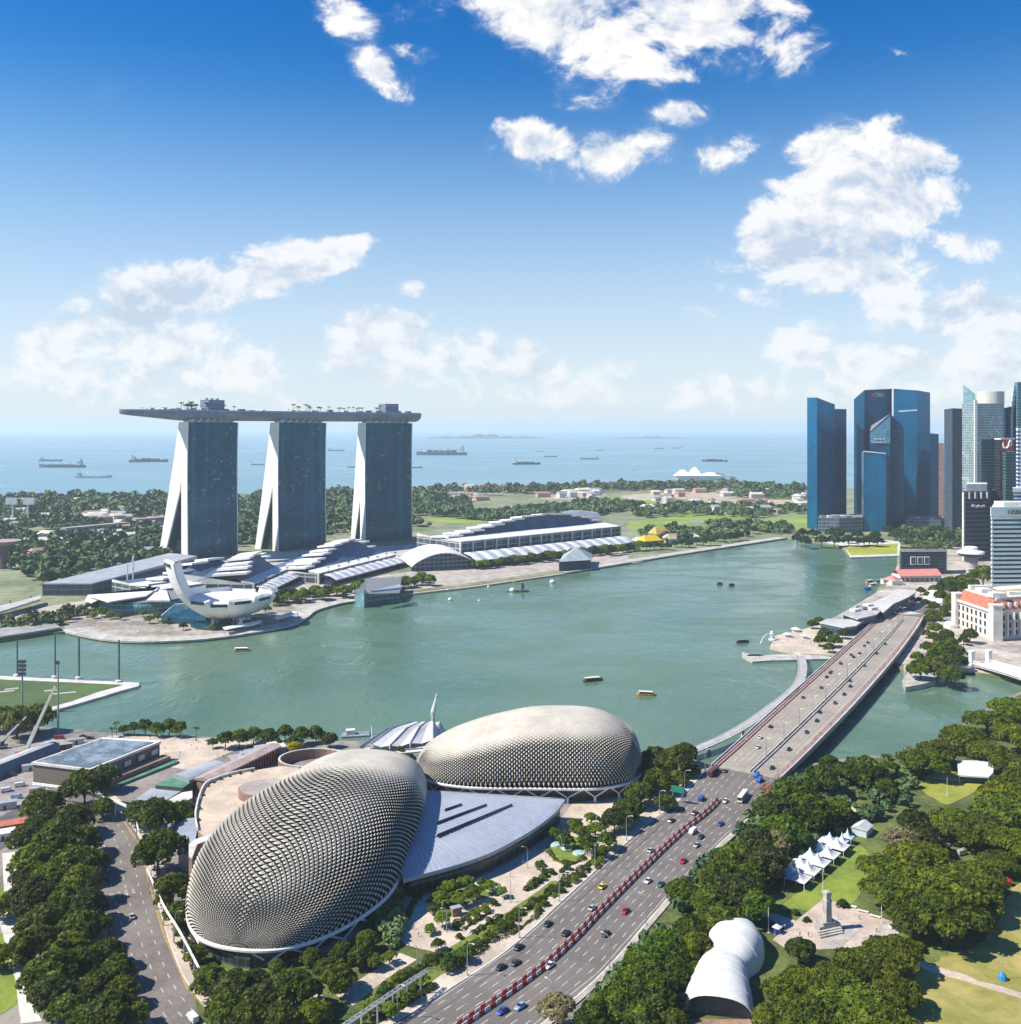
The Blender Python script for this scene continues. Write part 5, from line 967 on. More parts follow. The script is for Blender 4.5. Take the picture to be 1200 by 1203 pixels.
sweep('middle waterfront restaurant with cluttered oval grey roof',[(989,721),(1002,714),(1025,706),(1040,712),(1030,722),(1008,727)],11,[13,13,13,13,13,13],M('oval_roof',(.42,.41,.40),.7,.2,.1),wg,[(1005,718,9,6,2.5,offw),(1014,716,7,5,3,grey),(1020,712,8,6,2.5,offw),(1010,714,5,4,2,dgrey),(1025,716,9,5,2.4,concw)])
sweep('longest waterfront restaurant with a sweeping pale roof toward the red pier',[(1022,708),(1045,699),(1062,693.5),(1077,696),(1068,702),(1062,704),(1050,709),(1038,718)],12,[13,14,15,15,15,14,14,13],M('pale_sweep_roof',(.55,.53,.50),.6,.1,.05),wg)
for (x,y,s_,l) in [(1098,703,11,'large white domed tent beside the bright trees near the white hotel'),(1104,710,7,'small white domed tent beside the bright trees near the white hotel'),(1117,737,6,'white tent kiosk on the forecourt left of the white hotel')]:
    p=P(x,y); t=thing('event_tent',p,l,'tent'); m=MB(); m.lathe(p,[(s_,0),(s_,2.5)],16); m.build('skirt',white,t); m=MB(); m.lathe((p.x,p.y,4.5),[(s_*1.04,0),(s_*.8,s_*.32),(s_*.4,s_*.52),(.1,s_*.56)],16); m.build('canopy',whitem,t)
q=PX((1040,727),(1070,719),(1088,722),(1085,725),(1062,728),(1048,733),z=5); t=thing('shelter_roof',(q[0].x,q[0].y,2),'long wavy pale shelter roof spanning the road head beyond the bridge','shelter'); m=MB(); m.prism(q,4.6,[5,5.6,5,5.4,5,5.5]); m.build('roof',concw,t)
for p in q: m=MB(); m.tube([(p.x,p.y,2),(p.x,p.y,4.6)],.3,5); m.build('post',steel,t)
p=P(1096,758,5); t=thing('red_kiosk',(p.x,p.y,2),'little kiosk with a bright red roof at the bridge head','kiosk'); m=MB(); m.box((p.x,p.y,2),(6,5,3)); m.build('wall',offw,t); m=MB(); m.lathe((p.x,p.y,5),[(5.4,0),(3,1.6),(.3,2.2)],8); m.build('roof',redp,t)
# white iron bridge at the right edge
A=P(1141,778,6); B=P(1290,830,6); u=(B-A).normalized(); v=Vector((-u.y,u.x,0)); Lb=(B-A).length; t=thing('white_bridge',(A.x,A.y,2),'white old footbridge with lattice railings over the river at the right edge','bridge')
m=MB(); m.rings([[A+u*s*Lb+v*a+Vector((0,0,zz+2.*math.sin(math.pi*s))) for a,zz in ((-1,-2.0),(13,-2.0),(13,0),(-1,0))] for s in np.linspace(0,1,14)]); m.build('deck',M('bridge_white',(.66,.62,.58),.7,.15,.3),t)
for side in (-1.2,13.2):
    m=MB(); n_=44
    for k in range(n_):
        s0,s1=k/n_,(k+1)/n_; z=lambda s: 2.*math.sin(math.pi*s); a=A+u*s0*Lb+v*side; b_=A+u*s1*Lb+v*side
        m.tube([a+Vector((0,0,z(s0))),b_+Vector((0,0,z(s1)+1.7))],.16,4); m.tube([b_+Vector((0,0,z(s1))),a+Vector((0,0,z(s0)+1.7))],.16,4)
    m.tube([A+u*s*Lb+v*side+Vector((0,0,2.*math.sin(math.pi*s)+1.8)) for s in np.linspace(0,1,14)],.3,5); m.tube([A+u*s*Lb+v*side+Vector((0,0,2.*math.sin(math.pi*s)-.3)) for s in np.linspace(0,1,14)],.7,5); m.build('railing',white,t)
for k in (0.02,): 
    for side in (-1.2,13.2): m=MB(); c_=A+u*k*Lb+v*side; m.box((c_.x,c_.y,3),(3,3,11),.3); m.box((c_.x,c_.y,14),(3.8,3.8,1),.3); m.build('gate_pier',white,t)
# ================================================================ around the theatres
fr_=smooth_line([P(664,941.5,10.5),P(652,955,10.5),P(632,970,10.5),P(605,986,10.5),P(576,1001,10.5),P(540,1014,10.5),P(508,1023,10.5),P(474,1032,10.5)],5)
q=[P(500,931,10.5)]+fr_+PX((466,1012),(474,975),(484,940),z=10.5)
t=thing('foyer_roof',(q[0].x,q[0].y,2),'blue-grey curved roof with dark slits between the two spiky domes','roof'); c_=sum(q,Vector())/len(q)
zs=[11.6]+[11.4-1.2*min(1,i/8) for i in range(len(fr_))]+[10.6,11.2,11.6]
m=MB(); m.prism(q,[z-1.5 for z in zs],zs); m.build('roof',bluegrey,t); m=MB(); m.prism([c_+(p-c_)*.93 for p in q],2,9.2); m.build('glass_wall',GLASS('foyer_glass',(.02,.03,.04),(.10,.10,.10),fh=4.4,bay=3,metal=.2),t)
for a,b_ in (((523,954),(543,946.5)),((514,969),(572,947)),((514,984),(602,947))):
    A,B=P(*a,z=11),P(*b_,z=11.3); u=(B-A).normalized(); v=Vector((-u.y,u.x,0))*1.0
    m=MB(); m.add([A-v+Vector((0,0,.1)),B-v*.3+Vector((0,0,.3)),B+v*.3+Vector((0,0,.3)),A+v+Vector((0,0,.1)),A-v*.2+Vector((0,0,1.6)),B+Vector((0,0,1.2))],[(0,1,5,4),(3,2,1,0),(2,3,4,5),(0,4,3),(1,2,5)]); m.build('skylight',dglass,t)
m=MB()
for k in range(46):
    A=q[0].lerp(q[-2],k/45); A=Vector((A.x+.8,A.y,11.66)); B=fr_[min(len(fr_)-1,int(k/45*(len(fr_)-1)))]; B=Vector((B.x-.6,B.y+.5,10.75 if k>9 else 11.62-.09*k)); m.tube([A,B],.07,3)
m.build('seam',roofgrey,t)
A,B=P(474,1034,4),P(515,1021,4); m=MB(); m.box(((A.x+B.x)/2,(A.y+B.y)/2+.3,2.2),((B-A).length*.95,.8,5.6),math.atan2((B-A).y,(B-A).x)); m.build('timber_wall',wood,t)
for (x,y,l) in [(584,1003,'first red parasol under the edge of the blue-grey foyer roof'),(578,1006,'second red parasol under the edge of the blue-grey foyer roof')]:
    p=P(x,y); t=thing('parasol',p,l,'parasol','red parasols by the foyer'); m=MB(); m.tube([(p.x,p.y,2),(p.x,p.y,4.6)],.06,5); m.build('pole',steel,t); m=MB(); m.lathe((p.x,p.y,4.1),[(1.7,0),(.06,.7)],8); m.build('shade',redp,t)
# raised beige terrace with curved wall, left of the near dome
tp=PX((233,976),(231,955),(240,926),(254,917),(275,910),(300,905),(330,900),(352,902),(330,925),(300,955),(275,985),(252,996),z=10)
t=thing('terrace',(tp[0].x,tp[0].y,2),'raised beige round terrace with a planted curved parapet behind the near dome','terrace'); m=MB(); m.prism(tp,1.9,10); m.build('wall',M('terrace_wall',(.34,.25,.20),.8,.2,.2),t)
m=MB(); m.prism(tp,10.02,10.06); m.build('paving',M('terrace_paving',(.52,.42,.32),.85,.14,.1),t)
arc=[Vector((p.x,p.y,10)) for p in smooth_line(tp[0:6],6)]; m=MB(); m.rings([[p+Vector((0,0,z))+ (c0:=Vector((-.8,.4,0)))*k for z,k in ((0,0),(1.4,0),(1.4,1),(0,1))] for p in arc]); m.build('parapet',concw,t)
for i in range(4,len(arc)-2,3):
    p=arc[i]; put('shrub',(p.x+1.4,p.y-.6,9.9),.55,'small clipped shrub along the terrace parapet','shrubs on the terrace edge','shrub')
rp=[]; c0=P(316,929,12)
for k in range(24): a=k*math.pi/12; rp.append((c0.x+14*math.cos(a),c0.y+11*math.sin(a)))
t=thing('round_pod',(c0.x,c0.y,10),'low round stone pod with a flat grey roof on the beige terrace','pod'); m=MB(); m.prism(rp,10,13.6); m.build('wall',brown,t); m=MB(); m.prism([((x-c0.x)*.95+c0.x,(y-c0.y)*.95+c0.y) for x,y in rp],13.62,13.75); m.build('roof',M('pod_roof',(.36,.31,.28),.8,.15,.1),t)
for (pts,z0,z1,l) in [(PX((222,1010),(222,996),(230,990),(277,975),(279,979),(232,996),(226,1012),z=12),2,13,'tall brown stone side wall between the beige terrace and the near dome')]:
    t=thing('stone_wall',(pts[0].x,pts[0].y,2),l,'wall'); m=MB(); m.prism(pts,z0,z1); m.build('wall',brown,t); m=MB(); m.prism([(p.x,p.y) for p in pts],z1+.02,z1+.5); m.build('coping',concw,t)
# blue-grey fan steps
t=thing('fan_steps',P(205,990),'fan of blue-grey curved steps and metal roof at the left of the terrace','steps'); m=MB()
for k in range(7):
    f=k/7; q=[P(198+f*14,972-f*4,3+k*.9),P(229,946+f*6,3+k*.9),P(233,962+f*10,3+k*.9),P(225,1012-f*6,3+k*.9),P(210,1008-f*8,3+k*.9)]; m.prism(q,1.9,3+k*.9)
m.build('step',bluegrey,t)
# long arcade with pinkish-brown roof
A=P(238,917,9); B=P(322,876,9); u=(B-A).normalized(); v=Vector((u.y,-u.x,0)); Ln=(B-A).length; t=thing('arcade',(A.x,A.y,2),'long straight arcade with a brown roof and maroon side, from terrace to waterfront','arcade')
m=MB(); m.rings([[A+u*s+v*a+Vector((0,0,z)) for a,z in ((-5,-.3),(-5,.5),(0,1.6),(5,.5),(5,-.3))] for s in (0,Ln)]); m.build('roof',M('arcade_roof',(.40,.31,.27),.75,.15,.2),t)
m=MB(); m.rings([[A+u*s+v*a+Vector((0,0,z)) for a,z in ((-4,-7),(-4,-.4),(3,-.4),(3,-7))] for s in (.5,Ln-.5)]); m.build('wall',brown,t)
for k in range(24): m=MB(); p=A+u*(Ln*(k+.5)/24)+v*4.2; m.box((p.x,p.y,2),(1.0,1.0,6.6),math.atan2(u.y,u.x)); m.build('column',maroon,t)
# brick ring wall
t=thing('ring_wall',P(362,893),'round brown brick ring wall by the yellow tree','wall'); c0=P(368,897,4); m=MB(); rs=[]
for k in range(28):
    a=R(-20)+k/27*R(285); rs.append([Vector((c0.x+rr*math.cos(a),c0.y+rr*.8*math.sin(a),z)) for rr,z in ((18,2),(18,7),(17,7),(17,2))])
m.rings(rs); m.build('wall',brown,t); m=MB(); m.rings([[Vector((p.x,p.y,7.02)),Vector((p.x,p.y,7.4)),Vector((r_[2].x,r_[2].y,7.4)),Vector((r_[2].x,r_[2].y,7.02))] for r_ in rs for p in (r_[1],)]); m.build('coping',concw,t)
for (x,y,w_,d_,h,mm,l) in [(290,897,16,9,6,'a','glassy blue-grey kiosk row left of the brick ring wall, nearest the terrace'),(306,892,14,9,7,'b','blue-grey kiosk row in the middle beside the long arcade'),(320,886,13,8,6,'c','pale kiosk nearest the yellow tree beside the long arcade')]:
    p=P(x,y); t=thing('kiosk',p,l,'kiosk'); m=MB(); m.box((p.x,p.y,2),(w_,d_,h*.65),.55); m.build('wall',GLASS('kiosk_'+mm,(.10,.14,.22),(.4,.42,.45),fh=3,bay=3,metal=.2),t); m=MB(); m.box((p.x,p.y,2+h*.65),(w_*1.08,d_*1.12,.5),.55); m.box((p.x,p.y,2.5+h*.65),(w_*.4,d_*.5,h*.3),.55); m.build('roof',offw if mm=='c' else roofgrey,t)
# white tented shell of the outdoor theatre with its mast
t=thing('outdoor_theatre',P(470,876),'white fan-shaped tented roof with a tall leaning mast at the water between the domes','theatre')
ap=P(507,846,7); rimL=[P(422,878,6),P(436,874,6.5),P(458,876,6),P(482,873,6),P(509,869,6),P(522,857,6)]
tops=[P(483,848,8),P(488,847.5,9),P(496,847,10),P(503,846.5,10.5),P(509,847,10.5),P(512,849,9)]
m=MB()
for k in range(5):
    a,b_,c_,d_=rimL[k],rimL[k+1],tops[k+1],tops[k]; mid1=(a+d_)/2+Vector((0,0,2.6)); mid2=(b_+c_)/2+Vector((0,0,2.6)); cv=((a+b_)/2+Vector((0,0,-1.2)),(mid1+mid2)/2+Vector((0,0,-1.6)),(c_+d_)/2+Vector((0,0,-.6)))
    for z in (0,-.25):
        o=Vector((0,0,z)); m.add([a+o,cv[0]+o,b_+o,mid1+o,cv[1]+o,mid2+o,d_+o,cv[2]+o,c_+o],[(0,1,4,3),(1,2,5,4),(3,4,7,6),(4,5,8,7)])
m.build('membrane',whitem,t); m=MB()
for k in range(6): m.tube([rimL[k],(rimL[k]+tops[k])/2+Vector((0,0,2.7)),tops[k]],.35,5)
m.build('ridge',grey,t); m=MB(); m.tube([P(509,853,3),ap+Vector((1,0,5)),Vector((ap.x+3.2,ap.y,ZY(815,ap.y)))],[1.5,1.4,.3],8); m.build('mast',white,t)
for k in range(6): m=MB(); p=rimL[k]; m.tube([(p.x,p.y,1.5),(p.x,p.y,p.z)],.35,5); m.build('column',white,t)
m=MB(); p=P(438,875,3); m.tube([(p.x,p.y,2),(p.x-.6,p.y,ZY(853,p.y))],[.6,.25],6); m.build('short_mast',white,t)
for k in range(3): m=MB(); q=PX((428+k*7,880+k*2.2),(505,872+k*3.4),(507,874+k*3.4),(430+k*7,882.5+k*2.2),z=3); m.prism(q,1.9,3.6-k*.4); m.build('seating',offw,t)
p=P(418,862,1); t=thing('pontoon',(p.x,p.y,0),'small floating pontoon with railings and a white cabin left of the white tent shell','pontoon'); m=MB(); m.box((p.x,p.y,-.4),(16,8,1.3),.2); m.build('deck',grey,t); m=MB(); m.box((p.x-3,p.y,.9),(5,4,2.6),.2); m.build('cabin',white,t); m=MB(); [m.tube([(p.x+k*2.5,p.y+2,.9),(p.x+k*2.5,p.y+2,4)],.15,4) for k in range(-2,4)]; m.build('railing',steel,t)
for i,(x,y,l) in enumerate([(664,1007,'leftmost round pale-blue glass lens on the round lawn'),(666,1000,'') ,(679,1005,'')][:0]): pass
for (x,y,l) in [(652,993,'leftmost of three pale-blue glass discs on the round plaza lawn'),(666,997,'middle of three pale-blue glass discs on the round plaza lawn'),(680,1003,'rightmost of three pale-blue glass discs on the round plaza lawn'),(564,1037,'pale-blue glass disc on the planting mound nearest the foyer roof'),(577,1044,'pale-blue glass disc on the planting mound, nearer the road')]:
    p=P(x,y); t=thing('glass_disc',p,l,'skylight'); m=MB(); m.lathe(p,[(2.6,0),(2.5,.7)],20); m.build('rim',offw,t); m=MB(); m.lathe((p.x,p.y,2.72),[(2.3,0),(1.2,.25),(.02,.35)],20); m.build('glass',M('disc_glass',(.35,.55,.55),.15,.1,.5),t)
for (x,y,w_,d_,a,l) in [(365,1193,9,7,.45,'little grey flat roof at the bottom edge among the garden trees'),(505,1022,5,3,.5,'grey ramp shelter below the end of the foyer roof'),(536,1075,4,2.4,.5,'round grey kiosk between the planting beds')]:
    p=P(x,y); t=thing('garden_kiosk',p,l,'kiosk'); m=MB(); m.box((p.x,p.y,2),(w_*.9,d_*.9,2.8),a); m.build('wall',brown,t); m=MB(); m.box((p.x,p.y,4.8),(w_,d_,.3),a); m.build('roof',roofgrey,t)

# ================================================================ left shore: hall, sheds, cranes, trucks
q=[Vector((-240,488,0)),Vector((-207,478,0)),Vector((-188,520,0)),Vector((-221,526,0))]; t=thing('solar_hall',(-240,488,2),'grey-brown hall with a blue-grey solar panel roof, left of the near dome','hall')
m=MB(); m.prism(q,2,11); m.build('wall',GLASS('hall_slats',(.32,.29,.24),(.18,.15,.12),fh=40,bay=2.4,mw=.3,metal=0,rough=.8,tint=.2),t); c_=sum(q,Vector())/4
m=MB(); m.prism([c_+(p-c_)*1.03 for p in q],11.02,12.2); m.build('roof_edge',offw,t); m=MB(); m.prism([c_+(p-c_)*.93+Vector((-.5,-1,0)) for p in q],12.22,12.5); m.build('solar_roof',GLASS('solar_panels',(.10,.15,.22),(.25,.27,.3),fh=50,bay=4,metal=.2,rough=.3),t)
bpy.data.materials['solar_panels'].node_tree.nodes  # panels read as one roof
so_=t.children
for o in KID[t.name]:
    if o.name.startswith('solar_roof'): o.data.materials[0]=M('solar_roof_panels',(.22,.27,.29),.3,.25,.12,metal=.2,sharp=.1)
m=MB(); m.prism([(-207,476.5),(-186,519),(-181,516.5),(-202,474)],2,5.5); m.build('lean_to',brown,t); m=MB(); m.prism([(-202,473.5),(-179,517),(-176,515.5),(-199,472)],2,3.2); m.build('green_plinth',green,t)
for k in range(5): m=MB(); f=(k+.5)/5; m.box((-207+19.2*f+.6,478+42*f-.3,6.5),(.5,4.2,2.6),math.atan2(-19,42)); m.build('window',offw,t)
for (pts,z,mm,mr,l) in [([(160,939),(178,926),(213,929),(193,941)],5,brown,roofgrey,'flat grey shed roof nearest the bend of the truss'),([(183,922),(203,912),(224,919),(215,925)],7,dgrey,green,'green-roofed shed between the grey flat shed and the vaulted roof'),([(190,944),(214,931),(226,929),(226,937),(205,947)],5,brown,concw,'pale sunlit shed block beside the terrace steps')]:
    q=PX(*pts,z=z+1); t=thing('shed',(q[0].x,q[0].y,2),l,'shed'); m=MB(); m.prism(q,2,z+.6); m.build('wall',mm,t); c_=sum(q,Vector())/len(q); m=MB(); m.prism([c_+(p-c_)*1.02 for p in q],z+.62,z+1); m.build('roof',mr,t)
A=P(212,914,9); B=P(258,897,9); u=(B-A).normalized(); v=Vector((u.y,-u.x,0)); Ln=(B-A).length; t=thing('vaulted_shed',(A.x,A.y,2),'shed with a curved grey vaulted roof beside the green-roofed one','shed')
m=MB(); m.rings([[A+u*s+v*(6.5*math.cos(a))+Vector((0,0,2.4*math.sin(a)-1)) for a in np.linspace(0,math.pi,9)] for s in (0,Ln)]); m.build('roof',roofgrey,t); m=MB(); m.rings([[A+u*s+v*a+Vector((0,0,z)) for a,z in ((-6,-7),(-6,-1.05),(6,-1.05),(6,-7))] for s in (.8,Ln-.8)]); m.build('wall',dgrey,t)
A=P(-60,921,8); B=P(66,872,8); u=(B-A).normalized(); v=Vector((u.y,-u.x,0)); Ln=(B-A).length; t=thing('pit_shed',(A.x,A.y,2),'long low shed with a pale ridge and dark blue side running to the left edge','shed')
m=MB(); m.rings([[A+u*s+v*a+Vector((0,0,z)) for a,z in ((-6,-.2),(0,1.2),(2,.6),(-6,-1))] for s in (0,Ln)]); m.build('roof',M('shed_pale_roof',(.45,.47,.48),.6,.15,.1),t); m=MB(); m.rings([[A+u*s+v*a+Vector((0,0,z)) for a,z in ((-5.5,-6),(-5.5,-.9),(2.5,.2),(4.5,-6))] for s in (.4,Ln-.4)]); m.build('wall',navy,t)
def crane(x,y,tipx,tipy,label,th=1.25,body=redp):
    b0=P(x,y); t=thing('mobile_crane',b0,label,'crane'); d=b0.y+14; tip=XD(tipx,d,ZY(tipy,d)); s=Vector((b0.x+1,b0.y,5.4))
    m=MB(); m.box((b0.x,b0.y,2.8),(9.5,2.7,1.3),.35); m.build('carrier',M('crane_grey',(.35,.33,.32),.6,.2,.4),t); m=MB(); m.box((b0.x-1.6,b0.y-.4,4.1),(4,2.6,2.0),.35); m.build('counterweight',body,t); m=MB(); m.box((b0.x+2.2,b0.y+.6,4.1),(1.9,1.6,2.1),.35); m.build('cab',dglass,t)
    c_=tip-s
    for k,(f0,f1,w_) in enumerate(((0,.4,th),(.38,.72,th*.8),(.70,1,th*.62))): m=MB(); m.tube([s+c_*f0,s+c_*f1],w_,4); m.build('boom_section',M('boom_cream',(.70,.62,.50),.5,.1,.3) if k==0 else bpy.data.materials['boom_cream'],t)
    m=MB(); m.tube([s+Vector((1.5,0,-.6)),s+c_*.32+Vector((0,0,-.8))],.3,5); m.build('ram',steel,t)
    for dx in (-3.6,-2,2,3.6):
        for dy in (-1.3,1.3): m=MB(); X=b0.x+dx*.94-dy*.34; Y=b0.y+dx*.34+dy*.94; m.tube([(X-.12,Y-.2,2.6),(X+.12,Y+.2,2.6)],.62,10); m.build('wheel',rubber,t)
crane(27,892,65,806,'tall white boom crane with a red counterweight beside the floating pitch'); crane(-2,880,31,842,'shorter white boom crane cut by the left edge',.9,grey)
# floating pitch with its mooring poles and flood lights
pz=1.6; q=PX((-230,788),(0,794),(60,797),(110,799.5),(163.6,802),(163.6,805.6),(140,812),(119,818.6),(100,824),(87,828),(60.7,835),(40,841),(-30,862),(-230,910),z=pz)
t=thing('floating_pitch',(q[3].x,q[3].y,0),'green floating sports platform with concrete rim at the left edge of the bay','platform'); m=MB(); m.prism(q,-.6,pz); m.build('platform',concw,t)
c_=PX((40,815),z=pz)[0]; q2=PX((-230,796),(0,798),(80,801.5),(146,804.4),(112,814),(84,824),(58,831),(20,843),(-230,896),z=pz+.06); m=MB(); m.prism(q2,pz,pz+.06); m.build('turf',pitch,t); m=MB()
for (x,y,w_) in ((14,809,6),(76,814,10),(60,811,6),(8,812,7)): p=P(x,y,pz+.1); m.box((p.x,p.y,pz+.05),(w_*1.4,3.,.06),.4)
m.build('line_marking',linew,t)
for (x,yt,yb,l) in [(20.5,752,794,'leftmost dark mooring pole at the far rim of the pitch'),(93,748,797,'middle dark mooring pole at the far rim of the pitch'),(140,752,801,'rightmost dark mooring pole near the pitch corner'),(65,744,796,'tallest thin mooring pole at the far rim of the pitch')]:
    p=P(x,yb,1.6); t=thing('mooring_pole',p,l,'pole','mooring poles'); m=MB(); m.tube([(p.x,p.y,-1),(p.x,p.y,ZY(yt,p.y))],.75 if x>90 else .6,8); m.build('shaft',M('pole_blue',(.10,.15,.19),.6,.2,.2),t); m=MB(); m.lathe((p.x,p.y,1.2),[(2.4,0),(2.4,1.6),(.9,2.)],12); m.build('collar',concw,t)
for (x,yt,yb,l) in [(26.5,775,834,'floodlight mast with a square lamp panel in front of the pitch'),(68.5,776,861,'tall bare lighting mast on the quay by the crane boom')]:
    p=P(x,yb); t=thing('light_mast',p,l,'mast'); zt=ZY(yt,p.y); m=MB(); m.tube([(p.x,p.y,1),(p.x,p.y,zt)],[.7,.4],8); m.build('mast',grey,t)
    for k in range(4 if x<30 else 1): m=MB(); m.box((p.x,p.y-.5,zt-2.6*k-2),(5 if x<30 else 2,.8,1.9)); m.build('lamp_panel',dgrey,t)
for k in range(7): p=P(50+k*14,796.5+k*.9,2); t=thing('railing_post',(p.x,p.y,1.6),'slim white flagpole along the far rim of the pitch','flagpole','flagpoles on the pitch rim'); m=MB(); m.tube([(p.x,p.y,1.6),(p.x,p.y,12)],.14,4); m.build('pole',steel,t)
def truss(pts,label,sz=1.0,posts=6,grp='lighting trusses'):
    L=smooth_line(pts,8); t=thing('lighting_truss',(L[0].x,L[0].y,2),label,'truss',grp); m=MB(); of=[Vector((0,0,0)),Vector((0,0,sz)),Vector((sz*.7,-sz*.7,sz*.5))]; D_=[0]
    for a,b_ in zip(L,L[1:]): D_.append(D_[-1]+(b_-a).length)
    at=lambda d: L[min(len(L)-2,max(0,int(np.searchsorted(D_,d))-1))].lerp(L[min(len(L)-1,max(1,int(np.searchsorted(D_,d))))],0 if d<=0 else min(1,(d-D_[max(0,int(np.searchsorted(D_,d))-1)])/max(1e-6,D_[min(len(L)-1,max(1,int(np.searchsorted(D_,d))))]-D_[max(0,int(np.searchsorted(D_,d))-1)])))
    for o in of: m.tube([p+o for p in L],.2,4)
    N=int(D_[-1]/(sz*2.2))
    for k in range(N):
        a,b_=at(D_[-1]*k/N),at(D_[-1]*(k+1)/N)
        for i in range(3): m.tube([a+of[i],b_+of[(i+1)%3]],.11,4)
    m.build('lattice',M('truss_white',(.62,.61,.58),.5,.1,.4),t)
    for k in range(posts): p=at(D_[-1]*(k+.5)/posts); m=MB(); m.tube([(p.x,p.y,1.9),(p.x,p.y,p.z)],.28,5); m.build('post',steel,t)
truss([P(38,922,9),P(88,929,9),P(115,937,9),P(141,945,9),P(155,954,9),P(163,976,9)],'white lattice lighting truss curving over the top of the avenue',1.1)
truss([P(172,1020,9),P(192,1064,9),P(212,1097,9),P(235,1141,9)],'white lattice lighting truss along the left rim of the near dome',1.0)
truss([P(395,1212,9),P(432,1187,9),P(466,1164,9),P(502,1141,8)],'pale lattice lighting truss above the garden at the bottom edge, by the main road',1.0)

# ================================================================ vehicles
glassV=M('car_window',(.015,.018,.022),.1,.2,1.,spec=.6); lampW=M('lamp_lens',(.7,.7,.66),.2,.05,1.)
BODY={}
PAINT=dict(black=(.015,.015,.018),darkgrey=(.06,.065,.075),silver=(.42,.43,.45),white=(.72,.72,.70),blue=(.02,.09,.38),red=(.42,.02,.03),yellow=(.75,.55,.02),green=(.03,.16,.10),maroon=(.12,.02,.03),brown=(.18,.08,.06),paleblue=(.25,.38,.55))
def sect(x,w_,z0,z1,r=.12): return [Vector((x,-w_,z0)),Vector((x,-w_*1.03,(z0+z1)/2)),Vector((x,-w_*.94,z1)),Vector((x,w_*.94,z1)),Vector((x,w_*1.03,(z0+z1)/2)),Vector((x,w_,z0))]
def car_proto(kind,colour):
    if (kind,colour) in BODY: return BODY[kind,colour]
    first=next((o for (k,c),o in BODY.items() if k==kind),None)
    m_=bpy.data.materials.get('paint_'+colour) or M('paint_'+colour,PAINT[colour],.25,.05,.5,spec=.6,metal=.1)
    root=thing(dict(car='car',van='van',bus='bus')[kind],(0,0,0),'x','x'); b=MB()
    if kind=='car':
        S_=[(-2.2,.72,.38,.74),(-2.1,.84,.28,.86),(-1.3,.88,.24,.93),(.75,.88,.24,.93),(1.7,.86,.26,.80),(2.15,.78,.30,.66),(2.25,.62,.38,.58)]; cab=[(-1.65,.74,.92),(-1.0,.66,1.42),(.25,.66,1.44),(.95,.75,.92)]; wx=(1.35,-1.35); wr=.32; wy=.82; roofz=1.43
    elif kind=='van':
        S_=[(-2.6,.9,.4,1.9),(-2.5,.95,.3,2.05),(1.4,.95,.3,2.05),(2.1,.93,.32,1.3),(2.6,.88,.36,1.0)]; cab=[(1.2,.97,1.15),(1.35,.88,1.95),(1.55,.86,1.9),(2.15,.9,1.2)]; wx=(1.7,-1.7); wr=.36; wy=.88; roofz=None
    else:
        S_=[(-5.6,1.1,.5,2.9),(-5.5,1.2,.35,3.05),(5.4,1.2,.35,3.05),(5.6,1.12,.45,2.9)]; cab=None; wx=(3.6,-3.4); wr=.5; wy=1.1; roofz=None
    b.rings([sect(*s) for s in S_]); b.build('body',m_,root)
    if cab:
        g=MB(); c=cab; rr=[]
        g.add([(x,s*w_,z) for x,w_,z in c for s in (-1,1)],[(0,2,4,6),(7,5,3,1),(0,1,3,2),(2,3,5,4),(4,5,7,6)]); g.build('window',glassV,root)
        if kind=='car': r_=MB(); r_.box((-.38,0,1.425),(1.2,1.28,.045)); r_.build('roof',m_,root)
    if kind=='bus':
        for s in (-1,1): g=MB(); g.box((0,s*1.23,1.5),(10.2,.06,.9)); g.build('window',glassV,root)
        g=MB(); g.box((5.6,0,1.3),(.08,2.1,1.3)); g.build('windscreen',glassV,root)
    for x in wx:
        for s in (-1,1): w_=MB(); w_.tube([(x,s*(wy-.1),wr),(x,s*(wy+.09),wr)],wr,12); w_.build('wheel',rubber,root)
    fx=S_[-1][0]-.02
    for s in (-1,1): w_=MB(); w_.box((fx-.05,s*.5 if kind!='bus' else s*.85,.52),(.12,.28,.14)); w_.build('headlight',lampW,root)
    BODY[kind,colour]=[root,False]; return BODY[kind,colour]
def vehicle(kind,colour,loc,ang,label,group=None):
    pr=car_proto(kind,colour)
    if not pr[1]: pr[1]=True; o=pr[0]; o.location=loc; o.rotation_euler=(0,0,ang); o['label']=label
    else: o=dup(pr[0],loc,ang,1.,label)
    o['category']=kind
    if group: o['group']=group
    elif 'group' in o: del o['group']
    return o
def on_road(rd,px,py,kind,colour,label,group=None,lift=.06,flip=None):
    d,f=rd.near(px,py); p,dr=rd.at(d,f,lift); away=f<.5 if flip is None else flip
    a=math.atan2(dr.y,dr.x)+(0 if away else math.pi); return vehicle(kind,colour,p,a,label,group)
MR='vehicles on the main road'
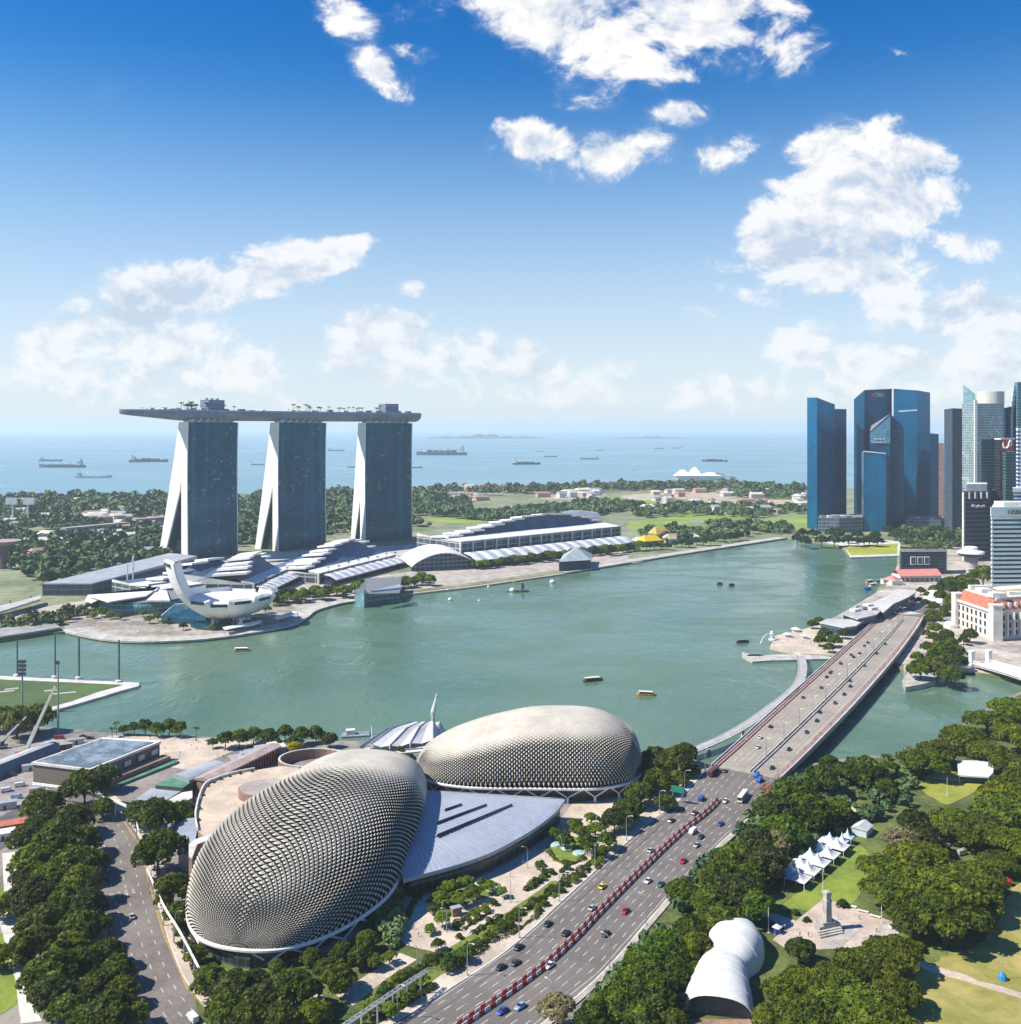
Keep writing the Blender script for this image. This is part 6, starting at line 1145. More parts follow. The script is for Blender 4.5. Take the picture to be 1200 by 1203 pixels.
for (x,y,k,c,l) in [(708,1042,'car','yellow','bright yellow car on the near carriageway beside the striped barriers'),(696,1067,'car','silver','silver car hugging the barriers just below the yellow car'),(645,1085,'car','black','black car in the kerb lane beside the planting beds'),
 (735,1071,'car','red','red car on the far carriageway right of the barriers'),(712,1097,'car','darkgrey','dark grey car right of the barriers, below the red car'),(666,1096,'car','black','black car close against the left side of the barriers'),(609,1114,'car','black','black car in the kerb lane under tree shade, below the planting beds'),
 (589,1137,'car','black','black car at lower left of a pair near the bottom of the road'),(607,1131,'car','darkgrey','dark grey car at the right of a pair near the bottom of the road'),(647,1134,'car','white','white car just right of the barriers near the road bottom'),(590,1189,'car','blue','deep blue car at the bottom of the road'),(613,1182,'car','paleblue','pale blue car beside the deep blue one at the road bottom'),
 (765,999,'car','silver','silver-blue car on the near carriageway above the yellow car'),(814,978,'van','white','white van alongside the middle of the barriers'),(824,983,'car','darkgrey','dark car tucked beside the white van'),(846,969,'car','blue','blue car near the park kerb above the white van'),(803,1012,'car','red','red car in the park-side kerb lane'),(818,994,'car','silver','silver car between the white van and the park kerb'),
 (762,1035,'car','white','white car touching the right side of the barriers, mid road'),(776,1040,'car','green','green car under the park trees at the kerb'),(790,964,'car','maroon','dark maroon car near the kerb below the sign gantry'),(824,939,'van','blue','dark blue van on the near carriageway before the bridge'),(889,912,'van','blue','dark blue van at the bridge start, farther of two'),(892,918,'van','blue','dark blue van at the bridge start, nearer of two'),
 (838,909,'bus','maroon','dark maroon bus at the left bridge end'),(852,906,'car','brown','brown car right behind the maroon bus'),(816,956,'car','black','black car left of the upper end of the barriers'),(852,942,'car','white','white car right of the upper end of the barriers'),(873,931,'car','darkgrey','dark car before the bridge in the park-side lanes'),(873,938,'bus','white','long white vehicle along the park kerb before the bridge')]:
    if y>905: on_road(main,x,y,k,c,l,MR)
BRG='cars crossing the bridge'
for i,(x,y) in enumerate([(905.5,854),(891,878),(893,867),(944,819.5),(965,808),(971.5,795.5),(977,789.6),(988,780),(957,836),(960,847),(947.5,861),(927,881),(907,903),(981,826.5),(992,816),(999,806.7),(1016,782.5),(987.5,779.5),(976,790.5),(1000,769.5),(1003,772),(1010,768),(1016,759),(1020,755),(999,800),(1040,757),(1030,768)]):
    c='blue' if i==3 else ('white' if i in(1,2) else ('black','darkgrey','black')[i%3])
    l={'blue':'small blue car alone in the left lanes of the bridge','white':'small white car near the start of the bridge','black':'small black car crossing the bridge','darkgrey':'small dark grey car crossing the bridge'}[c]
    d,f=main.near(x,y,6.5); f=min(.86,max(.13,f)); 
    if .53<f<.61: f=.65
    p,dr=main.at(d,f,.1); vehicle('car',c,p,math.atan2(dr.y,dr.x)+(0 if f<.56 else math.pi),l,BRG)
for (x,y,k,c,l) in [(155,1077,'car','silver','silver car on the shaded avenue, farther one'),(153,1128,'car','paleblue','pale blue car half hidden by trees on the avenue'),(226,1197,'van','white','white van at the bottom corner of the avenue'),(116,990,'car','white','white car at the far end of the avenue'),(126,1032,'car','darkgrey','dark car deep in the tree shade of the avenue')]:
    d,f=ave.near(x,y,2.1); p,dr=ave.at(d,min(.85,max(.12,f)),.03); vehicle(k,c,p,math.atan2(dr.y,dr.x),l,'vehicles on the avenue')
for (x,y,k,c,a,l) in [(24,924,'van','white',.4,'white van parked in the yard left of the solar hall, nearest the hall'),(8,930,'van','white',.5,'white van parked in the yard at the left edge'),(12,912,'van','darkgrey',.2,'dark van parked in the yard under the long shed'),(20,938,'van','paleblue',.1,'pale blue van parked in the yard below the white vans'),(34,896,'van','white',.4,'white truck standing by the red crane counterweight'),(98,866,'car','darkgrey',.3,'dark car on the quay above the solar hall, left'),(106,868,'car','black',.2,'black car on the quay above the solar hall, right'),(70,868,'van','red',.3,'red van at the end of the long pale shed'),
  (1112,995,'car','white',.6,'white car parked under the park rain trees, left'),(1130,1004,'van','silver',.5,'silver van parked under the park rain trees, right'),(1065,748,'car','white',1.1,'white car at the junction beyond the bridge'),(1072,740,'car','black',1.2,'black car at the junction beyond the bridge'),(1058,741,'car','darkgrey',.9,'dark car turning at the junction beyond the bridge'),(1051,1090,'car','white',.4,'white car at the edge of the monument terrace')]:
    p=P(x,y); vehicle(k,c,(p.x,p.y,2.1),a,l)
# red and white barriers in two rows
bw=M('barrier_white',(.62,.58,.54),.5,.1,.5); br=M('barrier_red',(.34,.035,.03),.5,.1,.5); PB=[]
for mm in (br,bw):
    m=MB(); m.rings([[Vector((x,y,z)) for y,z in ((-.34,0),(-.34,.3),(-.14,.6),(-.12,1.25),(.12,1.25),(.14,.6),(.34,.3),(.34,0))] for x in (-1.15,-1.12,1.12,1.15)]); o=m.build('barrier',mm); PB.append(o)
d0=main.near(470,1235,2.3)[0]; d1=main.near(848,937,4.6)[0]; N=int((d1-d0)/2.55)
for side,off in ((0,-.028),(1,.028)):
    for k in range(N):
        j=(k+side)%2; p,dr=main.at(d0+k*2.55,.475+off,.02); o=PB[j] if (k<2 and side==0) else PB[j].copy()
        if o.name not in COL.objects: COL.objects.link(o)
        o.location=p; o.rotation_euler=(0,0,math.atan2(dr.y,dr.x)+random.uniform(-.05,.05)); tag(o,'red plastic road barrier in the double row down the road' if j==0 else 'white plastic road barrier in the double row down the road','barrier','red barriers on the road' if j==0 else 'white barriers on the road')
# street lamps
def lamp_proto():
    t=thing('street_lamp',(0,0,0),'x','street lamp'); m=MB(); m.tube([(0,0,0),(0,0,9.5),(0,.6,10.6),(0,2.2,11.1)],[.17,.12,.09,.07],6); m.build('pole',steel,t)
    m=MB(); m.box((0,2.6,11.0),(.35,1.1,.18)); m.build('lamp_head',offw,t); m=MB(); m.box((0,0,-.1),(.7,.7,.5)); m.build('footing',conc,t); return t
LP=lamp_proto(); first=True
for d in np.arange(24,main.T-30,31):
    for t_,fl in ((-.03,-1),(1.03,1)) if d<db else ((.5715,1),(.5715,-1)):
        p,dr=main.at(d,t_,.1); a=math.atan2(dr.y,dr.x)+(0 if fl>0 else math.pi); lb='curved steel street lamp on the kerb of the main road' if d<db else 'steel street lamp on the bridge median'
        if first: LP.location=p; LP.rotation_euler=(0,0,a); LP['label']=lb; LP['group']='street lamps'; first=False
        else: dup(LP,p,a,1.,lb,'street lamps')
for (x,y) in [(206,1100),(178,1045),(160,1000),(228,1150),(660,1010),(600,1060),(620,1020),(525,1095),(490,1140),(700,985)]:
    p=P(x,y); dup(LP,p,random.random()*6,.8,'lone steel street lamp among planting around the theatre plaza','plaza lamps')
# things standing in the yard left of the hall
YD=[(36,905,8,3,3,offw,'white site container beside the short end of the solar hall'),(44,932,7,4,3,offw,'white flat-topped cabin under the curve of the truss'),(6,950,10,4,3.2,M('cabin_cream',(.6,.55,.42),.7,.1,.3),'cream site cabin at the left edge of the yard'),(30,950,6,3,2.6,bluep,'blue site container at the end of the side road'),(54,886,9,3,2.8,grey,'grey container between the long shed and the hall'),(76,880,8,3,2.8,maroon,'maroon container behind the solar hall, left'),(90,874,8,3,2.8,offw,'white container behind the solar hall, right'),(14,974,12,7,3,redroof,'brick-red stall roof at the left edge beyond the avenue trees'),(4,985,9,6,3,white,'white stall roof at the left edge beyond the avenue trees'),(58,940,5,3,2.6,green,'green container near the avenue end')]
for (x,y,w_,d_,h_,mm,l) in YD:
    p=P(x,y); t=thing('site_cabin',p,l,'cabin'); m=MB(); m.box((p.x,p.y,2),(w_,d_,h_),.45); m.build('body',mm,t); m=MB(); m.box((p.x,p.y,2+h_),(w_*1.03,d_*1.05,.2),.45); m.build('roof',mm if mm in(redroof,white) else roofgrey,t); m=MB(); ca,sa=math.cos(.45),math.sin(.45); m.box((p.x+sa*(d_/2+.03),p.y-ca*(d_/2+.03),2.1),(1.2,.08,2),.45); m.build('door',dgrey,t)
# direction sign gantry
p,dr=main.at(main.near(800,945,3.6)[0],-.05,.1); t=thing('direction_sign',p,'green direction sign board on posts beside the road left of the bridge','sign'); m=MB(); m.tube([p,p+Vector((0,0,8))],.2,6); m.tube([p+Vector((4,-2.2,0)),p+Vector((4,-2.2,8))],.2,6); m.build('post',steel,t); m=MB(); m.box((p.x+2,p.y-1.4,p.z+5.2),(6.4,.25,3),-.5); m.build('board',M('sign_green',(.02,.22,.14),.5,.05,1),t)

# ================================================================ people
def person_mesh(name,top,leg,pose):
    J=dict(p=(0,0,.92),c=(0,0,1.22),n=(0,0,1.46),h=(0,.02,1.62),ls=(-.19,0,1.40),rs=(.19,0,1.40),le=(-.27,-.03+pose*.1,1.12),re=(.27,.03-pose*.1,1.12),lh=(-.28,.06+pose*.16,.88),rh=(.28,.06-pose*.16,.88),ll=(-.10,0,.88),rl=(.10,0,.88),lk=(-.11,.03+pose*.16,.48),rk=(.11,.03-pose*.16,.48),la=(-.11,-.02+pose*.24,.07),ra=(.11,-.02-pose*.24,.07),lt=(-.12,.14+pose*.26,.04),rt=(.12,.14-pose*.26,.04))
    E='p-c c-n n-h n-ls n-rs ls-le rs-re le-lh re-rh p-ll p-rl ll-lk rl-rk lk-la rk-ra la-lt ra-rt'.split(); ks=list(J); rad=dict(p=.15,c=.16,n=.065,h=.11,ls=.075,rs=.075,le=.05,re=.05,lh=.04,rh=.04,ll=.10,rl=.10,lk=.07,rk=.07,la=.05,ra=.05,lt=.045,rt=.045)
    me=bpy.data.meshes.new(name); me.from_pydata([J[k] for k in ks],[tuple(ks.index(x) for x in e.split('-')) for e in E],[]); o=bpy.data.objects.new(name,me); COL.objects.link(o); sk=o.modifiers.new('s','SKIN')
    for i,k in enumerate(ks): me.skin_vertices[0].data[i].radius=(rad[k],rad[k]*(.75 if k in 'pc' else 1)); me.skin_vertices[0].data[i].use_root=(k=='p')
    o.modifiers.new('u','SUBSURF').levels=1; dg=bpy.context.evaluated_depsgraph_get(); me2=bpy.data.meshes.new_from_object(o.evaluated_get(dg)); bpy.data.objects.remove(o)
    me2.materials.clear()
    for q in (top,leg,bpy.data.materials.get('skin') or M('skin',(.38,.22,.15),.6,.1,3),bpy.data.materials.get('hair') or M('hair',(.02,.015,.012),.6,.1,3)): me2.materials.append(q)
    for f in me2.polygons:
        z=f.center.z; x=abs(f.center.x); f.material_index=3 if z>1.66 or (z>1.56 and f.center.y<-.02) else 2 if z>1.47 or (x>.22 and z<1.1) or z<.1 and x>9 else 0 if z>.93 else 1
    return me2
CL=[M('shirt_white',(.7,.68,.65),.8,.1,3),M('shirt_red',(.45,.05,.05),.8,.1,3),M('shirt_blue',(.08,.15,.40),.8,.1,3),M('trousers_dark',(.03,.03,.04),.8,.1,3),M('trousers_khaki',(.30,.24,.15),.8,.1,3)]
PM=[person_mesh('person',CL[0],CL[3],1),person_mesh('person',CL[1],CL[3],-1),person_mesh('person',CL[2],CL[4],.5),person_mesh('person',CL[3],CL[4],-.6)]; PLB=['white shirt','red shirt','blue shirt','black shirt']
def person(p,where,grp,k=None):
    k=random.randrange(4) if k is None else k; o=bpy.data.objects.new('person',PM[k]); COL.objects.link(o); o.location=p; o.rotation_euler=(0,0,random.random()*6.3); tag(o,'person in %s walking %s'%(PLB[k],where),'person',grp+' in '+PLB[k])
for k in range(80): d=random.uniform(db+5,de-5); p,_=main.at(d,random.choice((.93,.945,.96,.062,.07)),.26 if True else 0); person(p,'on the footpath of the bridge','bridge walkers')
for (x,y) in [(560,1028),(590,1012),(540,1030),(605,1008),(585,1018),(560,1000),(640,1000),(655,972),(600,1030),(615,1015),(486,1092),(492,1100),(475,1100),(480,1112),(500,1096),(625,1000),(570,1020),(550,1022)]: person(P(x,y,2.06),'on the open theatre plaza','plaza walkers')
for k in range(26): x=random.uniform(908,980); p=P(x,752+random.uniform(-3,6),2.4); person(p,'on the fountain platform by the bridge','platform visitors')
for (x,y) in [(950,1100),(985,1080),(1010,1080),(960,1085),(1030,1095),(940,1100)]: person(P(x,y,2.2),'on the monument terrace','terrace visitors')
for k in range(40): x=random.uniform(1045,1112); p=P(x,random.uniform(718,770),2.06); person(p,'on the forecourt beyond the bridge','forecourt walkers')
for k in range(30): t_=random.random(); p=P(90+t_*270,750-abs(t_-.45)*30-random.uniform(0,6),2.4); person(p,'on the promenade round the lotus-shaped museum','promenade walkers')
for k in range(24): x=random.uniform(150,280); p=P(x,876+random.uniform(-8,14)); person((p.x,p.y,2.05),'on the sandy waterfront plaza','waterfront visitors')
# ================================================================ boats and ships
def hull_rings(L,B_,z0,z1,bow=.28): 
    out=[]
    for s,w_,zz in ((-.5,.72,0),(-.44,.92,0),(-.1,1,0),(.22,.95,0),(.36,.62,.1),(.46,.25,.3),(.5,.03,.42)): out.append([Vector((s*L,-w_*B_/2*.8,z0)),Vector((s*L,-w_*B_/2,z1+zz*(z1-z0))),Vector((s*L,w_*B_/2,z1+zz*(z1-z0))),Vector((s*L,w_*B_/2*.8,z0))])
    return out
def boat(x,y,L,a,hm_,rm,label,name='river_boat'):
    p=P(x,y,0); t=thing(name,(0,0,0),label,'boat'); B_=L*.27; m=MB(); m.rings(hull_rings(L,B_,-.4,1.3)); m.build('hull',hm_,t)
    m=MB(); m.box((-.06*L,0,1.3),(L*.62,B_*.72,1.5)); m.build('cabin',dglass,t); m=MB(); m.rings([[Vector((s*L,w_*B_*.46,2.8+.35*(1-w_*w_))) for w_ in (-1,-.5,0,.5,1)]+[Vector((s*L,B_*.46,2.7)),Vector((s*L,-B_*.46,2.7))] for s in (-.42,.3)]); m.build('roof',rm,t)
    m=MB(); m.tube([(.34*L,0,1.4),(.34*L,0,3.2)],.08,4); m.build('mast',steel,t); t.location=p; t.rotation_euler=(0,0,a); return t
boat(697,800,15,.35,M('boat_brown',(.12,.05,.035),.5,.2,.3),offw,'brown river boat with a white roof out in the middle of the bay'); boat(760,817,13,-.15,orangep,offw,'orange river boat with a white roof near the far dome'); boat(285,765,14,.1,M('boat_tan',(.55,.33,.2),.5,.1,.3),white,'small tan boat alone on the left part of the bay')
boat(873,755,12,.3,dgrey,grey,'dark boat near the fountain platform'); boat(846,687,7,0,dgrey,dgrey,'tiny dark boat far out in the bay, left of two'); boat(860,688.5,8,.4,dgrey,dgrey,'tiny dark boat far out in the bay, right of two'); boat(58,743,22,.1,white,white,'white catamaran moored under the promenade at the far left')
for (x,y,L,a,mm,l) in [(1020,693,16,.8,bluep,'blue-canopied tour boat moored by the red pier, nearest'),(1026,688,15,.7,offw,'white tour boat moored by the red pier'),(1022,684,13,.6,orangep,'orange tour boat moored by the red pier'),(1031,684,12,.9,grey,'grey tour boat moored by the red pier'),(888,772,14,.1,grey,'grey boat tied at the jetty'),(972,784,16,1.2,pglass,'pale blue boat under the curved footbridge')]: boat(x,y,L,a,mm,mm if mm is not orangep else offw,l)
for (x,y,r_,l) in [(529,705,2.2,'round white buoy left of the dark bay statue'),(649,685,3.2,'largest white buoy in front of the dark crystal pavilion'),(602,695,3.2,'white buoy right beside the dark bay statue'),(574,690,1.6,'small white buoy by the boardwalk'),(563,706,1.2,'tiny white buoy in the open bay'),(526,694,1.8,'small white buoy close to the boardwalk')]:
    p=P(x,y,0); t=thing('buoy',p,l,'buoy'); m=MB(); m.lathe((p.x,p.y,-.3),[(r_*.75,0),(r_,.5*r_),(r_*.85,r_*1.0),(r_*.3,r_*1.35),(.05,r_*1.4)],14); m.build('float',white,t); m=MB(); m.tube([(p.x,p.y,r_),(p.x,p.y,r_*2)],.1,4); m.build('rod',steel,t)
p=P(613,695,0); t=thing('barge',p,'dark barge carrying a tall dark statue-like crane in the bay','barge'); m=MB(); m.box((p.x,p.y,-.4),(16,8,1.6),.2); m.build('deck',dgrey,t); m=MB(); m.tube([(p.x+1,p.y,1.2),(p.x+1.5,p.y,5),(p.x+.6,p.y,9.5)],[2.4,2,.9],8); m.build('cabin',M('rust_dark',(.05,.05,.05),.7,.3,.3),t); m=MB(); m.tube([(p.x-4,p.y,1.5),(p.x-18,p.y-3,-.2)],.5,5); m.build('ramp',dgrey,t)
p=P(602,684.5,0); t=thing('work_boat',p,'small yellowish work boat beside the dark barge','boat'); m=MB(); m.rings([[v+p for v in r_] for r_ in hull_rings(9,3,-.3,1.1)]); m.build('hull',M('boat_yellow',(.6,.45,.2),.5,.1,.3),t); m=MB(); m.box((p.x-1,p.y,1.1),(3,2,1.6)); m.build('cabin',offw,t)
def ship(x,y,wpx,kind,label,flip=1):
    p=XD(x,H*F/(y-Y0),-1); p.z=-1; L=wpx*p.y/F; B_=L*.15; D_=L*.055; hmx=bpy.data.materials.get('ship_'+kind) or M('ship_'+kind,dict(dark=(.03,.045,.06),grey=(.10,.12,.14),white=(.6,.6,.58),red=(.16,.06,.05))[kind],.6,.15,.01)
    t=thing('cargo_ship',(0,0,0),label,'ship','ships at anchor'); m=MB(); m.rings(hull_rings(L,B_,-2,D_)); m.build('hull',hmx,t)
    m=MB(); m.box((-.38*L,0,D_),(.11*L,B_*.8,L*.075)); m.box((-.38*L,0,D_+L*.075),(.07*L,B_*.95,L*.022)); m.build('bridge_house',offw,t); m=MB(); m.tube([(-.42*L,0,D_+L*.07),(-.42*L,0,D_+L*.135)],L*.012,8); m.build('funnel',hmx,t); m=MB(); m.tube([(.40*L,0,D_),(.40*L,0,D_+L*.09)],L*.004,5); m.tube([(-.36*L,0,D_),(-.36*L,0,D_+L*.15)],L*.004,5); m.build('mast',grey,t)
    for k in range(5): m=MB(); m.box((-.25*L+k*.12*L,0,D_),(.09*L,B_*.7,L*(.012 if kind!='dark' else random.uniform(.02,.05)))); m.build('hatch',hmx if kind!='white' else offw,t)
    for k in range(3): m=MB(); m.tube([(-.18*L+k*.2*L,0,D_),(-.18*L+k*.2*L,0,D_+L*.06),(-.12*L+k*.2*L,0,D_+L*.085)],L*.004,4); m.build('deck_crane',grey,t)
    t.location=p; t.rotation_euler=(0,0,(0 if flip>0 else math.pi)+random.uniform(-.15,.15)); return t
for a in [(73,549,55,'grey','long grey cargo ship at far left, bridge at its right end',-1),(110,561,42,'white','pale ship nearest the left wooded shore',1),(175,542.5,44,'dark','dark tanker left of the left hotel tower',1),(60,541.5,27,'grey','faint ship behind the long grey one at far left',1),(519,534.5,60,'dark','largest dark container ship right of the hotel towers',-1),(619,545.5,33,'dark','dark cargo ship off the convention hall',1),(647,536.5,16,'grey','small hazy ship right of the dark cargo ship',1),(693,539.5,22,'grey','grey cargo ship in the middle distance above the barrel-roofed block',-1),(840,542,30,'dark','dark ship with a white bridge above the white terminal',-1),(414,549,12,'dark','short dark ship between the middle and right hotel towers',1),(489,549.5,16,'dark','ship just right of the right hotel tower',-1),(395,529.5,20,'grey','hazy ship between the middle and right towers, farther out',1),(303,546,16,'grey','ship between the left and middle hotel towers',1),(634,530.5,9,'grey','tiny hazy ship on the horizon, off the convention hall',1),(775,527,12,'grey','faint ship on the horizon, left of two at mid right',1),(795,526.5,12,'grey','faint ship on the horizon, right of two at mid right',1),(745,552,8,'white','tiny white ferry off the far shore',1),(705,529,10,'grey','faint ship on the horizon above the grey cargo ship',1)]: ship(*a[:5],flip=a[5])
# islands on the horizon
ish=M('island_hills',(.05,.09,.05),.9,.2,.002)
for (x0,x1,h_,n) in [(500,640,95,9),(720,810,45,6)]:
    m=MB(); d=17000; N=24; rs=[]
    for k in range(N+1): x=x0+(x1-x0)*k/N; hh=h_*(math.sin(math.pi*k/N)**.8)*(.6+.4*math.sin(k*1.3)*math.sin(k*.7+1)); rs.append([XD(x,d-300,-1),XD(x,d,hh),XD(x,d+400,-1)])
    m.rings(rs,closed=False); m.build('hills',ish)['kind']='structure'
# white cruise terminal and distant low buildings
p=P(820,563); d=p.y; t=thing('cruise_terminal',p,'white peaked terminal building on the far shore at the sea','building'); k_=d/F
m=MB(); m.box((p.x+6*k_,p.y,2),(62*k_,40,5*k_)); m.build('hall',offw,t)
for (a,w_,h_) in ((-18,20,12),(-4,16,15),(14,26,9)): m=MB(); x=p.x+a*k_; m.add([(x-w_*k_/2,p.y-26,5*k_),(x+w_*k_/2,p.y-26,5*k_),(x+w_*k_/2,p.y+20,5*k_),(x-w_*k_/2,p.y+20,5*k_),(x-w_*k_*.1,p.y,h_*k_),(x+w_*k_*.1,p.y,h_*k_)],[(0,1,5,4),(1,2,5),(2,3,4,5),(3,0,4)]); m.build('roof',white,t)
m=MB(); m.prism([(p.x+20*k_,p.y-18),(p.x+44*k_,p.y-14),(p.x+46*k_,p.y+30),(p.x+20*k_,p.y+30)],2,[9*k_,3*k_,3*k_,9*k_]); m.build('grey_wing',roofgrey,t)
LBm=[offw,M('wall_pink',(.55,.33,.28),.8,.1,.1),concw,M('wall_tan',(.5,.42,.32),.8,.1,.1)]; LR=[M('roof_brown',(.40,.26,.20),.7,.2,.1),roofgrey,offw,M('roof_pale',(.62,.58,.52),.7,.1,.1)]
def lowb(p,w_,d_,h_,k): 
    pr=LOWB.get(k)
    if pr is None:
        t=thing('low_building',(0,0,0),'x','building'); m=MB(); m.box((0,0,0),(10,10,6)); m.build('wall',LBm[k%4],t); m=MB(); m.add([(-5.4,-5.4,6.01),(5.4,-5.4,6.01),(5.4,5.4,6.01),(-5.4,5.4,6.01),(-4.4,0,8.2),(4.4,0,8.2)],[(0,1,5,4),(2,3,4,5),(1,2,5),(3,0,4),(3,2,1,0)]); m.build('roof',LR[(k*3+1)%4],t); LOWB[k]=t; o=t; o.location=p; o.rotation_euler=(0,0,random.random()); o.scale=(w_/10,d_/10,h_/8)
    else: o=dup(pr,p,random.random(),(w_/10,d_/10,h_/8))
    return o
LOWB={}
for (x0,x1,y0,y1,n,lab,grp) in [(120,200,612,634,16,'low pale building deep in the woods left of the hotel towers','low buildings in the woods'),(0,190,588,600,24,'hazy low building on the wooded shore at far left','buildings on the wooded shore'),(40,180,630,660,12,'small pale building in the dark woods at left','small buildings in the left woods'),(18,150,600,613,70,'low pale building among the trees beyond the coast road, far left','low buildings at far left'),(0,30,612,620,8,'low white building at the left edge woods','low buildings at the left edge'),(505,570,583,590,16,'low pinkish building in the woods right of the towers','low buildings right of the towers'),(635,705,579,585,18,'low pale shed on the cleared ground by the sea','sheds by the sea'),(760,945,576,604,34,'small site building on the far grass fields','buildings on the far fields'),(935,945,585,592,5,'small building left of the isolated blue tower','buildings by the blue tower'),(540,600,570,577,8,'low hazy building on the far sea shore','buildings on the sea shore')]:
    for i in range(n):
        x,y=random.uniform(x0,x1),random.uniform(y0,y1); p=P(x,y); o=lowb((p.x,p.y,2),random.uniform(14,40),random.uniform(12,24),random.uniform(9,17),random.randrange(4)); tag(o,lab,'building',grp)
# flyover through the woods and a white fairground frame at far left
for (x0,y0_,x1,y1_,l) in [(78,637,152,629,'long flyover deck crossing the woods at far left, nearer part'),(160,625,198,622,'flyover deck in the woods just left of the left hotel tower')]:
    A,B=P(x0,y0_),P(x1,y1_); t=thing('flyover',A,l,'viaduct'); u=(B-A).normalized(); v=Vector((-u.y,u.x,0)); m=MB(); m.rings([[A+u*s+v*a+Vector((0,0,z)) for a,z in ((0,19),(16,19),(16,22),(0,22))] for s in (0,(B-A).length)]); m.build('deck',M('flyover_concrete',(.34,.30,.29),.8,.2,.05),t)
    for k in range(5): p=A+u*((B-A).length*(k+.5)/5)+v*8; m=MB(); m.box((p.x,p.y,0),(4,4,20.9)); m.build('pier',conc,t)
p=P(24,617); t=thing('sign_pylon',p,'white frame structure with two square tops rising from the woods at far left','structure'); m=MB()
for s in (-1,1): m.tube([(p.x+s*14,p.y,2),(p.x+s*14,p.y,40)],1.6,6)
m.build('post',white,t)
for s in (-1,1): m=MB(); m.box((p.x+s*16,p.y,40),(20,4,12)); m.build('panel',white,t)
m=MB(); m.box((p.x+4,p.y,2),(50,30,10)); m.build('base',offw,t)
# supertree-like mushroom columns at the left edge
p=P(4,668); t=thing('canopy_tower',p,'purple-brown mushroom-topped tower at the left edge of the woods','tower'); m=MB(); m.lathe(p,[(6,0),(5,22),(9,30)],14); m.build('stem',M('purple_brown',(.16,.10,.12),.8,.2,.2),t); m=MB(); m.lathe((p.x,p.y,32),[(9,0),(20,4),(21,5.5),(4,4.5)],20); m.build('canopy',M('pink_canopy',(.38,.26,.28),.7,.1,.1),t)

# ================================================================ curved footbridge beside the road bridge
L=smooth_line([P(808,884,4),P(850,866,5.5),P(880,849,6),(P(908,829,6)),P(930,812,6),P(941,797,6),P(943,782,5),P(940,770,4)],8); t=thing('curved_footbridge',(L[0].x,L[0].y,0),'curving grey footbridge swinging out over the water beside the road bridge','footbridge'); rs=[]; rl=[[],[]]
for i,p in enumerate(L):
    tg=(L[min(i+1,len(L)-1)]-L[max(i-1,0)]).normalized(); n=Vector((tg.y,-tg.x,0)).normalized()*3.2; rs.append([p-n,p+n,p+n*.6-Vector((0,0,1.3)),p-n*.6-Vector((0,0,1.3))]); rl[0].append(p-n+Vector((0,0,.1))); rl[1].append(p+n+Vector((0,0,.1)))
m=MB(); m.rings(rs); m.build('deck',M('footbridge_grey',(.40,.39,.37),.7,.12,.3),t)
for r_ in rl: m=MB(); m.tube([p+Vector((0,0,1.1)) for p in r_],.12,4); [m.tube([p,p+Vector((0,0,1.1))],.06,4) for p in r_]; m.build('railing',steel,t)
for k in range(5,len(L)-4,9): m=MB(); p=L[k]; m.tube([(p.x,p.y,-2),(p.x,p.y,p.z-1.2)],[1.1,.8],8); m.build('pier',concw,t)
# merlion-like fountain is a plain stone spout
p=P(907,752,2.4); t=thing('fountain_statue',p,'white stone fountain statue spouting water at the tip of the platform','statue'); m=MB(); m.lathe((p.x,p.y,2.3),[(3,0),(3,1),(1.6,1.4),(1.4,4),(1.9,5.5),(1.2,7.2),(.2,7.9)],12); m.build('body',white,t); m=MB(); m.tube([(p.x-1,p.y-.3,8),(p.x-4,p.y-1.2,8.1),(p.x-8,p.y-2.4,4.8),(p.x-10,p.y-3,.1)],[.25,.35,.5,.8],6); m.build('water_jet',whitem,t)
for (x,y,s_,l) in [(935,742,4,'white parasol-roofed kiosk on the fountain platform, topmost'),(925,748,3.4,'white kiosk in the middle of the fountain platform'),(945,750,3,'white kiosk nearest the trees on the fountain platform')]:
    p=P(x,y,2.4); t=thing('platform_kiosk',p,l,'kiosk'); m=MB(); m.box((p.x,p.y,2.4),(s_*1.3,s_*1.3,2.4)); m.build('wall',concw,t); m=MB(); m.lathe((p.x,p.y,4.8),[(s_*1.1,0),(.2,s_*.4)],8); m.build('roof',white,t)

# ================================================================ the park: tents, monument, booths
def peak_tent(p,a,s,label,mm=whitem):
    t=thing('peaked_tent',p,label,'tent','white peaked tents'); ca,sa=math.cos(a),math.sin(a); f=lambda x,y,z: Vector((p.x+x*ca-y*sa,p.y+x*sa+y*ca,z)); m=MB(); N=6; K=24; h=s/2; rs=[]
    for i in range(N+1):
        g=i/N; r=1-g; z=p.z+3+ (g**2.3)*3.6; ring=[]
        for k in range(K):
            q=k/K*4; e=int(q); fr=(q-e)*2-1; x,y=[(fr,-1),(1,fr),(-fr,1),(-1,-fr)][e]
            if g>.0: l_=math.hypot(x,y); mixr=min(1,g*1.2); x,y=x*(1-mixr)+x/l_*mixr*.9,y*(1-mixr)+y/l_*mixr*.9
            ring.append(f(x*h*max(r,.02),y*h*max(r,.02),z))
        rs.append(ring)
    m.rings(rs); m.build('canopy',mm,t)
    for x in (-1,1):
        for y in (-1,1): m=MB(); m.tube([f(x*h*.96,y*h*.96,p.z),f(x*h*.96,y*h*.96,p.z+3)],.12,5); m.build('leg',white,t)
a_=math.atan2(P(1000,985).y-P(930,1050).y,P(1000,985).x-P(930,1050).x)
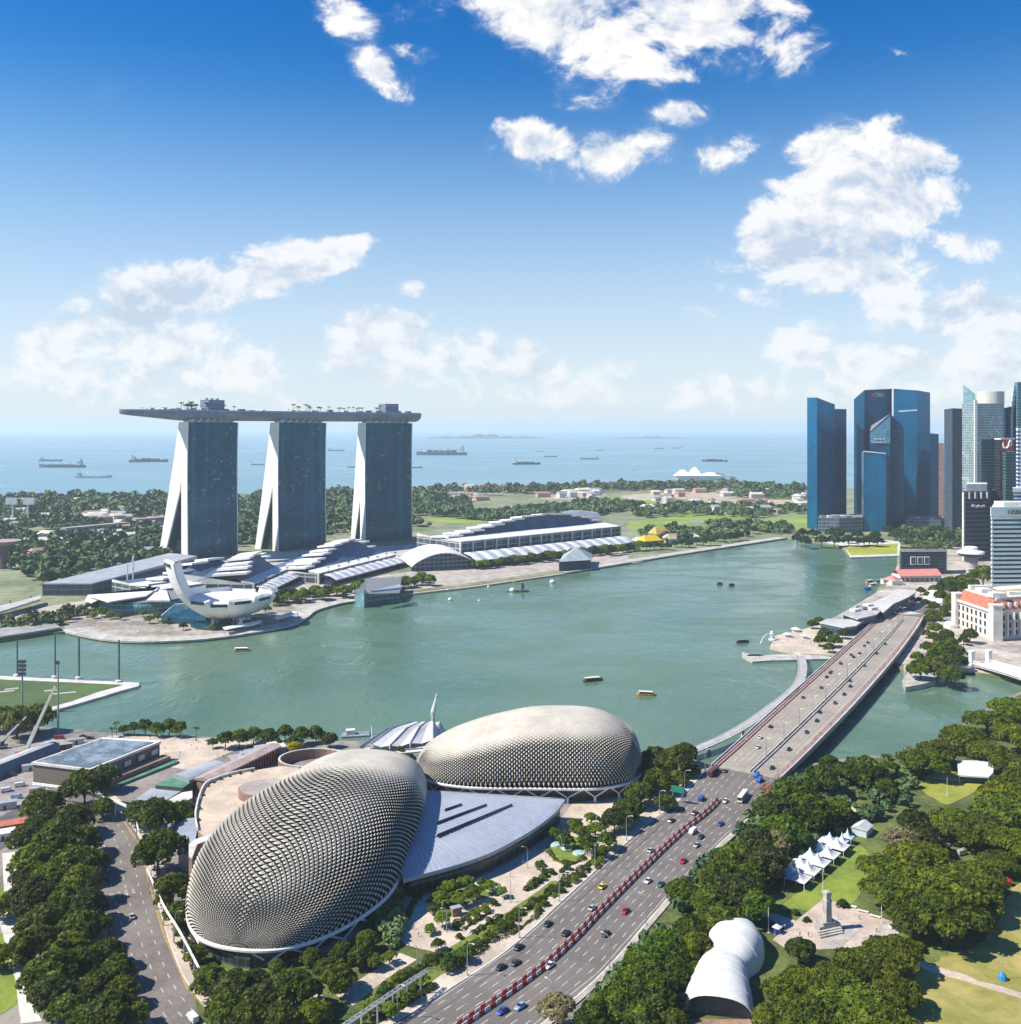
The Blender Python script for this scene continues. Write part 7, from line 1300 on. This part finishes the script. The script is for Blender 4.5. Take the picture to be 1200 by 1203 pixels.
TN=['peaked white tent at the near end of the tent row, front side','peaked white tent second from the near end, front side','peaked white tent third from the near end, front side','peaked white tent fourth from the near end, front side','peaked white tent fifth in the row, nearest the bluish tents']
for k in range(5): p=P(938+k*11.5,1040-k*9.5); peak_tent(Vector((p.x,p.y,2.1)),a_,8.3,TN[k])
TN2=[x.replace('front side','tree side').replace('nearest the bluish tents','on its tree side') for x in TN]
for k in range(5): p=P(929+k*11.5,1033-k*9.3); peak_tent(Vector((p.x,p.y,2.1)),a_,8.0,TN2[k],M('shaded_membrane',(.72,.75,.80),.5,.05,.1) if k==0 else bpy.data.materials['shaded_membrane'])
for k,l in enumerate(['small bluish peaked tent nearest the white tent row','small bluish peaked tent in the middle of its three','small bluish peaked tent beside the pale marquee']): p=P(983+k*6.5,1001-k*5); peak_tent(Vector((p.x,p.y,2.1)),a_,4.6,l,M('blue_membrane',(.52,.62,.74),.5,.05,.1) if k==0 else bpy.data.materials['blue_membrane'])
def gable(p,a,L,W_,h,label,name,wm,rm,cat):
    t=thing(name,p,label,cat); ca,sa=math.cos(a),math.sin(a); f=lambda x,y,z: Vector((p.x+x*ca-y*sa,p.y+x*sa+y*ca,p.z+z)); m=MB(); m.box((p.x,p.y,p.z),(L,W_,h),a); m.build('wall',wm,t)
    m=MB(); m.add([f(-L/2-.3,-W_/2-.3,h+.01),f(L/2+.3,-W_/2-.3,h+.01),f(L/2+.3,W_/2+.3,h+.01),f(-L/2-.3,W_/2+.3,h+.01),f(-L/2-.3,0,h+W_*.28),f(L/2+.3,0,h+W_*.28)],[(0,1,5,4),(2,3,4,5),(1,2,5),(3,0,4),(3,2,1,0)]); m.build('roof',rm,t); return t
gable(P(1013,979),a_,8,6.5,3,'pale blue-walled marquee with a white gable roof at the top of the tent row','marquee',M('aqua_wall',(.55,.66,.68),.6,.06,.2),whitem,'tent')
q=PX((1125,894),(1168,895),(1167,907),(1162,911),(1126,909),z=7); t=thing('white_pavilion',(q[0].x,q[0].y,2),'big flat white canopy pavilion at the top of the park meadow','pavilion'); m=MB(); m.prism(q,5.6,[7.4,7.4,6.8,6.4,6.4]); m.build('roof',white,t); c_=sum(q,Vector())/5; m=MB(); m.prism([c_+(p-c_)*.8 for p in q],2,5.6); m.build('wall',dgrey,t)
for p in q: m=MB(); p=c_+(p-c_)*.95; m.tube([(p.x,p.y,2),(p.x,p.y,5.7)],.2,5); m.build('post',white,t)
p=P(972,1092); t=thing('monument',p,'tall grey stone war memorial pillar on the paved park terrace','monument'); zt=ZY(1046,p.y)
m=MB(); m.box((p.x,p.y,2.1),(9,3.4,2.2),.35); m.box((p.x,p.y,4.3),(5.5,3.0,1.0),.35); m.build('plinth',stone,t)
rs=[]; 
for w_,z in ((1.65,5.3),(1.5,zt-4),(1.7,zt-3.9),(1.7,zt-3.2),(1.35,zt-3.1),(1.35,zt-1.6),(1.6,zt-1.5),(1.5,zt-.4),(.7,zt)): rs.append([Vector((p.x+w_*math.cos(.35+a),p.y+w_*math.sin(.35+a),z)) for a in (math.pi/4,3*math.pi/4,5*math.pi/4,7*math.pi/4)])
m=MB(); m.rings(rs); m.build('shaft',stone,t)
for k in range(3): m=MB(); m.box((p.x,p.y-2.6-k*.9,2.1),(10,.9,1.4-k*.4),.35); m.build('step',stone,t)
# inflated white dome tents at the bottom
AX=smooth_line([P(844,1199),P(846,1170),P(852,1143),P(864,1122),P(862,1098)],8); t=thing('shell_tent',AX[0],'big white inflated shell tent with a narrow waist and an open dark mouth','tent'); rs=[]; n=len(AX)
for i,p in enumerate(AX):
    f=i/(n-1); hw=float(np.interp(f,[0,.18,.36,.5,.62,.8,.92,.97,1],[10.5,10.2,8.6,7.8,9.4,9.6,7.4,4.6,.6])); hh=float(np.interp(f,[0,.18,.36,.5,.62,.8,.92,.97,1],[7.2,9.6,9.2,7.6,9.8,10.6,8.2,4.8,.3])); tg=(AX[min(i+1,n-1)]-AX[max(i-1,0)]).normalized(); nn=Vector((-tg.y,tg.x,0))
    rs.append([Vector((p.x,p.y,2.0))+nn*hw*math.copysign(abs(math.cos(th))**.8,math.cos(th))+Vector((0,0,hh*math.sin(th)**.75*(1+.02*math.sin(f*60)))) for th in np.linspace(0.0001,math.pi-.0001,21)])
m=MB(); m.rings(rs,closed=False); m.build('membrane',whitem,t,smooth=True)
for i in range(0,n-2,4): m=MB(); m.tube([q+Vector((0,0,.05)) for q in rs[i]],.13,4); m.build('seam_tube',offw,t)
m=MB(); cc=Vector((0,0,0)); 
for q in rs[1]: cc+=q/21
m.poly([cc+(q-cc)*.95 for q in rs[2]]); m.build('mouth_shade_sheet',dgrey,t)  # dark sheet set inside the mouth, standing for the shade within the tent
m=MB(); p=AX[0]; m.box((p.x,p.y-2.5,2.0),(19,5,.5)); m.build('stage_floor',brown,t)
p=P(1115,1100); t=thing('info_board',p,'pale framed board standing in the shade at the field edge','board'); m=MB(); m.box((p.x,p.y,3),(8,.4,4.4),-.1); m.build('panel',M('board_panel',(.62,.66,.68),.5,.1,.3),t); m=MB(); m.tube([(p.x-3.5,p.y+.4,2),(p.x-3.5,p.y+.4,5)],.15,5); m.tube([(p.x+3.5,p.y+.4,2),(p.x+3.5,p.y+.4,5)],.15,5); m.build('post',dgrey,t)
p=P(1178,1151); t=thing('blue_booth',p,'small blue booth with a thin pole alone on the dry field','booth'); m=MB(); m.lathe(p,[(1.6,0),(1.3,1.4),(.2,2.6)],8); m.build('cover',M('booth_blue',(.03,.22,.42),.5,.1,.4),t); m=MB(); m.tube([(p.x,p.y,4),(p.x,p.y,10.5)],.09,5); m.build('pole',steel,t)
for (x,y,c_,l) in [(913,1096,bluep,'small blue booth with a white top beside the monument path'),(914,1183,M('tarp_blue',(.05,.25,.5),.5,.1,.4),'blue tarp shelter under the trees right of the shell tent'),(1183,1040,redp,'small red canopy at the edge of the dry field')]:
    p=P(x,y); t=thing('booth',p,l,'booth'); m=MB(); m.box((p.x,p.y,2),(2.4,2.2,2.2),.3); m.build('wall',c_,t); m=MB(); m.lathe((p.x,p.y,4.2),[(2.1,0),(.2,.9)],4); m.build('roof',white if 'white top' in l else c_,t)
for (x,y,l) in [(967,1048,'thin white flagpole behind the monument'),(1036,1085,'white flagpole at the right corner of the monument terrace'),(903,1096,'white flagpole left of the monument terrace'),(1113,935,'thin lamp pole standing on the park meadow')]:
    p=P(x,y); t=thing('flagpole',p,l,'flagpole'); m=MB(); m.tube([(p.x,p.y,2),(p.x,p.y,11)],[.14,.08],6); m.build('pole',white,t); m=MB(); m.lathe(p,[(.7,0),(.7,.3),(.2,.4)],8); m.build('base',conc,t)
for (x,y,l) in [(1000,1066,'pale stone bench behind the monument, left'),(1014,1072,'pale stone bench behind the monument, middle'),(1028,1078,'pale stone bench behind the monument, right')]:
    p=P(x,y); t=thing('bench',p,l,'bench'); m=MB(); m.box((p.x,p.y,2.55),(4,1.1,.2),-.5); m.build('seat',offw,t)
    for s in (-1.4,1.4): m=MB(); m.box((p.x+s*.87,p.y-s*.48,2.1),(.4,.9,.45),-.5); m.build('leg',stone,t)
# ================================================================ humid air
b=MB(); b.prism([(-16000,-700),(16000,-700),(16000,41900),(-16000,41900)],-3,275)
hm=bpy.data.materials.new('humid_air'); hm.use_nodes=True; hn=hm.node_tree; hn.nodes.remove(hn.nodes['Principled BSDF'])
pv=hn.nodes.new('ShaderNodeVolumePrincipled'); pv.inputs['Density'].default_value=0.55e-4; pv.inputs['Color'].default_value=(.76,.88,1.0,1); pv.inputs['Anisotropy'].default_value=.15
hn.links.new(pv.outputs[0],hn.nodes['Material Output'].inputs['Volume'])
hz=b.build('haze',hm); hz['kind']='stuff'
